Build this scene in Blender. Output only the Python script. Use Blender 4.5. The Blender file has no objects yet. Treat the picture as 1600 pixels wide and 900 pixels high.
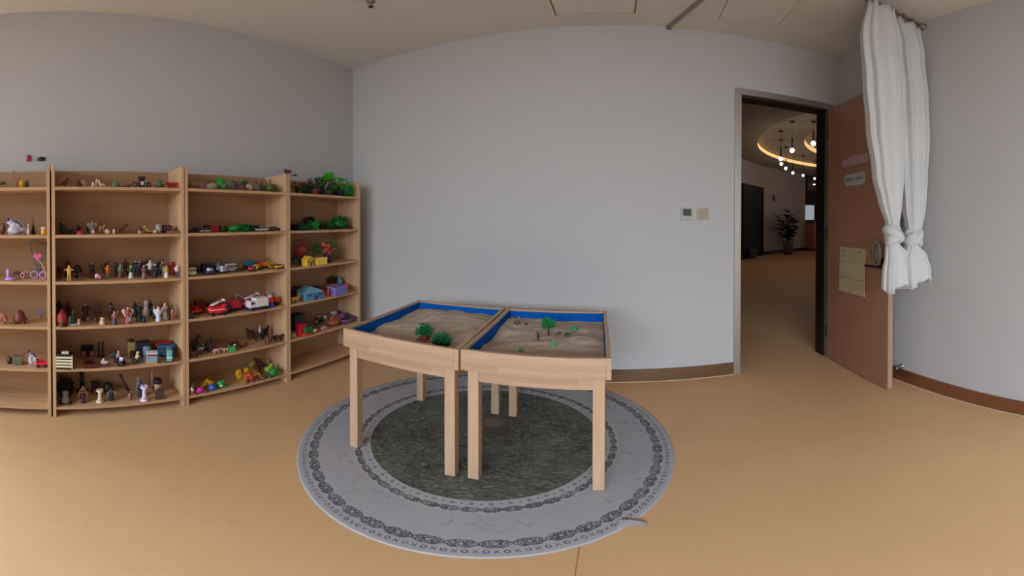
import bpy, bmesh, math, random
from mathutils import Vector, Matrix, noise
PI = math.pi
U = 1.2                      # metres per survey unit (camera height)
scene = bpy.context.scene
col = scene.collection
rnd = random.Random(7)

# ------------------------------------------------------------------ camera
K, HOR = 549.7, 347.9        # pixels per radian, horizon row (1600x900 frame)
cam = bpy.data.cameras.new('camera')
camo = bpy.data.objects.new('camera', cam)
col.objects.link(camo)
cam.type = 'PANO'
tgt = cam.cycles if hasattr(cam, 'cycles') and hasattr(cam.cycles, 'panorama_type') else cam
tgt.panorama_type = 'EQUIRECTANGULAR'
tgt.longitude_min = -800 / K
tgt.longitude_max = 800 / K
tgt.latitude_max = HOR / K
tgt.latitude_min = -(900 - HOR) / K
cam.clip_start = 0.02
cam.clip_end = 100
M = (Matrix.Rotation(0.2855, 4, 'Z') @ Matrix.Rotation(-0.0008, 4, 'Y') @
     Matrix.Rotation(-0.0073, 4, 'X') @ Matrix.Rotation(PI / 2, 4, 'X'))
camo.matrix_world = Matrix.Translation((0, 0, U)) @ M
scene.camera = camo

# ------------------------------------------------------------------ world, light, exposure
w = bpy.data.worlds.new('sky')
scene.world = w
w.use_nodes = True
bg = w.node_tree.nodes['Background']
bg.inputs['Color'].default_value = (0.72, 0.84, 1.0, 1)
bg.inputs['Strength'].default_value = 0.65

def area(name, loc, rot, sx, sy, power, color):
    l = bpy.data.lights.new(name, 'AREA')
    l.shape = 'RECTANGLE'; l.size = sx; l.size_y = sy
    l.energy = power; l.color = color
    o = bpy.data.objects.new(name, l)
    o.location = loc; o.rotation_euler = rot
    col.objects.link(o)
    return o
# daylight through the unseen south window; side lamp added to brighten the right wall
_l = area('daylight_window_south', (-0.05, -4.25, 2.75), (math.radians(55), 0, 0), 4.2, 2.2, 530, (0.74, 0.875, 1.0))
_l.data.spread = math.radians(140)
_l = area('added_side_lamp', (-3.2, -2.2, 2.6), (0, math.radians(-55), 0), 2.2, 2.0, 360, (0.72, 0.86, 1.0))
_l.data.spread = math.radians(140)
# lobby: window light far right and warm ceiling light
area('daylight_lobby', (12.9, 9.0, 1.6), (PI / 2, 0, PI / 2), 3.0, 1.6, 12, (0.9, 0.93, 1.0))

scene.view_settings.view_transform = 'Standard'
scene.view_settings.look = 'None'
scene.view_settings.gamma = 1
scene.view_settings.use_curve_mapping = False
scene.view_settings.exposure = 0.15
scene.cycles.max_bounces = 8
scene.cycles.diffuse_bounces = 6
scene.cycles.sample_clamp_indirect = 4

# ------------------------------------------------------------------ materials
def lin(c):
    return tuple((v / 12.92 if v <= 0.04045 else ((v + 0.055) / 1.055) ** 2.4) for v in c)
def hx(s):
    return lin(tuple(int(s[i:i + 2], 16) / 255 for i in (0, 2, 4)))

class NT:
    """small node-expression helper"""
    def __init__(s, name):
        s.m = bpy.data.materials.new(name); s.m.use_nodes = True
        s.t = s.m.node_tree; s.n = s.t.nodes; s.b = s.n['Principled BSDF']
    def new(s, typ, **kw):
        n = s.n.new(typ)
        for k, v in kw.items():
            setattr(n, k, v)
        return n
    def put(s, sock, v):
        if hasattr(v, 'is_output'):
            s.t.links.new(v, sock)
        else:
            sock.default_value = v
    def ma(s, op, a, b=0.0, c=0.0):
        n = s.new('ShaderNodeMath', operation=op)
        s.put(n.inputs[0], a); s.put(n.inputs[1], b); s.put(n.inputs[2], c)
        return n.outputs[0]
    def mix(s, f, a, b):
        n = s.new('ShaderNodeMix', data_type='RGBA')
        s.put(n.inputs[0], f)
        for q, v in ((n.inputs[6], a), (n.inputs[7], b)):
            s.put(q, v if hasattr(v, 'is_output') else (*v[:3], 1))
        return n.outputs[2]
    def coord(s, kind='Object', scale=(1, 1, 1), loc=(0, 0, 0), rot=(0, 0, 0)):
        c = s.new('ShaderNodeTexCoord'); mp = s.new('ShaderNodeMapping')
        mp.inputs['Scale'].default_value = scale; mp.inputs['Location'].default_value = loc
        mp.inputs['Rotation'].default_value = rot
        s.t.links.new(c.outputs[kind], mp.inputs[0])
        return mp.outputs[0]
    def noise(s, vec, scale=5, detail=3, rough=.5, dist=0):
        n = s.new('ShaderNodeTexNoise')
        s.put(n.inputs['Vector'], vec)
        n.inputs['Scale'].default_value = scale; n.inputs['Detail'].default_value = detail
        n.inputs['Roughness'].default_value = rough; n.inputs['Distortion'].default_value = dist
        return n.outputs[0]
    def ramp(s, f, lo, hi):
        return s.ma('MULTIPLY', 1.0, s._cl(s.ma('DIVIDE', s.ma('SUBTRACT', f, lo), hi - lo)))
    def _cl(s, f):
        n = s.new('ShaderNodeClamp'); s.put(n.inputs[0], f); return n.outputs[0]
    def bump(s, h, strength=.1, dist=.001):
        n = s.new('ShaderNodeBump')
        n.inputs['Strength'].default_value = strength; n.inputs['Distance'].default_value = dist
        s.put(n.inputs['Height'], h); s.put(s.b.inputs['Normal'], n.outputs[0])
    def done(s, color, rough=.6, metal=0.0, spec=None):
        s.put(s.b.inputs['Base Color'], color if hasattr(color, 'is_output') else (*color[:3], 1))
        s.put(s.b.inputs['Roughness'], rough); s.b.inputs['Metallic'].default_value = metal
        if spec is not None:
            s.b.inputs['Specular IOR Level'].default_value = spec
        return s.m

_mc = {}
def plain(hexcol, rough=.55, metal=0.0, vary=.12):
    key = (hexcol, rough, metal)
    if key in _mc: return _mc[key]
    s = NT('paint_' + hexcol)
    c = hx(hexcol)
    n = s.noise(s.coord('Object'), 60, 2)
    d = tuple(max(0, v * (1 - vary)) for v in c); e = tuple(min(1, v * (1 + vary)) for v in c)
    _mc[key] = s.done(s.mix(n, d, e), rough, metal)
    return _mc[key]

def emis(name, c, strength):
    s = NT(name)
    s.b.inputs['Emission Color'].default_value = (*c, 1)
    s.b.inputs['Emission Strength'].default_value = strength
    return s.done(c, .5)

def wood(name, a, b, axis=0, rough=.5, scale=1.0, knots=False, strips=0):
    """grain runs along axis"""
    s = NT(name)
    sc = [14 * scale] * 3; sc[axis] = .8 * scale
    v = s.coord('Object', tuple(sc), (rnd.random() * 9, rnd.random() * 9, 3))
    n1 = s.noise(v, 2.2, 4, .6, .8)
    sc2 = [70 * scale] * 3; sc2[axis] = 2 * scale
    n2 = s.noise(s.coord('Object', tuple(sc2)), 2, 2)
    f = s.ma('ADD', s.ma('MULTIPLY', n1, .75), s.ma('MULTIPLY', n2, .25))
    f = s.ramp(f, .35, .68)
    c = s.mix(f, a, b)
    if strips:
        tc = s.new('ShaderNodeTexCoord'); sp = s.new('ShaderNodeSeparateXYZ')
        s.t.links.new(tc.outputs['Object'], sp.inputs[0])
        row = s.ma('FLOOR', s.ma('MULTIPLY', sp.outputs[2], strips))
        colm = s.ma('FLOOR', s.ma('ADD', s.ma('MULTIPLY', sp.outputs[0], 2.6), s.ma('MULTIPLY', row, .37)))
        wn = s.new('ShaderNodeTexWhiteNoise', noise_dimensions='2D')
        cb = s.new('ShaderNodeCombineXYZ'); s.put(cb.inputs[0], row); s.put(cb.inputs[1], colm)
        s.t.links.new(cb.outputs[0], wn.inputs[0])
        c = s.mix(s.ma('MULTIPLY', wn.outputs[0], .6), c, tuple(x * .78 for x in b))
    if knots:
        vo = s.new('ShaderNodeTexVoronoi')
        s.put(vo.inputs['Vector'], s.coord('Object', (3.1, 3.1, 2.2), (.35, .2, .17)))
        vo.inputs['Scale'].default_value = 1.6
        k = s.ma('SUBTRACT', 1.0, s.ramp(vo.outputs['Distance'], .03, .085))
        c = s.mix(s.ma('MULTIPLY', k, .75), c, (.16, .075, .035))
    s.bump(n2, .08, .0006)
    return s.done(c, rough)

M_ = {}
def wall_mat(name, c, var=.02):
    s = NT(name)
    n = s.noise(s.coord('Object'), 1.3, 3)
    f = s.noise(s.coord('Object'), 260, 2)
    s.bump(f, .12, .0006)
    return s.done(s.mix(n, tuple(x * (1 - var) for x in c), tuple(x * (1 + var) for x in c)), .85, 0, .2)
M_['wall'] = wall_mat('white_wall_paint', (.51, .505, .51))
M_['ceiling'] = wall_mat('ceiling_paint', (.66, .64, .61))
M_['lobby_wall'] = wall_mat('lobby_wall_paint', (.50, .44, .40))
M_['lobby_ceiling'] = wall_mat('lobby_ceiling_paint', (.42, .35, .28))
def floor_mat(name, base, rough):
    s = NT(name)
    v = s.coord('Object')
    n = s.noise(v, .9, 4, .6); n2 = s.noise(v, 9, 4, .7); n3 = s.noise(v, 400, 2)
    c = s.mix(s.ramp(n, .35, .7), tuple(x * .94 for x in base), tuple(x * 1.05 for x in base))
    c = s.mix(s.ma('MULTIPLY', s.ramp(n2, .55, .75), .12), c, tuple(x * .6 for x in base))
    c = s.mix(s.ma('MULTIPLY', n3, .08), c, tuple(x * .7 for x in base))
    s.bump(n3, .05, .0004)
    return s.done(c, s.ma('ADD', rough, s.ma('MULTIPLY', n2, .12)), 0, .35)
M_['floor'] = floor_mat('tan_vinyl_floor', (.62, .375, .19), .45)
M_['lobby_floor'] = floor_mat('lobby_vinyl_floor', (.40, .22, .11), .38)
def metal_mat(name, c, rough, axis):
    s = NT(name)
    sc = [300] * 3; sc[axis] = 2
    n = s.noise(s.coord('Object', tuple(sc)), 1, 2)
    s.bump(n, .08, .0004)
    return s.done(s.mix(n, tuple(x * .8 for x in c), c), rough, .9)
M_['base'] = metal_mat('bronze_baseboard_metal', (.30, .20, .125), .33, 0)
M_['frame'] = metal_mat('brushed_door_frame_metal', (.52, .46, .41), .45, 2)
M_['frame_dark'] = plain('1c1210', .5)
M_['shelf'] = wood('beech_shelf_board', (.58, .36, .20), (.47, .275, .145), 1)
M_['shelf_v'] = wood('beech_shelf_upright', (.62, .40, .23), (.51, .31, .17), 2)
M_['shelf_b'] = wood('shelf_back_plywood', (.44, .26, .135), (.36, .205, .10), 1, .6, .6)
M_['pine'] = wood('pine_board', (.52, .345, .225), (.43, .265, .16), 0, .5, 1, False, 42)
M_['pine_y'] = wood('pine_side_board', (.50, .34, .225), (.42, .265, .16), 1, .5)
M_['pine_v'] = wood('pine_leg', (.52, .345, .225), (.44, .275, .165), 2, .5, 1, True)
_s = NT('blue_lining_paint'); M_['blue'] = _s.done(_s.mix(_s.noise(_s.coord('Object'), 9, 3), (.003, .085, .36), (.004, .10, .42)), .8, 0, .05)
M_['door'] = wood('brown_door_veneer', (.36, .19, .12), (.31, .155, .10), 2, .42, .8)
M_['door_edge'] = wood('door_edge_band', (.42, .26, .17), (.36, .21, .13), 2, .5)
def sand_mat():
    s = NT('fine_sand')
    v = s.coord('Object')
    n = s.noise(v, 7, 4, .6); g = s.noise(v, 900, 2)
    c = s.mix(n, (.47, .365, .285), (.55, .44, .345))
    c = s.mix(s.ma('MULTIPLY', g, .35), c, (.28, .22, .16))
    s.bump(s.ma('ADD', s.ma('MULTIPLY', g, .3), s.noise(v, 70, 4, .7)), .5, .003)
    return s.done(c, .95, 0, .1)
M_['sand'] = sand_mat()
def cloth_mat():
    s = NT('white_curtain_cloth')
    v = s.coord('Object')
    g = s.noise(v, 500, 2)
    s.bump(g, .15, .0006)
    c = s.mix(s.noise(v, 5, 3), (.52, .52, .52), (.58, .58, .58))
    return s.done(c, .9, 0, .1)
M_['cloth'] = cloth_mat()

def rug_mat():
    s = NT('round_rug_print')
    tc = s.new('ShaderNodeTexCoord'); sp = s.new('ShaderNodeSeparateXYZ')
    s.t.links.new(tc.outputs['Object'], sp.inputs[0])
    x, y = sp.outputs[0], sp.outputs[1]
    m = s.ma
    r = m('SQRT', m('ADD', m('MULTIPLY', x, x), m('MULTIPLY', y, y)))
    th = m('DIVIDE', m('ARCTAN2', y, x), 2 * PI)          # -.5 .. .5
    v = s.coord('Object')
    def lt(a, b): return m('LESS_THAN', a, b)
    def band(lo, hi): return m('MULTIPLY', m('GREATER_THAN', r, lo), lt(r, hi))
    def cell(N, R, shift=0.0):
        q = m('ADD', m('MULTIPLY', th, N), 200.0 + shift)
        fr = m('SUBTRACT', m('FRACT', q), .5)
        return m('MULTIPLY', fr, 2 * PI * R / N), m('SUBTRACT', r, R), m('FLOOR', q)
    def dist(a, b, ca, cb):
        p = m('SUBTRACT', a, ca); q = m('SUBTRACT', b, cb)
        return m('SQRT', m('ADD', m('MULTIPLY', p, p), m('MULTIPLY', q, q)))
    def ringc(a, b, ca, cb, rad): return m('ABSOLUTE', m('SUBTRACT', dist(a, b, ca, cb), rad))
    def mn(*a):
        z = a[0]
        for q in a[1:]: z = m('MINIMUM', z, q)
        return z
    wob = m('MULTIPLY', m('SUBTRACT', s.noise(v, 90, 2), .5), .004)
    # ornate medallions
    def ornate(N, R, hh, t):
        a, b, _ = cell(N, R)
        L = 2 * PI * R / N
        A = m('ABSOLUTE', a); B = m('ABSOLUTE', b)
        d = mn(ringc(A, B, 0, 0, hh * .38), ringc(A, B, L * .13, hh * .45, hh * .32),
               ringc(A, B, L * .26, hh * .25, hh * .42), ringc(A, B, L * .38, 0, hh * .38),
               m('ADD', ringc(A, b, L * .2, hh * .55, hh * .25), .0004), dist(A, B, 0, hh * .75),
               dist(A, B, L * .32, hh * .62))
        d = m('ADD', d, wob)
        return m('MULTIPLY', m('SUBTRACT', 1.0, s.ramp(d, t, t * 2.0)), band(R - hh * 1.15, R + hh * 1.15))
    o1 = ornate(56, .812, .025, .0019)
    o2 = ornate(56, .614, .018, .0017)
    # X and O border
    a, b, i = cell(200, .853)
    odd = m('MODULO', i, 2.0)
    O = m('SUBTRACT', 1.0, s.ramp(ringc(a, b, 0, 0, .0072), .0014, .0028))
    Xd = m('ABSOLUTE', m('SUBTRACT', m('ABSOLUTE', a), m('ABSOLUTE', b)))
    X = m('MULTIPLY', m('SUBTRACT', 1.0, s.ramp(Xd, .0015, .003)), lt(m('ABSOLUTE', a), .008))
    xo = m('MULTIPLY', m('ADD', m('MULTIPLY', O, odd), m('MULTIPLY', X, m('SUBTRACT', 1.0, odd))), band(.844, .862))
    # flowers and dots
    a, b, _ = cell(56, .577)
    rr = dist(a, b, 0, 0)
    pet = m('ADD', .007, m('MULTIPLY', m('COSINE', m('MULTIPLY', m('ARCTAN2', b, a), 6.0)), .0045))
    fl = m('MULTIPLY', lt(rr, pet), m('GREATER_THAN', rr, .0025))
    a2, b2, _ = cell(56, .577, .5)
    dots = lt(dist(a2, b2, 0, 0), .0042)
    ring_f = m('MULTIPLY', m('MAXIMUM', fl, dots), band(.56, .597))
    wear = s.ramp(s.noise(v, 26, 3, .6), .28, .52)
    dark = m('MAXIMUM', m('MAXIMUM', o1, o2), m('MAXIMUM', xo, ring_f))
    dark = m('MULTIPLY', dark, m('ADD', .35, m('MULTIPLY', wear, .6)))
    # pale field with faded blotches
    n1 = s.noise(v, 3.2, 4, .6)
    field = s.mix(n1, (.33, .315, .33), (.41, .395, .415))
    bl = m('MULTIPLY', s.ramp(s.noise(v, 13, 5, .75, 1.2), .575, .68), band(.65, .775))
    field = s.mix(m('MULTIPLY', bl, .62), field, (.17, .155, .165))
    field = s.mix(m('MULTIPLY', band(.556, .638), .35), field, (.46, .44, .44))
    field = s.mix(m('GREATER_THAN', r, .880), field, (.40, .39, .40))
    c = s.mix(dark, field, (.075, .072, .085))
    # dark centre
    g1 = s.noise(v, 5, 5, .7, .6); g2 = s.noise(s.coord('Object', (10, 26, 1)), 2.4, 5, .75, 1.5)
    cen = s.mix(s.ramp(g1, .35, .68), (.070, .058, .052), (.135, .145, .115))
    cen = s.mix(m('MULTIPLY', s.ramp(g2, .50, .60), .75), cen, (.25, .255, .215))
    cen = s.mix(m('MULTIPLY', s.ramp(s.noise(s.coord('Object', (13, 24, 1)), 1.6, 4, .85, 2.5), .53, .60), .75), cen, (.032, .030, .028))
    # spilled sand and red-brown shadow painted into the colour near the rear legs
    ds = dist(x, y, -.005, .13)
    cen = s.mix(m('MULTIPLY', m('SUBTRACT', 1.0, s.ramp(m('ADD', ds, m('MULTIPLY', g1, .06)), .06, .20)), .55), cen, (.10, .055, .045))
    cen = s.mix(m('MULTIPLY', m('SUBTRACT', 1.0, s.ramp(ds, .03, .075)), .6), cen, (.26, .20, .16))
    c = s.mix(lt(r, .555), c, cen)
    s.bump(s.noise(v, 600, 2), .2, .001)
    return s.done(c, .9, 0, .15)
M_['rug'] = rug_mat()

# ------------------------------------------------------------------ mesh helpers
class MB:
    def __init__(s): s.b = bmesh.new()
    def _x(s, vs, c, rot):
        m = Matrix.Translation(c) @ (rot if rot is not None else Matrix())
        bmesh.ops.transform(s.b, matrix=m, verts=vs)
        return s
    def box(s, c, d, rot=None, bev=0):
        vs = bmesh.ops.create_cube(s.b, size=1)['verts']
        bmesh.ops.scale(s.b, vec=d, verts=vs)
        if bev:
            es = list({e for v in vs for e in v.link_edges})
            r = bmesh.ops.bevel(s.b, geom=es, offset=bev, segments=2, affect='EDGES', profile=.5)
            vs = list({v for f in r['faces'] for v in f.verts} | {v for v in vs if v.is_valid})
        return s._x(vs, c, rot)
    def sph(s, c, r, seg=10, rot=None):
        if isinstance(r, (int, float)): r = (r, r, r)
        vs = bmesh.ops.create_uvsphere(s.b, u_segments=seg, v_segments=max(5, seg * 2 // 3), radius=1)['verts']
        bmesh.ops.scale(s.b, vec=r, verts=vs)
        for v in vs:
            for f in v.link_faces: f.smooth = True
        return s._x(vs, c, rot)
    def tube(s, pts, rad, seg=8, sy=1.0, caps=True):
        """loft of circles along a polyline; rad a number or list"""
        P = [Vector(p) for p in pts]
        if isinstance(rad, (int, float)): rad = [rad] * len(P)
        rings = []
        up = Vector((0, 0, 1))
        t0 = (P[1] - P[0]).normalized()
        n = up.cross(t0)
        if n.length < .15: n = Vector((0, 1, 0)).cross(t0)
        if n.length < .05: n = Vector((1, 0, 0)).cross(t0)
        n.normalize()
        for i, p in enumerate(P):
            t = ((P[min(i + 1, len(P) - 1)] - P[max(i - 1, 0)])).normalized()
            n = (n - t * n.dot(t)).normalized(); bt = t.cross(n)
            rings.append([s.b.verts.new(p + (n * math.cos(a) + bt * math.sin(a) * sy) * rad[i])
                          for a in [2 * PI * k / seg for k in range(seg)]])
        for A, B in zip(rings, rings[1:]):
            for k in range(seg):
                f = s.b.faces.new((A[k], A[(k + 1) % seg], B[(k + 1) % seg], B[k])); f.smooth = True
        if caps:
            s.b.faces.new(rings[0][::-1]); s.b.faces.new(rings[-1])
        return s
    def lathe(s, prof, c=(0, 0, 0), seg=14, rot=None, smooth=True):
        vs = []; rings = []
        for r, z in prof:
            if r < 1e-6: ring = [s.b.verts.new((0, 0, z))]
            else: ring = [s.b.verts.new((r * math.cos(2 * PI * k / seg), r * math.sin(2 * PI * k / seg), z)) for k in range(seg)]
            rings.append(ring); vs += ring
        for A, B in zip(rings, rings[1:]):
            for k in range(seg):
                a0, a1 = A[k % len(A)], A[(k + 1) % len(A)]; b0, b1 = B[k % len(B)], B[(k + 1) % len(B)]
                q = []
                for z in (a0, a1, b1, b0):
                    if z not in q: q.append(z)
                if len(q) > 2:
                    f = s.b.faces.new(q); f.smooth = smooth
        if len(rings[0]) > 1: s.b.faces.new(rings[0][::-1])
        if len(rings[-1]) > 1: s.b.faces.new(rings[-1])
        return s._x(vs, c, rot)
    def prism(s, poly, z0, z1, c=(0, 0, 0), rot=None):
        A = [s.b.verts.new((x, y, z0)) for x, y in poly]; B = [s.b.verts.new((x, y, z1)) for x, y in poly]
        n = len(poly)
        for k in range(n): s.b.faces.new((A[k], A[(k + 1) % n], B[(k + 1) % n], B[k]))
        s.b.faces.new(A[::-1]); s.b.faces.new(B)
        return s._x(A + B, c, rot)
    def lump(s, c, r, seed=0, amp=.25, sub=2):
        vs = bmesh.ops.create_icosphere(s.b, subdivisions=sub, radius=1)['verts']
        if isinstance(r, (int, float)): r = (r, r, r)
        for v in vs:
            k = 1 + amp * noise.noise(v.co * 1.7 + Vector((seed * 3.1, seed * 1.7, seed)))*1.6
            v.co = Vector((v.co.x * r[0], v.co.y * r[1], v.co.z * r[2])) * k
        for v in vs:
            for f in v.link_faces: f.smooth = True
        return s._x(vs, c, None)
    def torus(s, c, R, r, seg=18, rs=6, rot=None, sx=1, sy=1):
        g = [[s.b.verts.new((((R + r * math.cos(b)) * math.cos(a)) * sx, ((R + r * math.cos(b)) * math.sin(a)) * sy, r * math.sin(b)))
              for b in [2 * PI * j / rs for j in range(rs)]] for a in [2 * PI * i / seg for i in range(seg)]]
        for i in range(seg):
            for j in range(rs):
                f = s.b.faces.new((g[i][j], g[(i + 1) % seg][j], g[(i + 1) % seg][(j + 1) % rs], g[i][(j + 1) % rs])); f.smooth = True
        return s._x([v for q in g for v in q], c, rot)
    def build(s, name, mat, parent=None, loc=None, rz=0):
        bmesh.ops.recalc_face_normals(s.b, faces=s.b.faces)
        me = bpy.data.meshes.new(name); s.b.to_mesh(me); s.b.free()
        me.materials.append(mat)
        o = bpy.data.objects.new(name, me); col.objects.link(o)
        if parent is not None: o.parent = parent
        if loc is not None: o.location = loc
        if rz: o.rotation_euler = (0, 0, rz)
        return o

def tag(o, label=None, cat=None, group=None, kind=None):
    if label: o['label'] = label
    if cat: o['category'] = cat
    if group: o['group'] = group
    if kind: o['kind'] = kind
    return o
def thing(name, label, cat, loc, rz=0, group=None):
    o = bpy.data.objects.new(name, None); col.objects.link(o)
    o.empty_display_size = .05
    o.location = loc; o.rotation_euler = (0, 0, rz)
    return tag(o, label, cat, group)
def struct(name, mb, mat, parent=None, label=None):
    o = mb.build(name, mat, parent)
    if parent is None: o['kind'] = 'structure'
    if label: o['label'] = label
    return o
def rz3(a): return Matrix.Rotation(a, 4, 'Z')
def rx3(a): return Matrix.Rotation(a, 4, 'X')
def ry3(a): return Matrix.Rotation(a, 4, 'Y')

# ------------------------------------------------------------------ room shell
XL, XR, YB, YS, HC = -2.206, 1.815, 2.429, -3.2, 2.703
T = .15
DX0, DX1, DH = .925, 1.70, 2.173           # clear door opening
def boxb(mb, x0, x1, y0, y1, z0, z1):
    return mb.box(((x0 + x1) / 2, (y0 + y1) / 2, (z0 + z1) / 2), (x1 - x0, y1 - y0, z1 - z0))
struct('floor', boxb(MB(), XL - T, XR + T, YS - T, YB + T, -.12, 0), M_['floor'])
struct('ceiling', boxb(MB(), XL - T, XR + T, YS - T, YB + T, HC, HC + .12), M_['ceiling'])
mb = MB(); boxb(mb, XL - T, XL, -1.4, YB + T, 0, HC); boxb(mb, XL - T, XL, YS - T, -3.0, 0, HC); boxb(mb, XL - T, XL, -3.0, -1.4, 0, .5); boxb(mb, XL - T, XL, -3.0, -1.4, 2.2, HC)
struct('wall_left', mb, M_['wall'])
mb = MB(); boxb(mb, XL - .12, XL - .06, -3.0, -2.94, .5, 2.2); boxb(mb, XL - .12, XL - .06, -1.46, -1.4, .5, 2.2); boxb(mb, XL - .12, XL - .06, -2.94, -1.46, .5, .55); boxb(mb, XL - .12, XL - .06, -2.94, -1.46, 2.15, 2.2)
struct('added_side_window', mb, plain('d8d8d8', .4))  # window added on the unseen left wall to let the side lamp in
struct('wall_right', boxb(MB(), XR, XR + T, YS - T, YB + T, 0, HC), M_['wall'])
mb = MB()
boxb(mb, XL, DX0 - .005, YB, YB + T, 0, HC); boxb(mb, DX1 + .005, XR, YB, YB + T, 0, HC); boxb(mb, DX0 - .005, DX1 + .005, YB, YB + T, DH + .005, HC)
struct('wall_back', mb, M_['wall'])
WX0, WX1, WZ0, WZ1 = -1.72, 1.62, .5, 2.2
mb = MB()
boxb(mb, XL, WX0, YS - T, YS, 0, HC); boxb(mb, WX1, XR, YS - T, YS, 0, HC)
boxb(mb, WX0, WX1, YS - T, YS, 0, WZ0); boxb(mb, WX0, WX1, YS - T, YS, WZ1, HC)
struct('wall_front', mb, M_['wall'])
mb = MB()
for x in (WX0 + .03, (WX0 + WX1) / 2, WX1 - .03): boxb(mb, x - .03, x + .03, YS - .1, YS - .04, WZ0, WZ1)
boxb(mb, WX0, WX1, YS - .1, YS - .04, WZ0, WZ0 + .05); boxb(mb, WX0, WX1, YS - .1, YS - .04, WZ1 - .05, WZ1)
struct('window_1', mb, plain('d8d8d8', .4))
# baseboards
BH = .104
struct('baseboard_back', boxb(MB(), XL, DX0 - .055, YB - .012, YB, 0, BH), M_['base'])
struct('baseboard_right', boxb(MB(), XR - .012, XR, YS, YB, 0, BH), metal_mat('bronze_baseboard_metal_side', (.40, .21, .125), .4, 1))
struct('baseboard_left', boxb(MB(), XL, XL + .012, YS, YB - .012, 0, BH), M_['base'])
caulk = plain('c8b090', .7)
struct('trim_1', boxb(MB(), XL, DX0 - .055, YB - .018, YB - .012, 0, .006), caulk)
struct('trim_2', boxb(MB(), XR - .018, XR - .012, YS, YB - .02, 0, .006), caulk)
# floor seam and scratches: thin gouges lying in the vinyl
def strip(pts, wd, z=.0006):
    mb = MB()
    for (x0, y0), (x1, y1) in zip(pts, pts[1:]):
        d = Vector((x1 - x0, y1 - y0, 0)); L = d.length
        mb.box(((x0 + x1) / 2, (y0 + y1) / 2, z / 2), (L, wd, z), rz3(math.atan2(d.y, d.x)))
    return mb
struct('trim_3', strip([(-.082, .892), (-.08, .82), (-.078, .747), (-.07, .55)], .003), plain('a0743f', .7))
struct('trim_4', strip([(1.34, 1.725), (1.29, 1.60), (1.254, 1.486), (1.19, 1.37), (1.083, 1.26), (1.01, 1.24)], .0016), plain('b08458', .7))

# door frame
fr = thing('door_frame', 'brushed metal frame around the open doorway', 'door frame', (0, YB, 0))
FW = .05
mb = MB(); boxb(mb, DX0 - FW, DX0, -.012, T + .01, 0, DH + FW); mb.build('jamb', M_['frame'], fr)
mb = MB(); boxb(mb, DX1, DX1 + FW, -.012, T + .01, 0, DH + FW); mb.build('jamb', M_['frame'], fr)
mb = MB(); boxb(mb, DX0, DX1, -.012, T + .01, DH, DH + FW); mb.build('header', M_['frame'], fr)
for x0, x1 in ((DX0, DX0 + .008), (DX1 - .008, DX1)):
    mb = MB(); boxb(mb, x0, x1, .035, T + .012, 0, DH); tag(mb.build('door_stop_strip', M_['frame_dark'], fr), 'dark inner lining of the frame')
mb = MB(); boxb(mb, DX0, DX1, .035, T + .012, DH - .008, DH); tag(mb.build('door_stop_strip', M_['frame_dark'], fr), 'dark inner lining of the frame')

# the open door leaf, hinged on the right jamb
ax, ay = 1.692, 2.41; bx, by = 1.632, 1.634
dl = math.hypot(bx - ax, by - ay); da = math.atan2(by - ay, bx - ax)
door = thing('door', 'brown veneered door leaf standing open against the right wall', 'door', (ax, ay, 0), da)
# local x runs along the leaf, local -y.. face toward the room is at y=0, thickness to +y
mb = MB(); boxb(mb, 0, dl, 0, .04, .008, DH - .005); mb.build('leaf', M_['door'], door)
mb = MB(); boxb(mb, dl, dl + .0035, -.0005, .0405, .008, DH - .005); tag(mb.build('edge_band', M_['door_edge'], door), 'lighter wooden edge')
for z in (.25, 1.1, 1.95):
    mb = MB(); mb.tube([(-.004, -.004, z - .05), (-.004, -.004, z + .05)], .006, 8); mb.build('hinge', M_['frame_dark'], door)
blk = plain('17120f', .4)
mb = MB(); mb.box((.735, -.005, .865), (.042, .010, .19), None, .004); tag(mb.build('lock_plate', blk, door), 'black lock plate')
mb = MB(); mb.tube([(.735, -.01, .90), (.735, -.05, .90), (.72, -.056, .90), (.60, -.056, .897)], [.01, .01, .009, .008], 8); tag(mb.build('handle', blk, door), 'black lever handle')
def on_door(x, z, off=0.0):
    c, s_ = math.cos(da), math.sin(da)
    return (ax + c * x + s_ * off, ay + s_ * x - c * off, z)

# door signs
sg = thing('paper_banner', 'faded pinkish paper strip stuck high on the brown door', 'sign', on_door(.395, 1.655, .002), da)
mb = MB()
mb.prism([(-.165, -.035), (.165, -.028), (.155, .035), (-.06, .045), (-.065, .03), (-.175, .022)], 0, .0015, (0, 0, 0), rx3(PI / 2))
mb.build('sheet', plain('a88c92', .8), sg)
pq = thing('door_plaque', 'rounded grey plaque with two dark words on the brown door', 'sign', on_door(.392, 1.515, .002), da)
def rrect(w_, h_, r_, n=6):
    P = []
    for cx, cy, a0 in ((w_ / 2 - r_, h_ / 2 - r_, 0), (-w_ / 2 + r_, h_ / 2 - r_, 90), (-w_ / 2 + r_, -h_ / 2 + r_, 180), (w_ / 2 - r_, -h_ / 2 + r_, 270)):
        for k in range(n + 1):
            a = math.radians(a0 + 90 * k / n); P.append((cx + r_ * math.cos(a), cy + r_ * math.sin(a)))
    return P
mb = MB(); mb.prism(rrect(.265, .088, .034), 0, .003, (0, 0, 0), rx3(PI / 2)); mb.build('rim', plain('b4b8aa', .6), pq)
mb = MB(); mb.prism(rrect(.248, .072, .028), 0, .0045, (0, 0, 0), rx3(PI / 2)); mb.build('panel', plain('a6abb0', .6), pq)
mb = MB()
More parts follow.
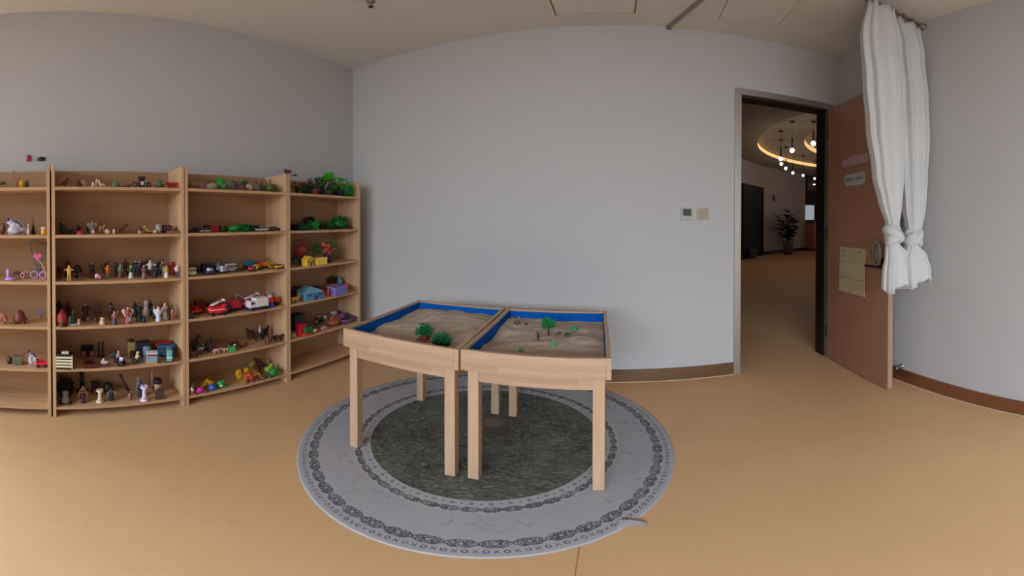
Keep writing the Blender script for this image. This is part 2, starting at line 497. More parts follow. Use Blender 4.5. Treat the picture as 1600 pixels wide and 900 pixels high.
for i, (x0, wd, zz) in enumerate(((-.092, .03, 0), (-.058, .026, 0), (-.028, .018, .001), (.034, .028, .001), (.066, .026, 0), (.094, .014, .002))):
    mb.box((x0, -.0052, zz + .008), (wd * .9, .0014, .004)); mb.box((x0 - wd * .2, -.0052, zz - .001), (.005, .0014, .016)); mb.box((x0 + wd * .15, -.0052, zz - .004), (wd * .6, .0014, .004))
mb.build('lettering', plain('2f3338', .6), pq)['kind'] = 'stuff'

# hanging pocket organiser
og = thing('pocket_organizer', 'khaki cloth organizer with pockets pinned to the brown door', 'organizer', on_door(.37, .66, .004), da)
kh = plain('b5a684', .9); kh2 = plain('cbbd9a', .9)
mb = MB(); mb.prism([(-.185, -.015), (.15, 0.0), (.175, .345), (-.168, .342), (-.172, .2)], 0, .003, (0, 0, 0), rx3(PI / 2)); mb.build('backing', kh, og)
for z0, z1, nm in ((.115, .225, 'pocket'), (-.006, .1, 'pocket')):
    mb = MB()
    for a_, b_ in ((-.168, -.058), (-.054, .056), (.06, .162)):
        mb.box(((a_ + b_) / 2 + .003, -.006, (z0 + z1) / 2), (b_ - a_, .008, z1 - z0), None, .003)
    mb.build(nm, kh, og)
    mb = MB(); mb.tube([(-.17, -.011, z1 + .001), (-.08, -.011, z1 + .004), (.03, -.011, z1 - .003), (.1, -.012, z1 - .002), (.168, -.011, z1 + .003)], .0035, 6); tag(mb.build('pocket_hem', kh2, og), 'paler folded hem')
for x in (-.11, .10):
    mb = MB(); mb.sph((x, -.005, .312), .006, 8); tag(mb.build('pin', plain('3a3028', .4), og), 'dark pin')

# door stop on the right wall
ds = thing('door_stop', 'chrome door stop screwed to the right wall above baseboard', 'door stop', (XR, 1.672, .128))
chrome = plain('a8a8ac', .25, .9)
mb = MB(); mb.lathe([(.018, 0), (.018, .006), (.007, .008), (.007, .05), (.013, .052), (.013, .066), (0, .068)], (0, 0, 0), 12, ry3(-PI / 2) @ rx3(-.0)); mb.build('post', chrome, ds)
mb = MB(); mb.tube([(-.04, 0, 0), (-.075, .028, -.03)], .005, 8); mb.build('hook', chrome, ds)

# wall plates
th = thing('thermostat', 'white wall thermostat with dark grey display', 'thermostat', ((.3989 + .4647) / 2 * U + .002, YB, 1.2475))
mb = MB(); mb.box((0, -.007, 0), (.086, .014, .086), None, .004); mb.build('housing', plain('b4b2ab', .45), th)
mb = MB(); mb.box((0, -.0148, .010), (.060, .002, .048)); tag(mb.build('display', plain('282923', .5), th), 'dark display')
mb = MB()
for k, x in enumerate((-.026, -.009, .009, .026)): mb.box((x, -.0148, -.0235), (.010, .002, .005))
mb.box((0, -.0148, -.016), (.012, .002, .003)); mb.build('button', plain('8d8c86', .5), th)
sw = thing('light_switch', 'beige light switch plate beside the thermostat', 'light switch', ((.4955 + .5666) / 2 * U, YB, 1.2475))
mb = MB(); mb.box((0, -.005, 0), (.086, .010, .086), None, .003); mb.build('plate', plain('b3aa95', .5), sw)
mb = MB(); mb.box((0, -.011, 0), (.064, .006, .066), ry3(0) @ rx3(.04), .002); mb.build('rocker', plain('a5967f', .45), sw)

# ceiling fittings
vt = thing('ceiling_vent', 'rectangular white air return grille flush in the ceiling', 'vent', (-.115, 2.10, HC))
vm = plain('d4cbbf', .6); vd = plain('7a6454', .7)
def ring(mb, x0, x1, y0, y1, wd, z0, z1):
    boxb(mb, x0, x1, y0, y0 + wd, z0, z1); boxb(mb, x0, x1, y1 - wd, y1, z0, z1)
    boxb(mb, x0, x0 + wd, y0 + wd, y1 - wd, z0, z1); boxb(mb, x1 - wd, x1, y0 + wd, y1 - wd, z0, z1)
mb = MB(); ring(mb, -.29, .29, -.17, .17, .035, -.014, 0); mb.build('frame', vm, vt)
mb = MB(); ring(mb, -.252, .252, -.132, .132, .004, -.006, 0); tag(mb.build('slot', vd, vt), 'dark slot around panel')
mb = MB(); boxb(mb, -.245, .245, -.125, .125, -.012, -.001); mb.build('panel', M_['ceiling'], vt)
hp = thing('access_panel', 'square painted access hatch in the ceiling near doorway', 'hatch', (.87, 2.02, HC))
mb = MB(); boxb(mb, -.2, .2, -.2, .18, -.006, 0); mb.build('panel', M_['ceiling'], hp, None, -.1)
mb = MB(); ring(mb, -.206, .206, -.206, .186, .004, -.003, 0); tag(mb.build('joint', plain('a08f7c', .8), hp, None, -.1), 'thin dark joint')
tr = thing('ceiling_rail', 'narrow grey rail fixed along the ceiling toward back wall', 'rail', (0, 0, HC))
a_, b_ = Vector((.385, 2.40, -.012)), Vector((.75, 1.20, -.012))
mb = MB(); d_ = b_ - a_; mb.box((a_ + b_) / 2, (d_.length, .022, .022), rz3(math.atan2(d_.y, d_.x))); mb.build('track', plain('8c8274', .5), tr)
mb = MB(); mb.box(a_, (.02, .034, .03), rz3(math.atan2(d_.y, d_.x))); mb.build('end_cap', plain('6f665b', .5), tr)
spk = thing('sprinkler', 'small dark sprinkler head hanging from the ceiling', 'sprinkler', (-1.324, 1.62, HC))
mb = MB(); mb.lathe([(.028, 0), (.028, -.006), (.009, -.008), (.009, -.02)], (0, 0, 0), 12); mb.build('flange', plain('8a8074', .4), spk)
mb = MB(); mb.tube([(.01, 0, -.018), (.012, 0, -.035), (0, 0, -.05)], .0025, 6); mb.tube([(-.01, 0, -.018), (-.012, 0, -.035), (0, 0, -.05)], .0025, 6); mb.lathe([(.017, -.05), (.017, -.053), (0, -.054)], (0, 0, 0), 10); mb.build('deflector', plain('2a241e', .4), spk)

# ------------------------------------------------------------------ lobby beyond the doorway
def P3(x, y, z): return (x * U, y * U, z * U)
LH = 2.62 * U
mb = MB(); boxb(mb, -2.2, 16, YB + T, 18.5, -.12, 0); boxb(mb, XR + T, 16, 1.0, YB + T, -.12, 0)
struct('floor_lobby', mb, M_['floor'])
cx, cy, R1, R2 = 6.356 * U, 5.143 * U, 3.77 * U, 2.78 * U
def hole_ceiling(z, R, x0, x1, y0, y1, seg=96):
    """flat ceiling slab piece with a circular hole"""
    mb = MB(); b = mb.b
    inn, out = [], []
    for k in range(seg):
        a = 2 * PI * k / seg; c_, s_ = math.cos(a), math.sin(a)
        inn.append(b.verts.new((cx + R * c_, cy + R * s_, z)))
        tx = ((x1 if c_ > 0 else x0) - cx) / c_ if abs(c_) > 1e-9 else 1e9
        ty = ((y1 if s_ > 0 else y0) - cy) / s_ if abs(s_) > 1e-9 else 1e9
        t = min(tx, ty); out.append(b.verts.new((cx + t * c_, cy + t * s_, z)))
    for k in range(seg):
        b.faces.new((inn[k], inn[(k + 1) % seg], out[(k + 1) % seg], out[k]))
    for z_, p in ((z, None),):
        for (ex, ey) in ((x0, y0), (x1, y0), (x1, y1), (x0, y1)):
            near = sorted(range(seg), key=lambda k: (out[k].co.x - ex) ** 2 + (out[k].co.y - ey) ** 2)[:2]
            if all((out[k].co.x - ex) ** 2 + (out[k].co.y - ey) ** 2 > 1e-6 for k in near):
                v = b.verts.new((ex, ey, z))
                ks = sorted(near); k0, k1 = (ks[0], ks[1]) if ks[1] - ks[0] == 1 else (ks[1], ks[0])
                b.faces.new((out[k0], v, out[k1]))
    return mb
o = struct('ceiling_lobby', hole_ceiling(LH, R1, XR + T, 16, 1.0, 18.5), M_['lobby_ceiling'])
mb = MB(); boxb(mb, -2.2, XR + T, YB + T, 18.5, LH, LH + .02); boxb(mb, XR+T, 16, 1.0, 18.5, LH + .36, LH + .40)
struct('ceiling_lobby_side', mb, M_['lobby_ceiling'])
mb = MB(); mb.lathe([(R1 + .02, .03), (R1 + .02, .14)], (cx, cy, LH), 96); 
z2 = LH + .165
b = mb.b
for f in [f for f in b.faces if len(f.verts) > 8]: b.faces.remove(f)
glow = emis('warm_cove_light', (1.0, .66, .26), .75)
o = mb.build('cove_light', glow); tag(o, 'wide warm glowing circular cove in the lobby ceiling', 'cove light')
mb = MB(); mb.lathe([(R2, .0), (R2, .13)], (cx, cy, z2), 96); b = mb.b
for f in [f for f in b.faces if len(f.verts) > 8]: b.faces.remove(f)
o = mb.build('cove_light', glow); tag(o, 'smaller warm glowing circular cove nested inside the wide one', 'cove light')
def annulus(z, Ra, Rb, seg=96):
    mb = MB(); b = mb.b
    A = [b.verts.new((cx + Ra * math.cos(2 * PI * k / seg), cy + Ra * math.sin(2 * PI * k / seg), z)) for k in range(seg)]
    B = [b.verts.new((cx + Rb * math.cos(2 * PI * k / seg), cy + Rb * math.sin(2 * PI * k / seg), z)) for k in range(seg)]
    for k in range(seg): b.faces.new((A[k], A[(k + 1) % seg], B[(k + 1) % seg], B[k]))
    return mb
struct('ceiling_recess', annulus(z2, R2, R1 + .03), M_['lobby_ceiling'])
struct('ceiling_recess_inner', annulus(z2 + .13, .01, R2 + .01), M_['lobby_ceiling'])
# lobby walls
W = [(-1.8, 6.5), (1.3, 6.9), (2.35, 7.68), (3.3, 8.50), (3.85, 9.02), (4.3, 9.40), (4.75, 9.65), (5.23, 9.87), (6.27, 10.28)]
def wallpoly(P, h, th, mb, z0=0.0, off=0.0):
    for (x0, y0), (x1, y1) in zip(P, P[1:]):
        d = Vector((x1 - x0, y1 - y0, 0)); a = math.atan2(d.y, d.x)
        n = Vector((-math.sin(a), math.cos(a), 0))
        c = Vector(((x0 + x1) / 2, (y0 + y1) / 2, z0 + h / 2)) + n * (th / 2 + off)
        mb.box(c, (d.length + .015, th, h), rz3(a))
    return mb
Wm = [(x * U, y * U) for x, y in W]
struct('wall_lobby', wallpoly(Wm, LH, .12, MB()), M_['lobby_wall'])
struct('baseboard_lobby', wallpoly(Wm, .12, .014, MB(), 0, -.014), plain('4a1f12', .5))
mb = MB(); boxb(mb, -2.3, -2.2, YB + T, 18.5, 0, LH); boxb(mb, 16, 16.1, 1.0, 18.5, 0, LH + .4); boxb(mb, -2.2, 16, 18.4, 18.5, 0, LH); boxb(mb, XR + T, 16, .9, 1.0, 0, LH + .4)
boxb(mb, XL - T, XR + T, YB + T - .02, YB + T, HC, LH)
boxb(mb, XR+T-.001, XR + T + .02, 1.0, YB + T, 0, LH)
struct('wall_lobby_outer', mb, M_['lobby_wall'])
mb = MB(); boxb(mb, 6.35 * U, 9.6 * U, 10.3 * U, 10.5 * U, 2.06 * U, LH)
struct('wall_lobby_header', mb, plain('4c4238', .7))
# dark double door in the curved wall
dd = thing('dark_door', 'tall nearly black door in the lobby wall behind the doorway', 'door', P3(3.28, 8.46, 0), math.atan2(.88, .93))
mb = MB(); boxb(mb, 0, 1.52, -.05, .03, 0, 1.93 * U); mb.build('panel', plain('0c0d0f', .5), dd)
mb = MB(); boxb(mb, -.06, 0, -.07, .03, 0, 1.95 * U); boxb(mb, 1.52, 1.58, -.07, .03, 0, 1.95 * U); boxb(mb, -.06, 1.58, -.07, .03, 1.93 * U, 1.97 * U); mb.build('frame', plain('1a1412', .5), dd)
bn = thing('bin', 'small grey bin on the floor before the dark lobby door', 'bin', P3(3.62, 8.55, 0))
mb = MB(); mb.lathe([(.11, 0), (.13, .28), (.135, .30), (.12, .30), (.10, .03)], (0, 0, 0), 16); mb.build('body', plain('5a5c60', .5), bn)
hk = thing('wall_hook', 'small dark coat hook on the pale lobby wall', 'hook', P3(4.72, 9.55, 1.72), .45)
mb = MB(); mb.box((0, 0, 0), (.05, .03, .22)); mb.tube([(0, -.01, -.08), (.06, -.04, -.1), (.1, -.04, -.05)], .012, 6); mb.build('hook', plain('40302a', .5), hk)

# lobby plant
pl = thing('potted_plant', 'dark leafy plant in a pale pot in the lobby', 'plant', P3(5.02, 9.2, 0))
mb = MB(); mb.lathe([(.13, 0), (.16, .2), (.20, .42), (.21, .45), (.18, .45), (.17, .40)], (0, 0, 0), 16); mb.build('pot', plain('6b5c50', .5), pl)
mb = MB(); mb.lathe([(.17, .40), (0, .41)], (0, 0, 0), 12); mb.build('soil', plain('1c140e', .9), pl)
mb = MB(); pr = random.Random(3)
stems = []
for k in range(11):
    a = pr.uniform(0, 2 * PI); h_ = pr.uniform(.75, 1.45); o_ = pr.uniform(.05, .42)
    pts = [(0, 0, .4), (math.cos(a) * o_ * .4, math.sin(a) * o_ * .4, .4 + h_ * .5), (math.cos(a) * o_, math.sin(a) * o_, .4 + h_ * .78)]
    mb.tube(pts, [.014, .01, .006], 5); stems.append((a, h_, o_))
mb.build('stem', plain('1f1a12', .8), pl)
mb = MB()
for a, h_, o_ in stems:
    for j in range(12):
        t = .2 + .8 * j / 11
        aa = a + pr.uniform(-1.8, 1.8)
        p = Vector((math.cos(a) * o_ * t, math.sin(a) * o_ * t, .4 + h_ * .78 * t))
        L = pr.uniform(.26, .42); wd = L * .34
        dirn = Vector((math.cos(aa), math.sin(aa), pr.uniform(-.3, .5))).normalized(); sd = dirn.cross(Vector((0, 0, 1))).normalized()
        q = [p, p + dirn * L * .4 + sd * wd, p + dirn * L + Vector((0, 0, -.03)), p + dirn * L * .4 - sd * wd]
        mid = p + dirn * L * .5 + Vector((0, 0, -.015))
        V = [mb.b.verts.new(z) for z in q]; c_ = mb.b.verts.new(mid)
        for k in range(4): mb.b.faces.new((V[k], V[(k + 1) % 4], c_))
o = mb.build('foliage', plain('10180e', .45), pl)

# reception counter and the window beyond
rc = thing('reception_counter', 'orange brown wooden reception counter beyond the plant', 'counter', P3(6.42, 9.96, 0), .3)
mb = MB(); boxb(mb, 0, 2.2, 0, .6, .08, 1.12); mb.build('body', wood('counter_veneer', (.48, .21, .08), (.40, .16, .06), 0), rc)
mb = MB(); boxb(mb, -.03, 2.25, -.04, .64, 1.12, 1.17); mb.build('counter_top', plain('7a4524', .4), rc)
mb = MB(); boxb(mb, .02, 2.15, .03, .55, 0, .08); mb.build('plinth', plain('4a2818', .6), rc)
cs = thing('counter_ornament', 'small dark ornament standing on the reception counter', 'ornament', P3(6.78, 10.22, 0) , .3)
cs.location.z = 1.171
mb = MB(); mb.lump((0, 0, .07), (.07, .05, .09), 2, .4); mb.lump((.1, .05, .05), (.05, .05, .06), 4, .4); mb.build('body', plain('4a1a12', .5), cs)
wn = thing('far_window', 'pale bright window beyond the reception counter', 'window', (15.2 * math.sin(.5605) * 1.13, 15.2 * math.cos(.5605) * 1.13, 1.62), -.5605)
mb = MB(); mb.box((0, 0, 0), (.44, .02, .72)); mb.build('pane', emis('window_daylight', (.55, .66, .72), .42), wn)
mb = MB(); ring(mb, -.25, .25, -.4, .4, .03, -.02, .02); o = mb.build('frame', plain('6a4a2c', .5), wn); o.rotation_euler = (PI / 2, 0, 0)
ye = thing('door_panel', 'tan wooden column standing beside the far window', 'column', (14.6 * math.sin(.5355), 14.6 * math.cos(.5355), 0), -.54)
mb = MB(); boxb(mb, -.09, .09, 0, .1, 0, 2.1); mb.build('panel', wood('far_panel_wood', (.30, .19, .08), (.26, .16, .07), 2), ye)

# pendants
bulb = emis('bulb_glow', (.95, .93, 1.0), 1.6)
PD = [(2.9388, 5.2588, 2.227, .050, 'large glowing globe pendant hanging highest inside the wide cove'),
      (3.0796, 5.9579, 2.2, .046, 'glowing globe pendant just above another at left of the arc'),
      (3.4484, 6.6393, 2.227, .044, 'glowing globe pendant directly beneath the leftmost upper globe'),
      (3.8807, 7.2427, 2.24, .044, 'third glowing globe down the left end of the arc'),
      (4.3314, 7.7079, 2.221, .044, 'middle glowing globe of the lower pendant arc'),
      (4.7776, 7.9504, 2.214, .042, 'second glowing globe from the right end of the arc'),
      (5.525, 8.5459, 2.24, .042, 'glowing globe at the right end of the pendant arc'),
      (3.2444, 5.0665, 2.353, .052, 'glowing globe pendant against the smaller inner cove')]
for i, (x, y, zb, r_, lab) in enumerate(PD):
    p = thing('pendant_lamp', lab, 'lamp', P3(x, y, zb), 0, 'globe pendants in the lobby')
    r_ *= U * .86
    top = (2.757 if i != 7 else 2.757) * U - zb * U
    mb = MB(); mb.sph((0, 0, 0), r_, 14); mb.build('globe', bulb, p)
    mb = MB(); mb.tube([(0, 0, r_ * .9), (0, 0, r_ + .22)], .016, 8); mb.build('socket', plain('2a120c', .5), p)
    mb = MB(); mb.tube([(0, 0, r_ + .22), (0, 0, top)], .003, 5); mb.build('cord', plain('2a2018', .5), p)
    mb = MB(); mb.lathe([(.05, top), (.05, top - .03), (0, top - .035)], (0, 0, 0), 12); mb.build('canopy', plain('2e241a', .5), p)
    l = bpy.data.lights.new('pendant_light', 'POINT'); l.energy = 2.3; l.color = (1, .86, .72); l.shadow_soft_size = .06
    lo = bpy.data.objects.new('pendant_light', l); lo.parent = p; lo.location = (0, 0, -r_ - .05); col.objects.link(lo)
dlm = thing('downlight', 'tiny recessed downlight under the header beyond the pendants', 'lamp', (6.55 * U, 10.15 * U, 2.25 * U))
mb = MB(); mb.lathe([(.05, 0), (.05, .04), (0, .04)], (0, 0, 0), 12); mb.build('lens', bulb, dlm)
mb = MB(); mb.tube([(0,0,.03),(0,0,LH-2.25*U)],.012,6); mb.build('stem', plain('3a3028',.5), dlm)

# ------------------------------------------------------------------ rug
RC = (-.505 * U, 1.341 * U)
rug = MB()
rug.lathe([(0.0001, .0045), (.30, .0045), (.875, .0045), (.884, .004), (.885, 0)], (0, 0, 0), 128)
o = rug.build('round_rug', M_['rug'], None, (RC[0], RC[1], .0005))
tag(o, 'round pale grey rug with dark green centre under the sand tables', 'rug')
tg = MB(); b = tg.b
n = 8
for i in range(n):
    pass
pts = [(0, 0, .009), (.03, .006, .013), (.06, .002, .016), (.085, .006, .006)]
A = [b.verts.new((x, y - .03 * (1 - i * .22), z)) for i, (x, y, z) in enumerate(pts)]
B = [b.verts.new((x, y + .022 * (1 - i * .2), z)) for i, (x, y, z) in enumerate(pts)]
for i in range(3): b.faces.new((A[i], A[i + 1], B[i + 1], B[i]))
bmesh.ops.solidify(b, geom=b.faces[:], thickness=.0015)
o = tg.build('rug_tag', plain('d4d4da', .7), None, (.02, 1.022, 0), -.15)
tag(o, 'white care label curling out from under the rug edge', 'label')

# ------------------------------------------------------------------ sand tables
def sand_table(label, fl, a, W_, D_, seed, hills):
    t = thing('sand_table', label, 'table', (fl[0], fl[1], 0), a, 'pair of pine sand tables')
    TH, TZ, B_ = .018, .696, .606      # board thickness, top, bottom of the tray wall
    hh = TZ - B_
    # local x right, y back
    mb = MB(); mb.box((W_ / 2 - TH / 2, TH / 2, B_ + hh / 2), (W_ - TH, TH, hh), None, .0015); mb.build('front_board', M_['pine'], t)
    mb = MB(); mb.box((W_ / 2, D_ - TH / 2, B_ + hh / 2), (W_ - 2 * TH, TH, hh), None, .0015); mb.build('rear_board', M_['pine'], t)
    mb = MB(); mb.box((TH / 2, D_ / 2 + TH / 2, B_ + hh / 2), (TH, D_ - TH, hh), None, .0015); mb.build('side_board', M_['pine_y'], t)
    mb = MB(); mb.box((W_ - TH / 2, D_ / 2, B_ + hh / 2), (TH, D_, hh), None, .0015); mb.build('side_board', M_['pine_y'], t)
    # blue lining
    for nm, c, d in (('lining', (W_ / 2, D_ - TH - .001, B_ + hh / 2 - .004), (W_ - 2 * TH, .002, hh - .012)),
                     ('lining', (W_ / 2, TH + .001, B_ + hh / 2 - .004), (W_ - 2 * TH, .002, hh - .012)),
                     ('lining', (TH + .001, D_ / 2, B_ + hh / 2 - .004), (.002, D_ - 2 * TH, hh - .012)),
                     ('lining', (W_ - TH - .001, D_ / 2, B_ + hh / 2 - .004), (.002, D_ - 2 * TH, hh - .012))):
        mb = MB(); mb.box(c, d); tag(mb.build(nm, M_['blue'], t), 'blue painted inner face')
    mb = MB(); boxb(mb, TH, W_ - TH, TH, D_ - TH, B_ + .004, B_ + .012); mb.build('tray_bottom', M_['pine'], t)
    # legs and aprons
    LW, I = .043, .022
    for x in (I, W_ - I - LW):
        for y in (I - .004, D_ - I - LW):
            mb = MB(); mb.box((x + LW / 2, y + LW / 2, .3055 + .004), (LW, LW, .596), None, .002); mb.build('leg', M_['pine_v'], t)
    z0 = .553
    for y in (I - .002 + .002, D_ - I - .018):
        mb = MB(); boxb(mb, I + LW, W_ - I - LW, y, y + .018, z0, B_); mb.build('apron', M_['pine'], t)
    for x in (I, W_ - I - .018):
        mb = MB(); boxb(mb, x, x + .018, I + LW, D_ - I - LW, z0, B_); mb.build('apron', M_['pine_y'], t)
    # sand
    N = 56; mb = MB(); b = mb.b; g = []
    x0, x1, y0, y1 = TH + .003, W_ - TH - .003, TH + .003, D_ - TH - .003
    def sz(x, y):
        z = .6425 + .012 * noise.noise(Vector((x * 7 + seed, y * 7, 0))) + .006 * noise.noise(Vector((x * 22, y * 22 + seed, 1))) + .0022 * noise.noise(Vector((x * 70, y * 70, seed)))
        for hx_, hy_, hr, ha in hills:
            z += ha * math.exp(-((x - hx_) ** 2 + (y - hy_) ** 2) / (hr * hr))
        return min(z, TZ + .006)
    for j in range(N + 1):
        g.append([])
        for i in range(N + 1):
            x = x0 + (x1 - x0) * i / N; y = y0 + (y1 - y0) * j / N
            g[-1].append(b.verts.new((x, y, sz(x, y))))
    for j in range(N):
        for i in range(N):
            f = b.faces.new((g[j][i], g[j][i + 1], g[j + 1][i + 1], g[j + 1][i])); f.smooth = True
    o = mb.build('sand', M_['sand'], t); o['kind'] = 'stuff'
    c_, s_ = math.cos(a), math.sin(a)
    def world(x, y):
        return (fl[0] + c_ * x - s_ * y, fl[1] + s_ * x + c_ * y, sz(x, y))
    def local(X, Y):
        dx, dy = X - fl[0], Y - fl[1]
        return (c_ * dx + s_ * dy, -s_ * dx + c_ * dy)
    return world, local, sz
TA = sand_table('pine sand table nearer the shelves with sand heaped high at back', (-1.104, 1.148), math.radians(3.3), .552, .713, 1.3,
                [(.20, .60, .16, .030), (.42, .55, .12, .020), (.3, .3, .2, .008), (.05, .1, .1, -.01), (.5, .67, .06, -.012)])
TB = sand_table('pine sand table nearer the doorway holding several toy trees', (-.549, 1.190), math.radians(2.4), .548, .700, 8.1,
                [(.1, .56, .12, .014), (.3, .25, .22, .008), (.03, .3, .08, -.012), (.48, .6, .1, -.004)])

# ------------------------------------------------------------------ bookcases
SH = [1.161, .939, .722, .503, .280, .060]     # tops of the six boards, units
XF = -1.613 * U
def bookcase(label, y0, y1):
    t = thing('bookcase', label, 'bookcase', (XF, (y0 + y1) / 2 * U, 0), 0, 'beech bookcases along the wall')
    W_ = (y1 - y0) * U; D_ = .262; th_ = .018; Ht = 1.268 * U
    for s_ in (-1, 1):
        mb = MB(); mb.box((-D_ / 2, s_ * (W_ / 2 - th_ / 2), Ht / 2), (D_, th_, Ht), None, .0012); mb.build('side_panel', M_['shelf_v'], t)
    mb = MB(); mb.box((-D_ + .006, 0, (Ht + .04) / 2), (.008, W_ - 2 * th_, Ht - .05)); mb.build('back_panel', M_['shelf_b'], t)
    for z in SH:
        mb = MB(); mb.box((-D_ / 2 + .004, 0, z * U - th_ / 2), (D_ - .010, W_ - 2 * th_, th_), None, .0012); mb.build('shelf', M_['shelf'], t)
    return t
for lab, a, b_ in (('beech bookcase at the frame edge holding grey and pink toys', -.675, -.045),
                   ('beech bookcase crowded with small standing figurines', -.037, .598),
                   ('beech bookcase with red fire engines and toy vehicles', .601, 1.223),
                   ('beech bookcase beside the corner topped with bright green plants', 1.2245, 1.852)):
    bookcase(lab, a, b_)

# ------------------------------------------------------------------ curtain
rod = thing('curtain_rod', 'dark metal curtain rod running from right wall under ceiling', 'curtain rod', (0, 0, 0))
dk = plain('8a7e72', .4, .3)
mb = MB(); mb.tube([(XR - .002, 1.50, 2.655), (-.9, 1.50, 2.655)], .011, 10); mb.build('tube', dk, rod)
mb = MB(); mb.lathe([(.03, 0), (.03, .012), (.016, .016), (.016, .04)], (XR - .001, 1.50, 2.655), 12, ry3(-PI / 2)); mb.build('bracket', dk, rod)
mb = MB(); mb.tube([(-.2, 1.50, 2.655), (-.2, 1.50, HC)], .006, 8); mb.build('hanger', dk, rod)
mb = MB(); mb.tube([(1.20, 1.50, 2.655), (1.20, 1.50, HC)], .006, 8); mb.build('hanger', dk, rod)

def interp(tab, z):
    if z >= tab[0][0]: return tab[0][1:]
    for (z0, *a), (z1, *b) in zip(tab, tab[1:]):
        if z1 <= z <= z0:
            t = (z0 - z) / (z0 - z1); t = t * t * (3 - 2 * t)
            return [p + (q - p) * t for p, q in zip(a, b)]
    return tab[-1][1:]
def curtain_body(tab, folds, seed, zt, zb, n=30, seg=96, fold_amp=.35):
    """closed pleated loop lofted down; tab rows: z, xc, halfwidth, yc, halfdepth, foldfactor"""
    mb = MB(); b = mb.b; rings = []
    for i in range(n + 1):
        z = zt + (zb - zt) * i / n
        xc, hw, yc, hd, ff = interp(tab, z)
        R = []
        for k in range(seg):
            a = 2 * PI * k / seg
            m_ = 1 + ff * (fold_amp * math.sin(folds * a + .5 * math.sin(z * 3 + seed)) + .16 * math.sin((folds * 2 + 1) * a + seed + z * 1.3)
                           + .12 * noise.noise(Vector((math.cos(a) * 2, math.sin(a) * 2, z * 2.5 + seed))))
            ex = math.copysign(abs(math.cos(a)) ** .8, math.cos(a)); ey = math.copysign(abs(math.sin(a)) ** .9, math.sin(a))
            R.append(b.verts.new((xc + hw * ex * (1 + (m_ - 1) * .12), yc + hd * ey * m_, z + (.012 * ff * math.sin(folds * a) if i == 0 else 0) - (.02 * math.sin(3 * a + seed) * ff if i == n else 0))))
        rings.append(R)
    for A, B in zip(rings, rings[1:]):
        for k in range(seg):
            f = b.faces.new((A[k], A[(k + 1) % seg], B[(k + 1) % seg], B[k])); f.smooth = True
    b.faces.new(rings[0][::-1]); b.faces.new(rings[-1])
    return mb
CY = 1.45
c1 = thing('curtain', 'white curtain knotted above the door lock, nearer the door', 'curtain', (0, 0, 0))
tabA = [(2.63, 1.40, .095, CY + .03, .035, 1.0), (2.35, 1.405, .145, CY + .02, .05, 1.0), (2.0, 1.415, .145, CY, .06, 1.0), (1.75, 1.42, .125, CY, .055, 1.0),
        (1.47, 1.445, .105, CY, .05, .9), (1.30, 1.465, .075, CY, .045, .8), (1.205, 1.482, .045, CY, .035, .6), (1.16, 1.482, .042, CY, .035, .5)]
curtain_body(tabA, 8, 1.0, 2.63, 1.16).build('cloth', M_['cloth'], c1)
tabA2 = [(1.08, 1.478, .04, CY, .035, .5), (1.0, 1.505, .08, CY - .01, .04, .9), (.9, 1.50, .098, CY - .015, .05, 1.0), (.805, 1.50, .105, CY - .02, .055, 1.1)]
curtain_body(tabA2, 7, 3.0, 1.08, .805, 14).build('tail', M_['cloth'], c1)
def knot(c, r, tilt, parent, seed):
    mb = MB()
    mb.lump(c, (r * .75, r * .62, r * .95), seed, .22, 3)
    mb.torus((c[0], c[1], c[2] + r * .1), r * .62, r * .42, 26, 10, ry3(tilt) @ rx3(.25), 1, .85)
    mb.torus((c[0], c[1] - r * .1, c[2] - r * .25), r * .55, r * .36, 26, 10, ry3(-tilt * .8) @ rx3(-.35), 1, .8)
    return mb.build('knot', M_['cloth'], parent)
knot((1.485, CY - .005, 1.12), .077, .55, c1, 5)
c2 = thing('curtain', 'white curtain knotted lower and closer to the right wall', 'curtain', (0, 0, 0))
tabB = [(2.60, 1.635, .13, CY + .05, .035, 1.0), (2.35, 1.655, .125, CY + .03, .05, 1.0), (2.0, 1.665, .125, CY + .01, .055, 1.0), (1.75, 1.665, .12, CY, .055, 1.0),
        (1.47, 1.668, .10, CY, .05, .9), (1.30, 1.672, .085, CY, .045, .8), (1.14, 1.67, .05, CY, .04, .6), (1.10, 1.668, .045, CY, .04, .5)]
curtain_body(tabB, 8, 5.0, 2.60, 1.10).build('cloth', M_['cloth'], c2)
tabB2 = [(1.07, 1.64, .035, CY - .01, .035, .5), (.98, 1.645, .105, CY - .02, .05, .9), (.9, 1.655, .12, CY - .025, .055, 1.0), (.815, 1.65, .12, CY - .03, .06, 1.1)]
curtain_body(tabB2, 8, 8.0, 1.07, .825, 14).build('tail', M_['cloth'], c2)
mb = MB(); mb.tube([(1.66, CY, 1.08), (1.72, CY - .01, 1.0), (1.765, CY - .02, .925)], [.02, .03, .036], 12, .5); mb.build('tail', M_['cloth'], c2)
knot((1.655, CY - .01, 1.10), .076, -.75, c2, 9)
# hooks along the rod
for px, par in ((1.33, c1), (1.40, c1), (1.46, c1), (1.54, c2), (1.61, c2), (1.69, c2)):
    mb = MB(); mb.torus((px, 1.50, 2.655), .018, .004, 14, 6, ry3(PI / 2)); tag(mb.build('ring', dk, par), 'dark curtain ring')
fan = thing('round_disc', 'round pale translucent disc hanging behind the knotted curtain', 'disc', on_door(.70, .985, .03), da)
mb = MB(); mb.torus((0, -.008, 0), .062, .005, 24, 6, rx3(PI / 2), .8, 1.15); mb.build('rim', plain('a39a84', .6), fan)
mb = MB(); mb.lathe([(.06, -.002), (.06, .002), (0, .004)], (0, -.008, 0), 24, rx3(PI / 2)); mb.build('disc', plain('86776a', .6), fan)
fan.children[1].scale = (.8, 1, 1.15)

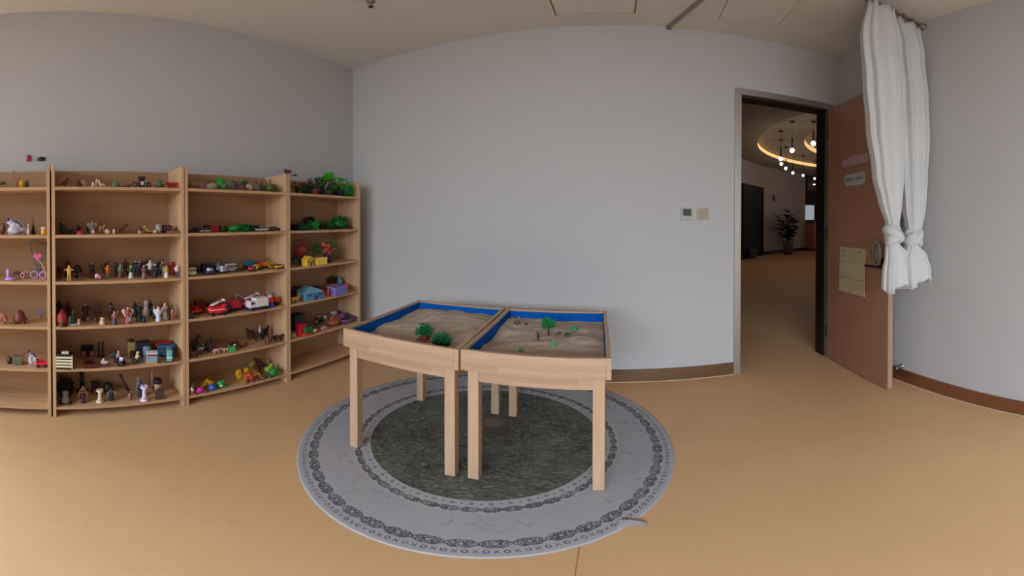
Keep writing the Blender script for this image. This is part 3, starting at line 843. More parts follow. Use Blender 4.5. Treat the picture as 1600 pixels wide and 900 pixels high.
# ------------------------------------------------------------------ toys: one builder per kind
# local frame: +X towards the room, Y along the shelf, Z up; w = width along Y, h = height
GAIN = [1.0]     # photo colour -> surface colour, for the dim shelf interiors
def pt(hexcol, rough=.5):
    key = (hexcol, rough, GAIN[0])
    if key not in _mc:
        c = [v * GAIN[0] for v in hx(hexcol)]
        k = max(1.0, max(c) / .8)
        c = [v / k for v in c]
        s = NT('toy_paint')
        n = s.noise(s.coord('Object'), 60, 2)
        _mc[key] = s.done(s.mix(n, [v * .9 for v in c], [min(1, v * 1.1) for v in c]), rough)
    return _mc[key]
def part(t, name, mb, c, label=None, rough=.5):
    o = tag(mb.build(name, pt(c, rough), t), label)
    if name in ('foliage', 'leaf', 'leaves', 'blossom', 'coils', 'petals', 'antennae'): o['kind'] = 'stuff'
    return o
def SK(c, i, d):
    return c[i] if len(c) > i else d

def b_lump(t, w, h, c, s):
    part(t, 'body', MB().lump((0, 0, h * .46), (w * .38, w * .48, h * .5), s, .25), c[0])
    if len(c) > 1: part(t, 'patch', MB().lump((w * .12, w * .14, h * .62), (w * .26, w * .28, h * .32), s + 3, .2), c[1])
def b_ball(t, w, h, c, s):
    part(t, 'body', MB().sph((0, 0, h / 2), (h / 2, w / 2, h / 2), 14), c[0], None, .3)
    if len(c) > 1: part(t, 'band', MB().torus((0, 0, h / 2), w * .47, w * .06, 18, 6), c[1])
def b_dome(t, w, h, c, s):
    part(t, 'shell', MB().lathe([(w * .5, 0), (w * .48, h * .35), (w * .34, h * .78), (w * .12, h * .97), (0, h)], (0, 0, 0), 16), c[0])
    part(t, 'base', MB().lathe([(w * .54, 0), (w * .54, h * .08), (w * .4, h * .1)], (0, 0, 0), 16), SK(c, 1, c[0]))
def b_coral(t, w, h, c, s):
    mb = MB()
    mb.tube([(0, 0, 0), (0, -w * .02, h * .4), (0, -w * .3, h * .98)], [w * .10, w * .08, w * .045], 7)
    mb.tube([(0, -w * .02, h * .22), (0, w * .15, h * .42), (0, w * .42, h * .72)], [w * .07, w * .06, w * .035], 7)
    mb.tube([(0, -w * .14, h * .6), (0, -w * .42, h * .8)], [w * .05, w * .02], 6)
    part(t, 'branch', mb, c[0])
    part(t, 'base', MB().lathe([(w * .26, 0), (w * .2, h * .06), (0, h * .08)], (0, 0, 0), 10), SK(c, 1, c[0]))
def b_antler(t, w, h, c, s):
    mb = MB(); r = random.Random(s)
    mb.tube([(0, -w * .45, h * .1), (0, -w * .1, h * .3), (0, w * .42, h * .22)], [h * .1, h * .12, h * .07], 6)
    for k in range(5):
        y = -w * .35 + w * .7 * k / 4
        mb.tube([(0, y, h * .25), (r.uniform(-.2, .2) * w, y + r.uniform(-.12, .12) * w, h * r.uniform(.6, 1))], [h * .07, h * .03], 5)
    part(t, 'branch', mb, c[0])
def b_bag(t, w, h, c, s):
    part(t, 'body', MB().lump((0, 0, h * .36), (w * .32, w * .46, h * .4), s, .35, 3), c[0], None, .25)
    part(t, 'neck', MB().lump((0, -w * .2, h * .72), (w * .14, w * .24, h * .2), s + 2, .5), SK(c, 1, c[0]), None, .25)
    part(t, 'ball', MB().sph((0, -w * .4, h * .92), h * .1, 8), SK(c, 2, '2a2a50'))
    part(t, 'ribbon', MB().tube([(0, -w * .4, h * .8), (w * .1, w * .05, h * .75), (w * .2, w * .36, h * .45)], h * .05, 6), SK(c, 2, '2a2a50'))
def b_bottle(t, w, h, c, s):
    part(t, 'body', MB().lathe([(w * .42, 0), (w * .45, h * .05), (w * .45, h * .5), (w * .2, h * .66), (w * .18, h * .8)], (0, 0, 0), 12), c[0])
    part(t, 'cap', MB().lathe([(w * .22, h * .8), (w * .22, h), (0, h)], (0, 0, 0), 12), SK(c, 1, c[0]))
def b_spire(t, w, h, c, s):
    mb = MB()
    for k in range(3):
        z = h * (.0 + .15 * k); r = w * (.5 - .12 * k)
        mb.lathe([(r * .7, z), (r * .7, z + h * .08), (r, z + h * .09), (r * .35, z + h * .16)], (0, 0, 0), 8, None, False)
    part(t, 'tower', mb, c[0])
    part(t, 'needle', MB().lathe([(w * .14, h * .42), (w * .07, h * .6), (w * .05, h * .95), (0, h)], (0, 0, 0), 8), SK(c, 1, c[0]))
def b_jar(t, w, h, c, s):
    part(t, 'body', MB().lathe([(w * .45, 0), (w * .5, h * .08), (w * .5, h * .62), (w * .42, h * .68)], (0, 0, 0), 14), c[0], None, .3)
    part(t, 'lid', MB().lathe([(w * .46, h * .68), (w * .46, h * .98), (w * .4, h), (0, h)], (0, 0, 0), 14), SK(c, 1, 'cfc8c0'))
def b_barrel(t, w, h, c, s):
    part(t, 'body', MB().lathe([(w * .38, 0), (w * .47, h * .25), (w * .5, h * .5), (w * .47, h * .75), (w * .38, h * .98), (0, h * .97)], (0, 0, 0), 14), c[0])
    for z in (.2, .78): part(t, 'hoop', MB().torus((0, 0, h * z), w * .465, w * .025, 16, 5), SK(c, 1, '3a2c22'))
def b_keg(t, w, h, c, s):
    r = h * .48
    part(t, 'body', MB().lathe([(r * .8, -w * .5), (r, -w * .15), (r, w * .15), (r * .8, w * .5)], (0, 0, r), 14, rx3(PI / 2)), c[0])
    for y in (-.3, 0, .3): part(t, 'hoop', MB().torus((0, w * y, r), r * .99, r * .07, 14, 5, rx3(PI / 2)), SK(c, 1, 'a08070'))
def b_box(t, w, h, c, s):
    d = w * .7
    part(t, 'body', MB().box((0, 0, h * .44), (d, w * .94, h * .88), None, min(w, h) * .05), c[0])
    part(t, 'lid', MB().box((0, 0, h * .94), (d * 1.06, w, h * .12), None, min(w, h) * .03), SK(c, 1, c[0]))
def b_flat(t, w, h, c, s):
    part(t, 'tray', MB().box((0, 0, h * .25), (w * .55, w, h * .5), None, h * .12), c[0])
    part(t, 'content', MB().lump((0, w * .08, h * .6), (w * .2, w * .34, h * .38), s, .3), SK(c, 1, c[0]))
def b_chair(t, w, h, c, s):
    part(t, 'seat', MB().box((0, 0, h * .42), (w * .8, w * .8, h * .08), None, h * .02), c[0])
    part(t, 'backrest', MB().box((-w * .36, 0, h * .72), (w * .08, w * .78, h * .55), ry3(-.08), h * .02), c[0])
    for x in (-.32, .32):
        for y in (-.32, .32): part(t, 'leg', MB().tube([(w * x, w * y, 0), (w * x, w * y, h * .4)], w * .05, 5), SK(c, 1, c[0]))
def b_lowchair(t, w, h, c, s):
    part(t, 'seat', MB().lathe([(w * .5, 0), (w * .52, h * .08), (w * .42, h * .2), (0, h * .2)], (0, 0, 0), 16), c[0])
    part(t, 'backrest', MB().box((-w * .1, -w * .3, h * .6), (w * .1, w * .22, h * .78), None, w * .04), SK(c, 1, c[0]))
def b_bench(t, w, h, c, s):
    part(t, 'seat', MB().box((0, 0, h * .6), (w * .3, w, h * .2), None, h * .05), c[0])
    for y in (-.38, .38): part(t, 'leg', MB().box((0, w * y, h * .27), (w * .26, w * .1, h * .54)), SK(c, 1, c[0]))
    part(t, 'backrest', MB().box((-w * .14, 0, h * .85), (w * .05, w, h * .28)), c[0])
def b_wheel(t, w, h, c, s):
    part(t, 'rim', MB().torus((0, 0, h * .5), h * .42, h * .08, 20, 6, ry3(PI / 2), 1, w / h), c[0])
    mb = MB()
    for k in range(5):
        a = 2 * PI * k / 5; mb.tube([(0, 0, h * .5), (0, math.sin(a) * w * .4, h * .5 + math.cos(a) * h * .4)], h * .03, 4)
    part(t, 'spokes', mb, SK(c, 1, c[0]))
    part(t, 'hub', MB().sph((0, 0, h * .5), h * .1, 8), SK(c, 1, c[0]))
def b_loop(t, w, h, c, s):
    P = [(0, w * .02, h * .1), (0, -w * .18, h * .35), (0, -w * .3, h * .6), (0, -w * .46, h * .85), (0, -w * .38, h * .96), (0, -w * .1, h * .98), (0, w * .25, h * .92), (0, w * .46, h * .88), (0, w * .4, h * .66), (0, w * .18, h * .5), (0, w * .06, h * .3), (0, w * .02, h * .1)]
    part(t, 'tube', MB().tube(P, w * .04, 7), c[0])
    part(t, 'body', MB().box((0, w * -.02, h * .16), (w * .12, w * .3, h * .3), None, w * .04), c[0])
    part(t, 'earpiece', MB().sph((0, w * .44, h * .9), w * .07, 8), SK(c, 1, '4a2838'))
def heart(mb, w, c, d):
    P = []
    for k in range(24):
        a = 2 * PI * k / 24
        P.append((.5 * w * (16 * math.sin(a) ** 3) / 16, .5 * w * (13 * math.cos(a) - 5 * math.cos(2 * a) - 2 * math.cos(3 * a) - math.cos(4 * a)) / 16))
    return mb.prism(P, -d / 2, d / 2, c, rz3(PI / 2) @ rx3(PI / 2))
def b_heartwand(t, w, h, c, s):
    part(t, 'heart', heart(MB(), w * .62, (0, -w * .2, h * .82), w * .14), c[0])
    part(t, 'handle', MB().tube([(0, -w * .1, h * .68), (0, w * .16, h * .5), (0, w * .34, h * .25), (0, w * .36, 0.002)], w * .035, 6), SK(c, 1, 'b0a0a0'))
def b_bow(t, w, h, c, s):
    for k in (-1, 1): part(t, 'loop', MB().torus((0, k * w * .25, h * .5), h * .3, h * .13, 12, 5, ry3(PI / 2) @ rz3(.0), 1, w / h * .6), c[0])
    part(t, 'knot', MB().sph((0, 0, h * .5), h * .2, 8), SK(c, 1, c[0]))
def b_shell(t, w, h, c, s):
    mb = MB()
    for k in range(9):
        a = -1.2 + 2.4 * k / 8
        mb.tube([(0, 0, h * .1), (w * .06, math.sin(a) * w * .3, h * .1 + math.cos(a) * h * .6), (0, math.sin(a) * w * .48, h * .12 + math.cos(a) * h * .85)], [h * .08, h * .13, h * .1], 6)
    part(t, 'ribs', mb, c[0])
    part(t, 'hinge', MB().sph((0, 0, h * .1), (h * .14, w * .16, h * .12), 8), SK(c, 1, c[0]))
def b_ring(t, w, h, c, s):
    part(t, 'ring', MB().torus((0, 0, h * .5), h * .36, h * .14, 18, 7, ry3(PI / 2), 1, w / h), c[0])
    if len(c) > 1: part(t, 'centre', MB().sph((0, 0, h * .5), (h * .12, w * .24, h * .24), 8), c[1])
def b_flower(t, w, h, c, s):
    mb = MB(); n = 7
    for k in range(n):
        a = 2 * PI * k / n
        mb.sph((w * .03, math.cos(a) * w * .27, h * .62 + math.sin(a) * h * .2), (w * .08, w * .2, h * .17), 8, rx3(a) if False else None)
    part(t, 'petals', mb, c[0])
    part(t, 'centre', MB().sph((w * .1, 0, h * .62), w * .13, 8), SK(c, 1, c[0]))
    part(t, 'stem', MB().tube([(0, 0, 0), (0, 0, h * .5)], w * .05, 6), SK(c, 2, '2f5a28'))
# --- figures
def person_body(w, h, mb, arms, legs):
    """continuous clothed figure: legs run into torso and shoulders"""
    if legs:
        for y in (-1, 1):
            mb.tube([(0, y * h * .085, 0), (h * .005, y * h * .08, h * .24), (0, y * h * .065, h * .46), (0, y * h * .03, h * .56)], [h * .045, h * .045, h * .065, h * .07], 8)
    mb.tube([(0, 0, h * .42), (0, 0, h * .55), (0, 0, h * .70), (0, 0, h * .79), (0, 0, h * .84)], [h * .10, h * .095, h * .12, h * .115, h * .045], 10, 1.35)
    return mb
def arm(mb, h, y, mode, w):
    sh = (0, y * h * .13, h * .77)
    if mode == 'out': P = [sh, (h * .02, y * w * .34, h * .72), (h * .04, y * w * .5, h * .70)]
    elif mode == 'up': P = [sh, (0, y * h * .22, h * .86), (h * .02, y * h * .24, h * 1.0)]
    elif mode == 'front': P = [sh, (h * .05, y * h * .17, h * .62), (h * .17, y * h * .06, h * .64)]
    else: P = [sh, (0, y * h * .18, h * .60), (h * .05, y * h * .16, h * .46)]
    mb.tube(P, [h * .048, h * .04, h * .03], 7)
    return P[-1]
def b_man(t, w, h, c, s, arms=None, prop=None, hat=False, legs=True, robe=False, base=None):
    """colours: clothes, skin, hair, trousers or skirt"""
    z0 = 0
    m = arms or ('down', 'front', 'out', 'up')[s % 4]
    if robe:
        part(t, 'robe', MB().lathe([(h * .20, 0), (h * .19, h * .05), (h * .12, h * .42), (h * .10, h * .5)], (0, 0, 0), 12), SK(c, 3, c[0]))
        part(t, 'body', person_body(w, h, MB(), m, False), c[0])
    else:
        mb = MB()
        for y in (-1, 1):
            mb.tube([(h * .03, y * h * .07, 0), (0, y * h * .07, h * .03), (0, y * h * .075, h * .24), (0, y * h * .06, h * .46)], [h * .04, h * .05, h * .045, h * .07], 8)
        part(t, 'trousers', mb, SK(c, 3, c[0]))
        part(t, 'body', person_body(w, h, MB(), m, False), c[0])
    hands = []
    for y in (-1, 1):
        mb = MB(); e = arm(mb, h, y, m if y == 1 or m in ('out', 'front') else 'down', w); part(t, 'arm', mb, c[0]); hands.append(e)
    for e in hands: part(t, 'hand', MB().sph(e, h * .035, 6), SK(c, 1, 'c8a080'))
    mb = MB()
    mb.sph((h * .01, 0, h * .90), (h * .08, h * .078, h * .095), 10); mb.tube([(0, 0, h * .80), (0, 0, h * .86)], h * .04, 7); mb.sph((h * .09, 0, h * .89), h * .016, 5)
    part(t, 'head', mb, SK(c, 1, 'c8a080'))
    hm = MB(); hm.sph((-h * .018, 0, h * .925), (h * .085, h * .088, h * .085), 10)
    if robe: hm.tube([(-h * .05, 0, h * .95), (-h * .08, 0, h * .8), (-h * .09, 0, h * .62)], [h * .07, h * .08, h * .05], 8, .6)
    part(t, 'hair', hm, SK(c, 2, '2a1a14'))
    if hat: part(t, 'hat', MB().lathe([(h * .15, h * .95), (h * .15, h * .965), (h * .08, h * .97), (h * .07, h * 1.06), (0, h * 1.07)], (0, 0, 0), 12), SK(c, 2, '2a1a14'))
    if prop: part(t, 'staff', MB().tube([(h * .1, -h * .2, 0), (h * .1, -h * .2, h * 1.02)], h * .015, 5), prop)
    if base: part(t, 'base', MB().lathe([(w * .45, 0), (w * .45, h * .03), (w * .38, h * .04)], (0, 0, 0), 12), base)
def b_robe(t, w, h, c, s, **k): b_man(t, w, h, c, s, robe=True, **k)
def b_armsout(t, w, h, c, s): b_man(t, w, h, c, s, arms='out')
def b_armsup(t, w, h, c, s): b_man(t, w, h, c, s, arms='up')
def b_hatman(t, w, h, c, s): b_man(t, w, h * .93, c, s, hat=True)
def b_staff(t, w, h, c, s): b_man(t, w, h, c, s, prop='6a4a2a')
def b_angel(t, w, h, c, s):
    b_man(t, w, h, c, s, robe=True, arms='front')
    for y in (-1, 1):
        mb = MB(); mb.sph((-h * .06, y * w * .30, h * .66), (h * .025, w * .2, h * .2), 10, rx3(-y * .5)); mb.sph((-h * .06, y * w * .24, h * .48), (h * .02, w * .12, h * .14), 8)
        part(t, 'wing', mb, SK(c, 4, 'd8d8d8'))
def b_lying(t, w, h, c, s):
    part(t, 'body', MB().tube([(0, -w * .2, h * .4), (0, w * .1, h * .42), (0, w * .28, h * .3), (w * .05, w * .48, h * .2)], [h * .3, h * .34, h * .22, h * .12], 9), c[0])
    part(t, 'head', MB().sph((0, -w * .36, h * .5), (h * .36, h * .34, h * .36), 10), SK(c, 1, 'd0a088'))
    part(t, 'hair', MB().sph((-h * .06, -w * .40, h * .55), (h * .36, h * .34, h * .36), 10), SK(c, 2, '4a2a1a'))
    part(t, 'arm', MB().tube([(h * .1, -w * .15, h * .5), (h * .35, 0, h * .3), (h * .3, w * .15, h * .2)], h * .1, 6), SK(c, 3, c[0]))
# --- animals
def b_beast(t, w, h, c, s, neck=.25, ears=True, mane=None, horns=None, tail=.3, lie=False):
    """one continuous trunk, neck, head and four jointed legs; head points to +Y"""
    L = w; r = h * .2; zt = h * (.34 if lie else .52)
    mb = MB()
    mb.tube([(0, -L * .36, zt + r * .1), (0, -L * .28, zt + r * .1), (0, -L * .05, zt - r * .12), (0, L * .14, zt + r * .05), (0, L * .24, zt + h * neck * .45), (0, L * .30, h * (.76 if neck > .2 else .62)), (0, L * .36, h * (.84 if neck > .2 else .66)), (0, L * .48, h * (.76 if neck > .2 else .58))],
            [r * .45, r * .95, r * .9, r * 1.0, r * .7, r * .5, r * .52, r * .28], 10)
    if not lie:
        for y, f in ((-L * .27, -1), (L * .14, 1)):
            for x in (-1, 1):
                xx = x * r * .55
                if f < 0: P = [(xx, y, zt), (xx, y + L * .03, zt * .62), (xx, y - L * .03, zt * .34), (xx, y, 0)]
                else: P = [(xx, y, zt), (xx, y, zt * .6), (xx, y + L * .012, zt * .34), (xx, y, 0)]
                mb.tube(P, [r * .42, r * .32, r * .2, r * .2], 7)
    else:
        for y in (-L * .27, L * .16):
            for x in (-1, 1): mb.tube([(x * r * .6, y, zt * .6), (x * r * 1.0, y + L * .05, zt * .25), (x * r * .9, y + L * .18, zt * .14)], [r * .4, r * .28, r * .18], 7)
    if ears:
        for x in (-1, 1): mb.sph((x * r * .3, L * .335, h * (.93 if neck > .2 else .74)), (r * .1, r * .12, r * .26), 6)
    part(t, 'body', mb, c[0])
    part(t, 'tail', MB().tube([(0, -L * .36, zt + r * .3), (0, -L * .44, zt + r * .1), (0, -L * (.36 + tail * .42), zt * .55)], [r * .16, r * .13, r * .08], 6), SK(c, 1, c[0]))
    if mane: part(t, 'mane', MB().tube([(0, L * .12, zt + r * 1.1), (0, L * .22, h * .76), (0, L * .31, h * .9)], [r * .22, r * .26, r * .16], 6), mane)
    if horns: 
        mb = MB()
        for x in (-1, 1): mb.tube([(x * r * .25, L * .34, h * .86), (x * r * .7, L * .33, h * .97), (x * r * .8, L * .36, h * 1.05)], [r * .1, r * .08, r * .03], 5)
        part(t, 'horns', mb, horns)
    if len(c) > 2: part(t, 'patch', MB().sph((r * .3, -L * .06, zt + r * .1), (r * .75, L * .13, r * .8), 8), c[2])
def b_horse(t, w, h, c, s): b_beast(t, w, h, c, s, .3, True, SK(c, 1, c[0]))
def b_dog(t, w, h, c, s): b_beast(t, w, h, c, s, .15)
def b_cow(t, w, h, c, s): b_beast(t, w, h, c, s, .12, True, None, 'c8b8a0')
def b_lyingbeast(t, w, h, c, s): b_beast(t, w, h, c, s, .25, True, None, None, .3, True)
def b_deer(t, w, h, c, s): b_beast(t, w, h, c, s, .3, True, None, '5a3a22', .05)
def b_horserider(t, w, h, c, s):
    b_beast(t, w, h * .8, c, s, .3, True, SK(c, 1, c[0]))
    part(t, 'rider', MB().tube([(0, 0, h * .5), (0, 0, h * .8), (0, 0, h * .84)], [h * .1, h * .09, h * .04], 8).sph((0, 0, h * .92), h * .075, 8), SK(c, 3, 'd0d0d8'))
def b_cat(t, w, h, c, s):
    mb = MB(); mb.tube([(0, 0, 0), (0, 0, h * .2), (w * .04, 0, h * .45), (w * .06, 0, h * .62), (w * .1, 0, h * .78)], [w * .36, w * .42, w * .3, w * .22, w * .24], 10); mb.sph((w * .14, 0, h * .8), (w * .28, w * .3, h * .17), 10)
    for y in (-1, 1): mb.lathe([(w * .09, 0), (0, h * .14)], (w * .1, y * w * .18, h * .88), 6); mb.tube([(w * .2, y * w * .14, h * .35), (w * .3, y * w * .14, 0)], w * .09, 6)
    part(t, 'body', mb, c[0])
    part(t, 'tail', MB().tube([(-w * .3, 0, h * .08), (-w * .35, w * .3, h * .1), (-w * .1, w * .48, h * .12)], w * .08, 6), SK(c, 1, c[0]))
    if len(c) > 2: part(t, 'base', MB().box((0, 0, h * .03), (w * .9, w, h * .07)), c[2])
def b_bird(t, w, h, c, s):
    mb = MB(); mb.tube([(0, -w * .3, h * .4), (0, -w * .1, h * .42), (0, w * .12, h * .55), (0, w * .22, h * .75), (0, w * .3, h * .86)], [h * .1, h * .24, h * .26, h * .15, h * .14], 9); mb.sph((0, w * .3, h * .86), h * .15, 8)
    part(t, 'body', mb, c[0])
    part(t, 'beak', MB().lathe([(h * .06, 0), (0, h * .18)], (0, w * .38, h * .85), 6, rx3(-PI / 2)), SK(c, 2, 'c89030'))
    for x in (-1, 1): part(t, 'wing', MB().sph((x * h * .22, -w * .06, h * .52), (h * .06, w * .26, h * .2), 8, rx3(.35)), SK(c, 1, c[0]))
    part(t, 'tail', MB().box((0, -w * .42, h * .42), (h * .2, w * .26, h * .04), rx3(-.2)), SK(c, 1, c[0]))
    mb = MB()
    for x in (-1, 1): mb.tube([(x * h * .08, 0, h * .3), (x * h * .08, w * .02, 0)], h * .03, 5)
    part(t, 'leg', mb, SK(c, 2, 'c89030'))
def b_feather(t, w, h, c, s):
    part(t, 'shaft', MB().tube([(0, w * .35, 0), (0, w * .2, h * .3), (0, -w * .05, h * .65), (0, -w * .45, h)], w * .03, 5), SK(c, 1, c[0]))
    mb = MB(); r = random.Random(s)
    for k in range(12):
        f = k / 11; y = w * (.2 - .62 * f); z = h * (.25 + .7 * f)
        mb.sph((r.uniform(-.1, .1) * w, y, z), (w * .1, w * (.26 - .14 * f), h * .06), 8, rx3(-.6 + r.uniform(-.4, .4)))
    part(t, 'vane', mb, c[0])
def b_dino(t, w, h, c, s):
    mb = MB(); mb.tube([(0, -w * .5, h * .28), (0, -w * .32, h * .34), (0, -w * .12, h * .46), (0, w * .06, h * .52), (0, w * .2, h * .68), (0, w * .28, h * .86), (0, w * .38, h * .92), (0, w * .48, h * .84)], [h * .02, h * .06, h * .15, h * .18, h * .11, h * .08, h * .1, h * .06], 9)
    for x in (-1, 1):
        mb.tube([(x * h * .12, -w * .04, h * .42), (x * h * .15, w * .02, h * .22), (x * h * .14, -w * .04, h * .1), (x * h * .14, w * .03, 0)], [h * .1, h * .07, h * .04, h * .05], 7)
        mb.tube([(x * h * .1, w * .16, h * .52), (x * h * .12, w * .22, h * .42), (x * h * .12, w * .26, h * .4)], [h * .04, h * .03, h * .02], 6)
    part(t, 'body', mb, c[0])
    mb = MB()
    for k in range(7): mb.lathe([(h * .04, 0), (0, h * .1)], (0, -w * .3 + w * .07 * k, h * (.42 + .035 * k)), 5)
    part(t, 'crest', mb, SK(c, 1, c[0]))
def b_turtle(t, w, h, c, s):
    part(t, 'shell', MB().lathe([(w * .4, 0), (w * .4, h * .25), (w * .28, h * .8), (0, h)], (0, 0, h * .12), 14), c[0])
    mb = MB(); mb.tube([(0, w * .3, h * .3), (0, w * .45, h * .45)], [h * .16, h * .18], 7)
    for x in (-1, 1):
        for y in (-1, 1): mb.sph((x * w * .3, y * w * .26, h * .1), (w * .1, w * .1, h * .12), 6)
    part(t, 'body', mb, SK(c, 1, c[0]))
def b_frog(t, w, h, c, s):
    mb = MB(); mb.sph((0, 0, h * .4), (w * .34, w * .4, h * .38), 10); mb.sph((w * .2, 0, h * .62), (w * .25, w * .3, h * .26), 10)
    for y in (-1, 1): mb.sph((w * .2, y * w * .18, h * .88), h * .13, 7); mb.tube([(0, y * w * .36, h * .3), (w * .2, y * w * .5, h * .1), (w * .35, y * w * .4, h * .05)], h * .09, 6)
    part(t, 'body', mb, c[0])
    if len(c) > 1: part(t, 'belly', MB().sph((w * .26, 0, h * .36), (w * .16, w * .26, h * .24), 8), c[1])
def b_snake(t, w, h, c, s):
    P = [(math.sin(k * 1.3) * w * .1, -w * .5 + w * k / 9, h * (.25 + .3 * (k == 9))) for k in range(10)]
    part(t, 'body', MB().tube(P, [h * .1] + [h * .24] * 7 + [h * .26, h * .2], 7), c[0])
    part(t, 'head', MB().sph((P[-1][0], P[-1][1], P[-1][2]), (h * .3, h * .5, h * .25), 8), SK(c, 1, c[0]))
def b_spider(t, w, h, c, s):
    mb = MB(); mb.sph((0, 0, h * .5), (w * .22, w * .2, h * .34), 9); mb.sph((w * .2, 0, h * .42), w * .12, 8)
    part(t, 'body', mb, c[0])
    for k in range(4):
        for y in (-1, 1):
            x = -w * .15 + w * .11 * k
            part(t, 'leg', MB().tube([(x, y * w * .12, h * .5), (x * 1.6, y * w * .34, h * .85), (x * 2, y * w * .5, 0)], h * .04, 5), SK(c, 1, c[0]))
def b_butterfly(t, w, h, c, s):
    part(t, 'body', MB().tube([(0, 0, h * .05), (0, 0, h * .5), (0, 0, h * .8)], [h * .05, h * .09, h * .07], 7), SK(c, 1, '2a1a14'))
    for y in (-1, 1):
        mb = MB(); mb.sph((0, y * w * .27, h * .62), (h * .05, w * .24, h * .34), 10); mb.sph((0, y * w * .2, h * .26), (h * .05, w * .18, h * .24), 10)
        part(t, 'wing', mb, SK(c, 0 if y < 0 or len(c) < 3 else 2, c[0]))
    mb = MB()
    for y in (-1, 1): mb.tube([(0, 0, h * .8), (0, y * w * .08, h)], h * .02, 4)
    part(t, 'antennae', mb, SK(c, 1, '2a1a14'))
def b_wallbug(t, w, h, c, s):
    # stuck on the wall: flat oval back with legs, origin at its centre on the wall
    part(t, 'body', MB().sph((h * .12, 0, 0), (h * .2, w * .38, h * .42), 12), c[0])
    part(t, 'head', MB().sph((h * .12, w * (.0 if s % 2 else -.36), h * (.44 if s % 2 else -.05)), (h * .12, w * .16, h * .12), 8), SK(c, 1, c[0]))
    for k in (-1, 0, 1):
        for y in (-1, 1): part(t, 'leg', MB().tube([(h * .06, y * w * .28, k * h * .22), (h * .1, y * w * .42, k * h * .32), (0, y * w * .5, k * h * .42)], h * .03, 4), c[0])
def b_fish(t, w, h, c, s):
    part(t, 'body', MB().tube([(0, -w * .3, h * .5), (0, -w * .1, h * .5), (0, w * .15, h * .5), (0, w * .45, h * .5)], [h * .1, h * .34, h * .4, h * .1], 9, .5), c[0])
    part(t, 'tail', MB().prism([(-w * .5, h * .1), (-w * .28, h * .5), (-w * .5, h * .9)], -h * .04, h * .04, (0, 0, 0), rz3(PI / 2) @ rx3(PI / 2)), SK(c, 1, c[0]))
# --- vehicles: length along Y
def wheels(t, L, r, wd, c='161616', xs=(-.3, .3)):
    for y in xs:
        for x in (-1, 1):
            part(t, 'wheel', MB().lathe([(r, -r * .35), (r, r * .35)], (x * wd * .5, y * L, r), 12, ry3(PI / 2)), c)
def b_car(t, w, h, c, s):
    L, W_ = w, min(w * .46, h * 1.3); r = h * .2
    mb = MB(); mb.box((0, 0, h * .42), (W_, L, h * .4), None, h * .1)
    part(t, 'body', mb, c[0], None, .3)
    mb = MB(); mb.prism([(-L * .26, 0), (L * .24, 0), (L * .14, h * .36), (-L * .16, h * .36)], -W_ * .42, W_ * .42, (0, 0, h * .60), rz3(PI / 2) @ rx3(PI / 2)); part(t, 'cabin', mb, SK(c, 1, '1c2430'), None, .2)
    part(t, 'roof', MB().box((0, -L * .01, h * .96), (W_ * .86, L * .3, h * .05), None, h * .015), c[0], None, .3)
    wheels(t, L, r, W_)
    for x in (-1, 1): part(t, 'headlight', MB().sph((x * W_ * .32, L * .49, h * .44), h * .07, 6), 'd8d0b0')
def b_bus(t, w, h, c, s):
    L, W_ = w, min(w * .45, h * .8); r = h * .13
    part(t, 'body', MB().box((0, 0, h * .54), (W_, L, h * .84), None, h * .06), c[0], None, .3)
    n = 4
    for k in range(n):
        y = -L * .36 + L * .72 * k / (n - 1)
        for x in (-1, 1): part(t, 'window', MB().box((x * W_ * .502, y, h * .70), (.001, L * .17, h * .26)), SK(c, 1, '14181e'))
    part(t, 'windscreen', MB().box((0, L * .502, h * .68), (W_ * .8, .001, h * .3)), SK(c, 1, '14181e'))
    part(t, 'stripe', MB().box((0, 0, h * .42), (W_ * 1.01, L * 1.005, h * .08)), SK(c, 2, c[0]))
    part(t, 'roof', MB().box((0, 0, h * .97), (W_ * .9, L * .94, h * .05), None, h * .015), SK(c, 3, c[0]))
    wheels(t, L, r, W_)
def b_truck(t, w, h, c, s):
    L, W_ = w, min(w * .42, h * .75); r = h * .15
    part(t, 'chassis', MB().box((0, 0, h * .22), (W_ * .8, L, h * .1)), SK(c, 2, '202024'))
    part(t, 'cab', MB().box((0, L * .35, h * .5), (W_, L * .28, h * .55), None, h * .06), c[0], None, .3)
    part(t, 'window', MB().box((0, L * .36, h * .62), (W_ * 1.01, L * .18, h * .18)), '182028')
    part(t, 'cargo_box', MB().box((0, -L * .14, h * .62), (W_, L * .66, h * .7), None, h * .03), SK(c, 1, c[0]), None, .4)
    wheels(t, L, r, W_, '161616', (-.34, -.12, .34))
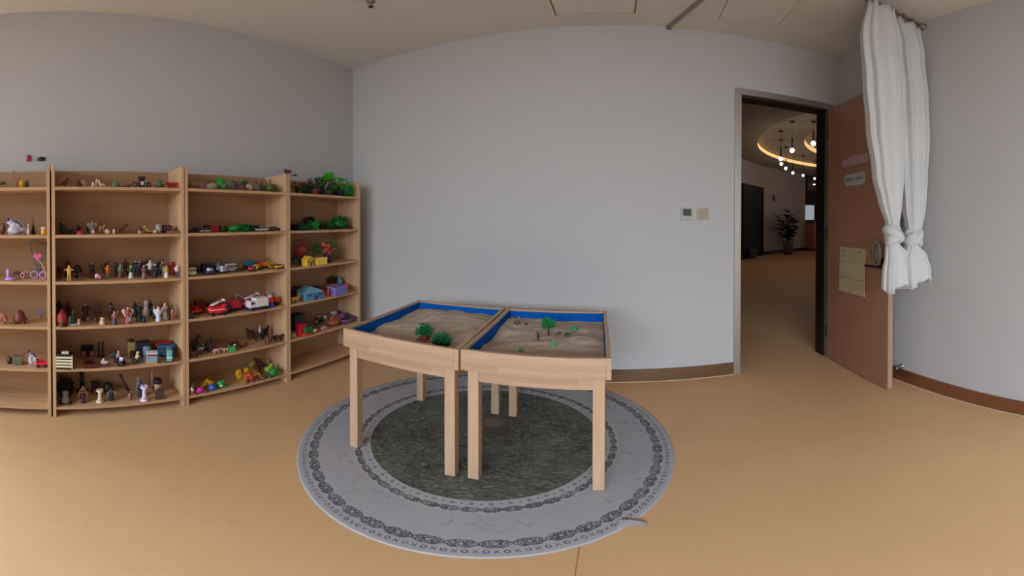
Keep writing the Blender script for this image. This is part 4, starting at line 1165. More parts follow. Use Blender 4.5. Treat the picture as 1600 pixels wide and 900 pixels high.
def b_fire(t, w, h, c, s):
    L, W_ = w, min(w * .4, h * .75); r = h * .14
    part(t, 'body', MB().box((0, -L * .1, h * .38), (W_, L * .78, h * .42), None, h * .03), c[0], None, .3)
    part(t, 'cab', MB().box((0, L * .36, h * .42), (W_, L * .26, h * .5), None, h * .07), c[0], None, .3)
    part(t, 'window', MB().box((0, L * .38, h * .52), (W_ * 1.01, L * .16, h * .18)), '182028')
    ld = MB()
    for x in (-1, 1): ld.tube([(x * W_ * .2, -L * .42, h * .66), (x * W_ * .2, L * .3, h * .92)], h * .035, 5)
    for k in range(7): ld.tube([(-W_ * .2, -L * .4 + L * .11 * k, h * (.67 + .036 * k)), (W_ * .2, -L * .4 + L * .11 * k, h * (.67 + .036 * k))], h * .022, 4)
    ld.box((0, L * .33, h * .93), (W_ * .55, L * .12, h * .14), None, h * .02)
    part(t, 'ladder', ld, SK(c, 1, 'c8c8c8'))
    part(t, 'stripe', MB().box((0, -L * .1, h * .4), (W_ * 1.01, L * .79, h * .05)), 'd0c8c0')
    wheels(t, L, r, W_, '161616', (-.36, .3))
def b_digger(t, w, h, c, s):
    L, W_ = w, w * .4
    for x in (-1, 1): part(t, 'track', MB().box((x * W_ * .4, 0, h * .12), (W_ * .26, L * .62, h * .24), None, h * .07), SK(c, 2, '1c1814'))
    part(t, 'cab', MB().box((0, -L * .1, h * .44), (W_ * .9, L * .42, h * .38), None, h * .05), c[0], None, .35)
    part(t, 'window', MB().box((0, 0, h * .5), (W_ * .92, L * .16, h * .2)), '202428')
    part(t, 'arm', MB().tube([(0, L * .06, h * .5), (0, L * .26, h * .95), (0, L * .44, h * .55)], [h * .07, h * .06, h * .05], 6), SK(c, 1, c[0]))
    part(t, 'bucket', MB().box((0, L * .44, h * .42), (W_ * .5, L * .14, h * .22), rx3(.4), h * .03), SK(c, 1, c[0]))
def b_crane(t, w, h, c, s):
    part(t, 'base', MB().box((0, -w * .3, h * .18), (w * .3, w * .36, h * .36), None, h * .05), SK(c, 1, c[0]))
    part(t, 'boom', MB().tube([(0, -w * .3, h * .3), (0, w * .05, h * .62), (0, w * .36, h * .98), (0, w * .5, h * .9)], [h * .08, h * .06, h * .05, h * .05], 6), c[0])
    part(t, 'hook', MB().tube([(0, w * .46, h * .9), (0, w * .46, h * .6)], h * .03, 5), SK(c, 1, c[0]))
def b_train(t, w, h, c, s):
    L, W_ = w, h * .6; r = h * .12
    part(t, 'engine', MB().box((0, L * .3, h * .44), (W_, L * .34, h * .5), None, h * .05), c[0])
    part(t, 'carriage', MB().box((0, -L * .12, h * .46), (W_, L * .42, h * .5), None, h * .04), SK(c, 1, c[0]))
    part(t, 'roof', MB().box((0, 0, h * .86), (W_ * 1.1, L * .98, h * .16), None, h * .05), SK(c, 2, c[0]))
    for k in range(4): part(t, 'window', MB().box((W_ * .505, -L * .3 + L * .19 * k, h * .56), (.001, L * .1, h * .22)), '1c2228')
    wheels(t, L, r, W_, '1a1a1a', (-.36, -.1, .2, .4))
def b_bike(t, w, h, c, s):
    for y in (-1, 1): part(t, 'wheel', MB().torus((0, y * w * .3, h * .24), h * .18, h * .06, 14, 6, ry3(PI / 2)), '17171b')
    part(t, 'frame', MB().tube([(0, -w * .3, h * .3), (0, -w * .02, h * .42), (0, w * .22, h * .5), (0, w * .3, h * .26)], [h * .07, h * .1, h * .07, h * .05], 7), c[0])
    part(t, 'rider', MB().tube([(0, -w * .1, h * .4), (0, -w * .04, h * .68), (0, 0, h * .78)], [h * .12, h * .12, h * .06], 8).sph((0, w * .03, h * .88), h * .12, 9).tube([(h * .1, -w * .02, h * .7), (h * .12, w * .18, h * .56)], h * .05, 6), SK(c, 1, c[0]))
def b_plane(t, w, h, c, s):
    part(t, 'fuselage', MB().tube([(0, -w * .5, h * .5), (0, -w * .2, h * .45), (0, w * .25, h * .45), (0, w * .48, h * .4)], [h * .1, h * .24, h * .28, h * .08], 9), c[0])
    part(t, 'wings', MB().box((0, w * .04, h * .45), (w * .8, w * .2, h * .08), None, h * .02), SK(c, 1, c[0]))
    part(t, 'tail_fin', MB().box((0, -w * .42, h * .75), (h * .06, w * .14, h * .45)), SK(c, 1, c[0]))
def b_boat(t, w, h, c, s):
    part(t, 'hull', MB().prism([(-w * .5, h * .4), (-w * .4, 0), (w * .38, 0), (w * .5, h * .4)], -w * .14, w * .14, (0, 0, 0), rz3(PI / 2) @ rx3(PI / 2)), SK(c, 1, c[0]))
    part(t, 'deck', MB().box((0, -w * .08, h * .56), (w * .2, w * .5, h * .32), None, h * .03), c[0])
    part(t, 'funnel', MB().tube([(0, -w * .1, h * .7), (0, -w * .12, h)], h * .1, 8), c[0])
    part(t, 'bow_rail', MB().sph((0, w * .22, h * .55), (w * .1, w * .12, h * .14), 8), c[0])
def b_sailboat(t, w, h, c, s):
    part(t, 'hull', MB().prism([(-w * .5, h * .26), (-w * .36, 0), (w * .36, 0), (w * .5, h * .26)], -w * .16, w * .16, (0, 0, 0), rz3(PI / 2) @ rx3(PI / 2)), c[0])
    part(t, 'mast', MB().tube([(0, 0, h * .2), (0, 0, h)], w * .03, 6), SK(c, 1, c[0]))
    part(t, 'rigging', MB().prism([(-w * .28, h * .3), (w * .26, h * .3), (0, h * .78)], -w * .02, w * .02, (0, 0, 0), rz3(PI / 2) @ rx3(PI / 2)), SK(c, 1, c[0]))
# --- plants
def foliage(mb, w, h, z0, n, s, size):
    r = random.Random(s)
    for k in range(n):
        a = r.uniform(0, 2 * PI); rr = math.sqrt(r.random()) * .42 * w; z = z0 + r.random() * (h - z0)
        q = 1 - .5 * abs((z - z0) / (h - z0) - .45)
        p = Vector((math.cos(a) * rr * q, math.sin(a) * rr * q, z))
        d = Vector((math.cos(a), math.sin(a), r.uniform(-.2, .9))).normalized(); sd = d.cross(Vector((0, 0, 1))).normalized(); u = sd.cross(d)
        L = size * r.uniform(.7, 1.2); wd = L * .32
        V = [mb.b.verts.new(v) for v in (p, p + d * L * .5 + sd * wd, p + d * L, p + d * L * .5 - sd * wd, p + d * L * .5 + u * wd * .5)]
        for i in range(4): mb.b.faces.new((V[i], V[(i + 1) % 4], V[4]))
    return mb
def b_tree(t, w, h, c, s):
    part(t, 'trunk', MB().tube([(0, 0, 0), (0, w * .02, h * .3), (0, -w * .02, h * .55)], [w * .09, w * .06, w * .04], 6), SK(c, 1, '4a3018'))
    mb = MB(); r = random.Random(s)
    for k in range(5): mb.tube([(0, 0, h * .35), (r.uniform(-.3, .3) * w, r.uniform(-.34, .34) * w, h * r.uniform(.6, .85))], w * .025, 5)
    part(t, 'branches', mb, SK(c, 1, '4a3018'))
    part(t, 'foliage', foliage(MB(), w, h, h * .45, 220, s, w * .24), c[0])
def b_fallentree(t, w, h, c, s):
    part(t, 'trunk', MB().tube([(0, -w * .5, h * .45), (0, -w * .38, h * .2), (0, -w * .15, h * .3), (0, w * .1, h * .4)], [w * .025, w * .03, w * .025, w * .02], 6), SK(c, 1, '4a3018'))
    mb = MB()
    r = random.Random(s)
    for k in range(7): mb.tube([(0, -w * .02, h * .32), (r.uniform(-.2, .2) * w, w * r.uniform(.1, .42), h * r.uniform(.25, .9))], w * .012, 5)
    part(t, 'branches', mb, SK(c, 1, '4a3018'))
    m2 = foliage(MB(), w * .62, h, h * .12, 420, s, w * .12)
    for v in m2.b.verts: v.co.y += w * .22
    part(t, 'foliage', m2, c[0])
def b_pottree(t, w, h, c, s):
    part(t, 'pot', MB().box((0, 0, h * .16), (w * .3, w * .34, h * .32), None, w * .02), SK(c, 1, '8a2018'))
    for y, z, k in ((-.27, .66, 1), (.05, .8, 2), (.3, .5, 3), (0, .5, 4)):
        part(t, 'branch', MB().tube([(0, 0, h * .3), (0, w * y * .6, h * z * .9)], w * .02, 5), '3a2414')
        m2 = foliage(MB(), w * .46, h * .46, 0, 120, s + k, w * .13)
        for v in m2.b.verts: v.co += Vector((0, w * y, h * (z - .22)))
        part(t, 'foliage', m2, c[0])
def b_baretree(t, w, h, c, s):
    mb = MB(); r = random.Random(s)
    mb.tube([(0, 0, 0), (0, w * .02, h * .35), (0, -w * .02, h * .55)], [w * .07, w * .06, w * .04], 6)
    for k in range(8):
        y = r.uniform(-.5, .5) * w; x = r.uniform(-.3, .3) * w
        z = h * r.uniform(.6, 1)
        mb.tube([(0, 0, h * r.uniform(.25, .5)), (x * .5, y * .6, z * .75), (x, y, z)], [w * .04, w * .025, w * .012], 5)
    part(t, 'branches', mb, c[0])
    part(t, 'leaves', foliage(MB(), w, h, h * .5, 14, s, w * .12), SK(c, 1, c[0]))
def b_conifer(t, w, h, c, s):
    part(t, 'trunk', MB().tube([(0, 0, 0), (0, 0, h * .25)], w * .08, 6), SK(c, 1, '3a2818'))
    mb = MB()
    for k in range(4):
        z = h * (.1 + .2 * k); r_ = w * (.5 - .1 * k)
        prof = [(r_, z), (r_ * .3, z + h * .26), (0, z + h * .3)]
        mb.lathe(prof, (0, 0, 0), 9, rz3(k * .4), False)
    part(t, 'foliage', mb, c[0])
def b_bush(t, w, h, c, s):
    part(t, 'core', MB().lump((0, 0, h * .44), (w * .3, w * .40, h * .44), s, .3), c[0])
    part(t, 'foliage', foliage(MB(), w * .9, h * .86, h * .05, 150, s, w * .22), SK(c, 1, c[0]))
def b_potplant(t, w, h, c, s):
    part(t, 'pot', MB().lathe([(w * .2, 0), (w * .26, h * .3), (w * .28, h * .34), (w * .24, h * .34), (w * .22, h * .3), (0, h * .28)], (0, 0, 0), 12), SK(c, 1, '5a2a1c'))
    mb = MB(); r = random.Random(s)
    for k in range(6): mb.tube([(0, 0, h * .3), (r.uniform(-.3, .3) * w, r.uniform(-.4, .4) * w, h * r.uniform(.6, .9))], w * .02, 5)
    part(t, 'stem', mb, '2a3a1a')
    part(t, 'foliage', foliage(MB(), w, h, h * .35, 60, s, w * .26), c[0])
    if len(c) > 2:
        mb = MB()
        for k in range(7): mb.sph((r.uniform(0, .3) * w, r.uniform(-.4, .4) * w, h * r.uniform(.5, .98)), w * .07, 6)
        part(t, 'blossom', mb, c[2])
def b_fanleaf(t, w, h, c, s):
    # broad ribbed leaf spreading like a fan
    mb = MB(); b = mb.b; n = 10
    o = b.verts.new((0, w * .35, h * .12)); prev = None
    for k in range(n + 1):
        a = math.radians(38 + 92 * k / n); L = (w * .86 if k % 2 else w * .98) * (1 if k < 9 else .8)
        p = Vector((.04 * w * (k % 2), w * .35 - math.cos(math.radians(180) - a) * 0 - math.sin(a - .6) * L * .9, h * .12 + math.cos(a - .9) * h * .85))
        v = b.verts.new(p)
        if prev: b.faces.new((o, prev, v))
        prev = v
    bmesh.ops.solidify(b, geom=b.faces[:], thickness=.0015)
    part(t, 'blade', mb, c[0])
    part(t, 'leaf', foliage(MB(), w * .9, h * .8, 0, 50, s, w * .2), SK(c, 1, c[0]))
    part(t, 'stem', MB().tube([(0, w * .35, 0), (0, w * .35, h * .2)], w * .02, 6), SK(c, 1, c[0]))
def b_leaf(t, w, h, c, s):
    mb = MB(); b = mb.b
    P = [(-.5, 0), (-.25, .32), (.1, .38), (.4, .2), (.5, 0), (.4, -.2), (.1, -.38), (-.25, -.32)]
    V = [b.verts.new((x * w * .8, y_ * w, h * (.3 + .5 * math.sin(3 * (y_ + .5))))) for y_, x in P]
    m_ = b.verts.new((0, 0, h * .85))
    for k in range(8): b.faces.new((V[k], V[(k + 1) % 8], m_))
    bmesh.ops.solidify(b, geom=b.faces[:], thickness=-.0015)
    part(t, 'blade', mb, c[0])
    part(t, 'stalk', MB().tube([(0, -w * .5, h * .35), (0, -w * .2, h * .5), (0, w * .4, h * .6)], h * .06 + .0006, 5), SK(c, 1, c[0]))
def b_lolly(t, w, h, c, s):
    part(t, 'crown', MB().lump((0, 0, h * .62), (w * .4, w * .5, h * .4), s, .12, 3), c[0])
    part(t, 'trunk', MB().tube([(0, 0, 0), (0, 0, h * .4)], w * .07, 6), SK(c, 1, '4a3820'))
def b_bouquet(t, w, h, c, s):
    part(t, 'vase', MB().lathe([(w * .14, 0), (w * .2, h * .15), (w * .12, h * .34), (w * .16, h * .4)], (0, 0, 0), 12), SK(c, 2, '2c2050'))
    part(t, 'foliage', foliage(MB(), w, h, h * .35, 60, s, w * .22), c[0])
    mb = MB(); r = random.Random(s)
    for k in range(8): mb.lump((w * r.uniform(0, .25), r.uniform(-.4, .4) * w, h * r.uniform(.45, .95)), w * .1, k, .3, 1)
    part(t, 'blossom', mb, SK(c, 1, 'c83028'))
def b_rose(t, w, h, c, s):
    mb = MB(); r = random.Random(s)
    for k in range(14):
        a = k * 2.4; q = .08 + .3 * k / 14
        mb.sph((w * (.25 - .3 * k / 14), math.cos(a) * w * q, h * .6 + math.sin(a) * h * q), (w * .05, w * .18, h * .16), 8, rx3(a))
    part(t, 'petals', mb, c[0])
    part(t, 'stem', MB().tube([(0, 0, 0), (0, 0, h * .5)], w * .05, 6), SK(c, 1, '1f5a26'))
    part(t, 'leaf', foliage(MB(), w * .6, h * .3, 0, 12, s, w * .2), SK(c, 1, '1f5a26'))
# --- furniture, buildings, vessels
def b_dresser(t, w, h, c, s):
    part(t, 'body', MB().box((0, 0, h * .5), (w * .5, w, h), None, h * .02), SK(c, 1, '17140f'))
    for k in range(4): part(t, 'slat', MB().box((w * .26, 0, h * (.2 + .2 * k)), (w * .03, w * .92, h * .13), None, h * .015), c[0])
    part(t, 'side_frame', MB().box((w * .262, w * .46, h * .5), (w * .03, w * .06, h * .9)), c[0])
    part(t, 'top_box', MB().box((0, w * .05, h * 1.06), (w * .3, w * .42, h * .12), None, h * .02), c[0])
def b_tv(t, w, h, c, s):
    part(t, 'cabinet', MB().box((0, 0, h * .55), (w * .4, w, h * .8), None, h * .04), c[0])
    part(t, 'screen', MB().box((w * .205, 0, h * .58), (w * .01, w * .8, h * .6)), SK(c, 1, '221c24'), None, .2)
    for y in (-1, 1): part(t, 'foot', MB().box((0, y * w * .36, h * .08), (w * .3, w * .1, h * .16)), c[0])
def b_tray(t, w, h, c, s):
    part(t, 'base', MB().box((0, 0, h * .2), (w * .6, w * .92, h * .3)), SK(c, 1, c[0]))
    mb = MB(); ring(mb, -w * .33, w * .33, -w * .5, w * .5, w * .06, 0, h); part(t, 'rim', mb, c[0])
def b_pillars(t, w, h, c, s):
    for y in (-1, 1): part(t, 'pillar', MB().lathe([(w * .2, 0), (w * .15, h * .08), (w * .13, h * .9), (w * .19, h)], (0, y * w * .28, 0), 10), c[0])
    part(t, 'base', MB().box((0, 0, h * .03), (w * .5, w, h * .06)), c[0])
def b_gate(t, w, h, c, s):
    part(t, 'base', MB().box((0, 0, h * .06), (w * .35, w, h * .12)), c[0])
    part(t, 'tower', MB().box((0, 0, h * .45), (w * .22, w * .3, h * .66)), c[0])
    part(t, 'roof', MB().box((0, 0, h * .88), (w * .3, w * .4, h * .24), None, h * .03), c[0])
    part(t, 'panel', MB().box((w * .115, 0, h * .42), (w * .01, w * .18, h * .28)), SK(c, 1, 'b0a8a0'))
    for y in (-1, 1): part(t, 'wheel', MB().torus((0, y * w * .4, h * .32), h * .2, h * .07, 14, 6, rz3(y * .5) @ ry3(PI / 2)), c[0])
    for y in (-1, 1): part(t, 'railing', MB().tube([(0, y * w * .14, h * .5), (0, y * w * .28, h * .28), (0, y * w * .36, h * .3)], h * .04, 6), c[0])
def b_kiosk(t, w, h, c, s):
    part(t, 'body', MB().box((0, 0, h * .45), (w * .6, w * .9, h * .7), None, h * .03), c[0])
    part(t, 'roof', MB().box((0, 0, h * .9), (w * .7, w, h * .14), None, h * .03), SK(c, 1, 'd8d8d8'))
    part(t, 'awning', MB().box((w * .3, 0, h * .74), (w * .12, w * .84, h * .1), ry3(.3)), SK(c, 2, '7a2030'))
    part(t, 'post', MB().box((w * .31, -w * .46, h * .45), (w * .06, w * .07, h * .9)), SK(c, 1, 'd8d8d8'))
    part(t, 'base', MB().box((0, 0, h * .05), (w * .7, w, h * .1)), SK(c, 3, 'b06a30'))
def b_tower(t, w, h, c, s):
    part(t, 'body', MB().box((0, 0, h * .44), (w * .8, w * .8, h * .88), None, w * .04), c[0])
    part(t, 'lid', MB().lathe([(w * .5, h * .86), (w * .52, h * .92), (w * .3, h), (0, h)], (0, 0, 0), 8, rz3(PI / 8), False), SK(c, 1, '2a2414'))
def b_bin(t, w, h, c, s):
    part(t, 'body', MB().lathe([(w * .4, 0), (w * .48, h * .8)], (0, 0, 0), 12, None), c[0])
    part(t, 'lid', MB().lathe([(w * .5, h * .8), (w * .5, h * .88), (w * .3, h), (0, h)], (0, 0, 0), 12), SK(c, 1, c[0]))
def b_arch(t, w, h, c, s):
    part(t, 'frame', MB().tube([(0, -w * .36, h * .05), (0, -w * .3, h * .55), (0, 0, h * .95), (0, w * .3, h * .55), (0, w * .36, h * .05)], w * .07, 7), c[0])
    part(t, 'roof', MB().tube([(0, -w * .48, h * .42), (0, -w * .2, h * .5), (0, 0, h * .6), (0, w * .2, h * .5), (0, w * .48, h * .42)], w * .06, 6), c[0])
    part(t, 'base', MB().box((0, 0, h * .04), (w * .4, w * .9, h * .08)), c[0])
    part(t, 'ornament', MB().sph((w * .02, 0, h * .75), w * .1, 8), SK(c, 1, 'a0a040'))
def b_vase(t, w, h, c, s):
    part(t, 'body', MB().lathe([(w * .2, 0), (w * .3, h * .12), (w * .36, h * .45), (w * .2, h * .75), (w * .26, h), (w * .2, h), (w * .14, h * .76)], (0, 0, 0), 14), c[0], None, .3)
    if len(c) > 1:
        for y in (-1, 1): part(t, 'handle', MB().tube([(0, y * w * .2, h * .78), (0, y * w * .46, h * .7), (0, y * w * .46, h * .45), (0, y * w * .34, h * .36)], w * .06, 6), c[1])
def b_column(t, w, h, c, s):
    part(t, 'shaft', MB().lathe([(w * .34, h * .12), (w * .26, h * .3), (w * .22, h * .7), (w * .34, h * .8)], (0, 0, 0), 14), c[0])
    part(t, 'base', MB().lathe([(w * .5, 0), (w * .5, h * .06), (w * .36, h * .12)], (0, 0, 0), 14), c[0])
    mb = MB(); mb.lathe([(w * .34, h * .8), (w * .48, h * .84), (w * .48, h * .9), (w * .3, h * .92), (0, h * .92)], (0, 0, 0), 14)
    for k in range(5): a = 2 * PI * k / 5; mb.box((math.cos(a) * w * .36, math.sin(a) * w * .36, h * .94), (w * .16, w * .16, h * .1))
    part(t, 'crown', mb, c[0])
def b_pole(t, w, h, c, s):
    part(t, 'shaft', MB().tube([(0, 0, 0), (0, 0, h)], w * .4, 8), c[0], None, .2)
    part(t, 'foot', MB().lathe([(w * 1.2, 0), (w * 1.2, h * .02), (0, h * .03)], (0, 0, 0), 12), c[0], None, .2)
def b_mug(t, w, h, c, s):
    part(t, 'body', MB().lathe([(w * .3, 0), (w * .34, h * .6), (w * .42, h * .72), (0, h * .72)], (0, 0, 0), 14), c[0])
    part(t, 'lid', MB().lathe([(w * .44, h * .7), (w * .5, h * .82), (w * .4, h), (0, h)], (0, 0, 0), 14), SK(c, 1, '181420'))
    part(t, 'handle', MB().torus((0, -w * .4, h * .4), h * .16, w * .06, 14, 6, ry3(PI / 2)), SK(c, 2, c[0]))
def b_grave(t, w, h, c, s):
    part(t, 'slab', MB().prism([(-w * .45, 0), (w * .45, 0), (w * .45, h * .6)] + [(w * .45 * math.cos(a), h * .6 + h * .4 * math.sin(a)) for a in [PI * k / 8 for k in range(1, 8)]] + [(-w * .45, h * .6)], -w * .14, w * .14, (0, 0, 0), rz3(PI / 2) @ rx3(PI / 2)), c[0])
    part(t, 'base', MB().box((0, 0, h * .04), (w * .5, w, h * .08)), SK(c, 1, c[0]))
def b_mushroom(t, w, h, c, s):
    part(t, 'cap', MB().lathe([(w * .5, h * .45), (w * .42, h * .75), (w * .2, h * .96), (0, h)], (0, 0, 0), 14), c[0])
    part(t, 'stalk', MB().lathe([(w * .2, 0), (w * .15, h * .45)], (0, 0, 0), 10), SK(c, 1, 'd0c0a8'))
def b_banana(t, w, h, c, s):
    part(t, 'fruit', MB().tube([(0, -w * .45, h * .95), (0, -w * .3, h * .45), (0, 0, h * .2), (0, w * .45, h * .25)], [h * .08, h * .2, h * .2, h * .08], 8), c[0])
    part(t, 'bowl', MB().lathe([(w * .2, 0), (w * .42, h * .16), (w * .38, h * .16), (w * .1, h * .04)], (0, 0, 0), 14), SK(c, 1, '2c2818'))
def b_house(t, w, h, c, s):
    part(t, 'walls', MB().box((0, 0, h * .32), (w * .6, w * .9, h * .64)), c[0])
    part(t, 'roof', MB().prism([(-w * .5, 0), (w * .5, 0), (0, h * .4)], -w * .36, w * .36, (0, 0, h * .62), rz3(PI / 2) @ rx3(PI / 2)), SK(c, 1, c[0]))
    part(t, 'door', MB().box((w * .305, w * .1, h * .2), (w * .01, w * .18, h * .4)), SK(c, 2, '30241c'))
    for y in (-.25, .32): part(t, 'window', MB().box((w * .305, w * y, h * .42), (w * .01, w * .14, h * .16)), SK(c, 2, '30241c'))
def b_lantern(t, w, h, c, s):
    part(t, 'body', MB().lathe([(w * .3, h * .1), (w * .48, h * .3), (w * .5, h * .5), (w * .4, h * .75), (w * .12, h * .92)], (0, 0, 0), 10, None, False), c[0])
    part(t, 'cap', MB().lathe([(w * .16, h * .9), (w * .05, h), (0, h)], (0, 0, 0), 10), c[0])
    part(t, 'door', MB().sph((w * .38, 0, h * .25), (w * .12, w * .2, h * .22), 8), SK(c, 1, '4a5020'))
    part(t, 'base', MB().lathe([(w * .5, 0), (w * .4, h * .12)], (0, 0, 0), 12), SK(c, 2, c[0]))
def b_xmas(t, w, h, c, s):
    b_conifer(t, w * .7, h, c, s)
    part(t, 'base', MB().lathe([(w * .5, 0), (w * .5, h * .06), (w * .3, h * .1)], (0, 0, 0), 14), SK(c, 2, 'c8c4bc'))
    part(t, 'snow', MB().lump((0, -w * .3, h * .3), (w * .08, w * .1, h * .3), s, .2), SK(c, 2, 'c8c4bc'))
def b_basket(t, w, h, c, s):
    part(t, 'bowl', MB().lathe([(w * .3, 0), (w * .46, h * .45), (w * .42, h * .45), (w * .26, h * .06), (0, h * .05)], (0, 0, 0), 16), SK(c, 1, c[0]))
    mb = MB(); r = random.Random(s)
    for k in range(9): mb.torus((r.uniform(-.2, .2) * w, r.uniform(-.36, .36) * w, h * r.uniform(.45, .75)), h * .2, h * .05, 12, 5, rx3(r.uniform(0, 3)) @ ry3(r.uniform(0, 3)))
    part(t, 'coils', mb, c[0])
def b_plate(t, w, h, c, s):
    part(t, 'plate', MB().lathe([(w * .3, 0), (w * .5, h * .5), (w * .47, h * .5), (w * .28, h * .2), (0, h * .2)], (0, 0, 0), 18), c[0])
    part(t, 'food', MB().lump((0, 0, h * .55), (w * .24, w * .26, h * .4), s, .3), SK(c, 1, c[0]))
def b_hat(t, w, h, c, s):
    part(t, 'brim', MB().lathe([(w * .5, 0), (w * .5, h * .14), (w * .3, h * .18)], (0, 0, 0), 16), c[0])
    part(t, 'crown', MB().lathe([(w * .3, h * .1), (w * .27, h * .9), (w * .22, h), (0, h)], (0, 0, 0), 14), c[0])
def b_globe(t, w, h, c, s):
    part(t, 'sphere', MB().sph((0, 0, h * .6), (w * .42, w * .42, h * .4), 14), c[0], None, .25)
    part(t, 'stand', MB().lathe([(w * .4, 0), (w * .34, h * .1), (w * .1, h * .2)], (0, 0, 0), 12), SK(c, 1, c[0]))
def b_helmet(t, w, h, c, s):
    part(t, 'shell', MB().lathe([(w * .46, h * .1), (w * .48, h * .4), (w * .34, h * .85), (0, h)], (0, 0, 0), 14), c[0])
    part(t, 'handle', MB().tube([(0, -w * .4, h * .3), (0, -w * .1, h * 1.05), (0, w * .4, h * .3)], w * .05, 6), SK(c, 1, c[0]))
    part(t, 'rim', MB().torus((0, 0, h * .12), w * .44, w * .05, 16, 5), SK(c, 1, c[0]))
def b_robot(t, w, h, c, s):
    part(t, 'torso', MB().box((0, 0, h * .55), (w * .45, w * .6, h * .36), None, w * .06), c[0])
    part(t, 'head', MB().box((0, 0, h * .85), (w * .36, w * .36, h * .22), None, w * .07), SK(c, 1, c[0]))
    for y in (-1, 1):
        part(t, 'arm', MB().tube([(0, y * w * .34, h * .68), (w * .05, y * w * .44, h * .45)], w * .09, 7), c[0])
        part(t, 'leg', MB().box((0, y * w * .18, h * .18), (w * .36, w * .24, h * .36), None, w * .04), SK(c, 2, c[0]))

GROUPS = {}
def toy(kind, u, sh, x, y, z, w_, h_, rz, cols, name, cat, look, dz=0.0):
    """one toy: an Empty at its base holding its parts"""
    ROW = ('top', 'second', 'third', 'fourth', 'fifth', 'bottom')
    UN = ('', 'first', 'second', 'third', 'fourth')
    lab = look; grp = None
    if u > 0 and sh >= 0:
        lab = '%s on %s shelf of %s bookcase' % (look, ROW[sh], UN[u])
        grp = 'toys on the %s shelf of the %s bookcase' % (ROW[sh], UN[u])
    elif u < 0: grp = 'toys in the sand trays'
    t = thing(name, lab, cat, (x, y, z), math.radians(rz), grp)
    seed = int(abs(y * 977 + x * 131)) % 97
    GAIN[0] = 1.75 if u > 0 else 1.0
    globals()['b_' + kind](t, w_, h_, cols.split(), seed)
    return t

toy('leaf', 1, 0, -2.019, -0.3318, 1.394, 0.0566, 0.0536, 20, '2d4a1c 1c2a14', 'toy_leaf', 'toy', 'dark green plastic leaf')
toy('coral', 1, 0, -2.0388, -0.25, 1.394, 0.0602, 0.1148, 0, '84452f 6a3424', 'toy_coral', 'toy', 'reddish brown forked coral')
toy('ball', 1, 0, -2.019, -0.2178, 1.394, 0.0223, 0.0471, 0, 'd9ae18', 'toy_ball', 'toy', 'small bright yellow ball')
toy('lump', 1, 0, -2.019, -0.188, 1.394, 0.0296, 0.0503, 0, '3a1c10 5a3018', 'toy_animal', 'toy', 'tiny dark brown crouching animal')
toy('lump', 1, 1, -2.0586, -0.3385, 1.1276, 0.0385, 0.0693, 0, '5c3222 6c3c28', 'toy_rock', 'toy', 'rusty brown lump')
toy('bag', 1, 1, -1.9992, -0.2508, 1.1276, 0.1108, 0.0945, 0, '9a94a2 8a8498 2c2c48', 'bead_bag', 'bag', 'crumpled silvery bag with dark blue ribbon')
toy('bottle', 1, 1, -1.9992, -0.1808, 1.1276, 0.0220, 0.0611, 0, 'b0aaa2 c8c0b4', 'toy_bottle', 'toy', 'little white bottle')
toy('spire', 1, 1, -2.0586, -0.156, 1.1276, 0.0377, 0.1094, 0, '2a1712', 'toy_pagoda', 'toy', 'dark pagoda tower with needle spire')
toy('jar', 1, 1, -1.9794, -0.0923, 1.1276, 0.0289, 0.0426, 0, 'd89a1c c4aca8', 'toy_jar', 'toy', 'yellow jar with pale lid')
toy('lowchair', 1, 2, -1.9992, -0.2824, 0.8672, 0.0668, 0.0597, 0, 'a886c8 b49ac8', 'toy_chair', 'toy', 'lilac toy chair with round seat')
toy('bench', 1, 2, -2.0586, -0.2525, 0.8672, 0.0456, 0.0404, 0, '4c3226', 'toy_bench', 'toy', 'short brown bench')
toy('ring', 1, 2, -2.0388, -0.2182, 0.8672, 0.0263, 0.0397, 0, 'c08a8e 5a1c20', 'toy_ring', 'toy', 'pink ring with dark red centre')
toy('bow', 1, 2, -2.0586, -0.1937, 0.8672, 0.0340, 0.0524, 0, '9a7460', 'toy_bow', 'toy', 'tan ribbon bow')
toy('wheel', 1, 2, -2.0388, -0.1508, 0.8672, 0.0485, 0.0477, 5, 'a880a8 6a5070', 'toy_hoop', 'toy', 'purple spoked wheel farther from the side panel')
toy('wheel', 1, 2, -2.0388, -0.1006, 0.8672, 0.0446, 0.0440, -5, 'b888a8 7a4a68', 'toy_hoop', 'toy', 'pinkish purple spoked wheel against the side panel')
toy('loop', 1, 2, -2.1278, -0.1318, 0.8672, 0.1088, 0.2194, 0, '4a5458 4a2838', 'toy_stethoscope', 'toy', 'tall grey looped toy stethoscope leaning at the back')
toy('heartwand', 1, 2, -2.0784, -0.1176, 0.8672, 0.0834, 0.1535, 0, 'cc5f92 b09a8c', 'heart_wand', 'toy', 'pink heart wand with curved pale stem')
toy('shell', 1, 3, -1.9771, -0.3253, 0.6044, 0.0591, 0.0707, 0, '7c4c38 8e6450', 'toy_basket', 'toy', 'brown wicker fan')
toy('turtle', 1, 3, -2.0144, -0.236, 0.6044, 0.0929, 0.0714, 0, '5a2a1e 6a3426', 'toy_turtle', 'toy', 'glossy reddish brown turtle')
toy('flower', 1, 3, -2.1065, -0.1152, 0.6044, 0.0423, 0.0657, 0, '5c5860 6c7480 4a4840', 'toy_flower', 'toy', 'dim grey blue flower')
toy('lump', 1, 4, -2.0092, -0.2969, 0.3368, 0.0411, 0.0518, 0, '2e2020', 'toy_stone', 'toy', 'blackish stone')
toy('box', 1, 4, -2.005, -0.2442, 0.3368, 0.0555, 0.0559, 0, '4c4c38 5a5040', 'toy_block', 'toy', 'murky green block')
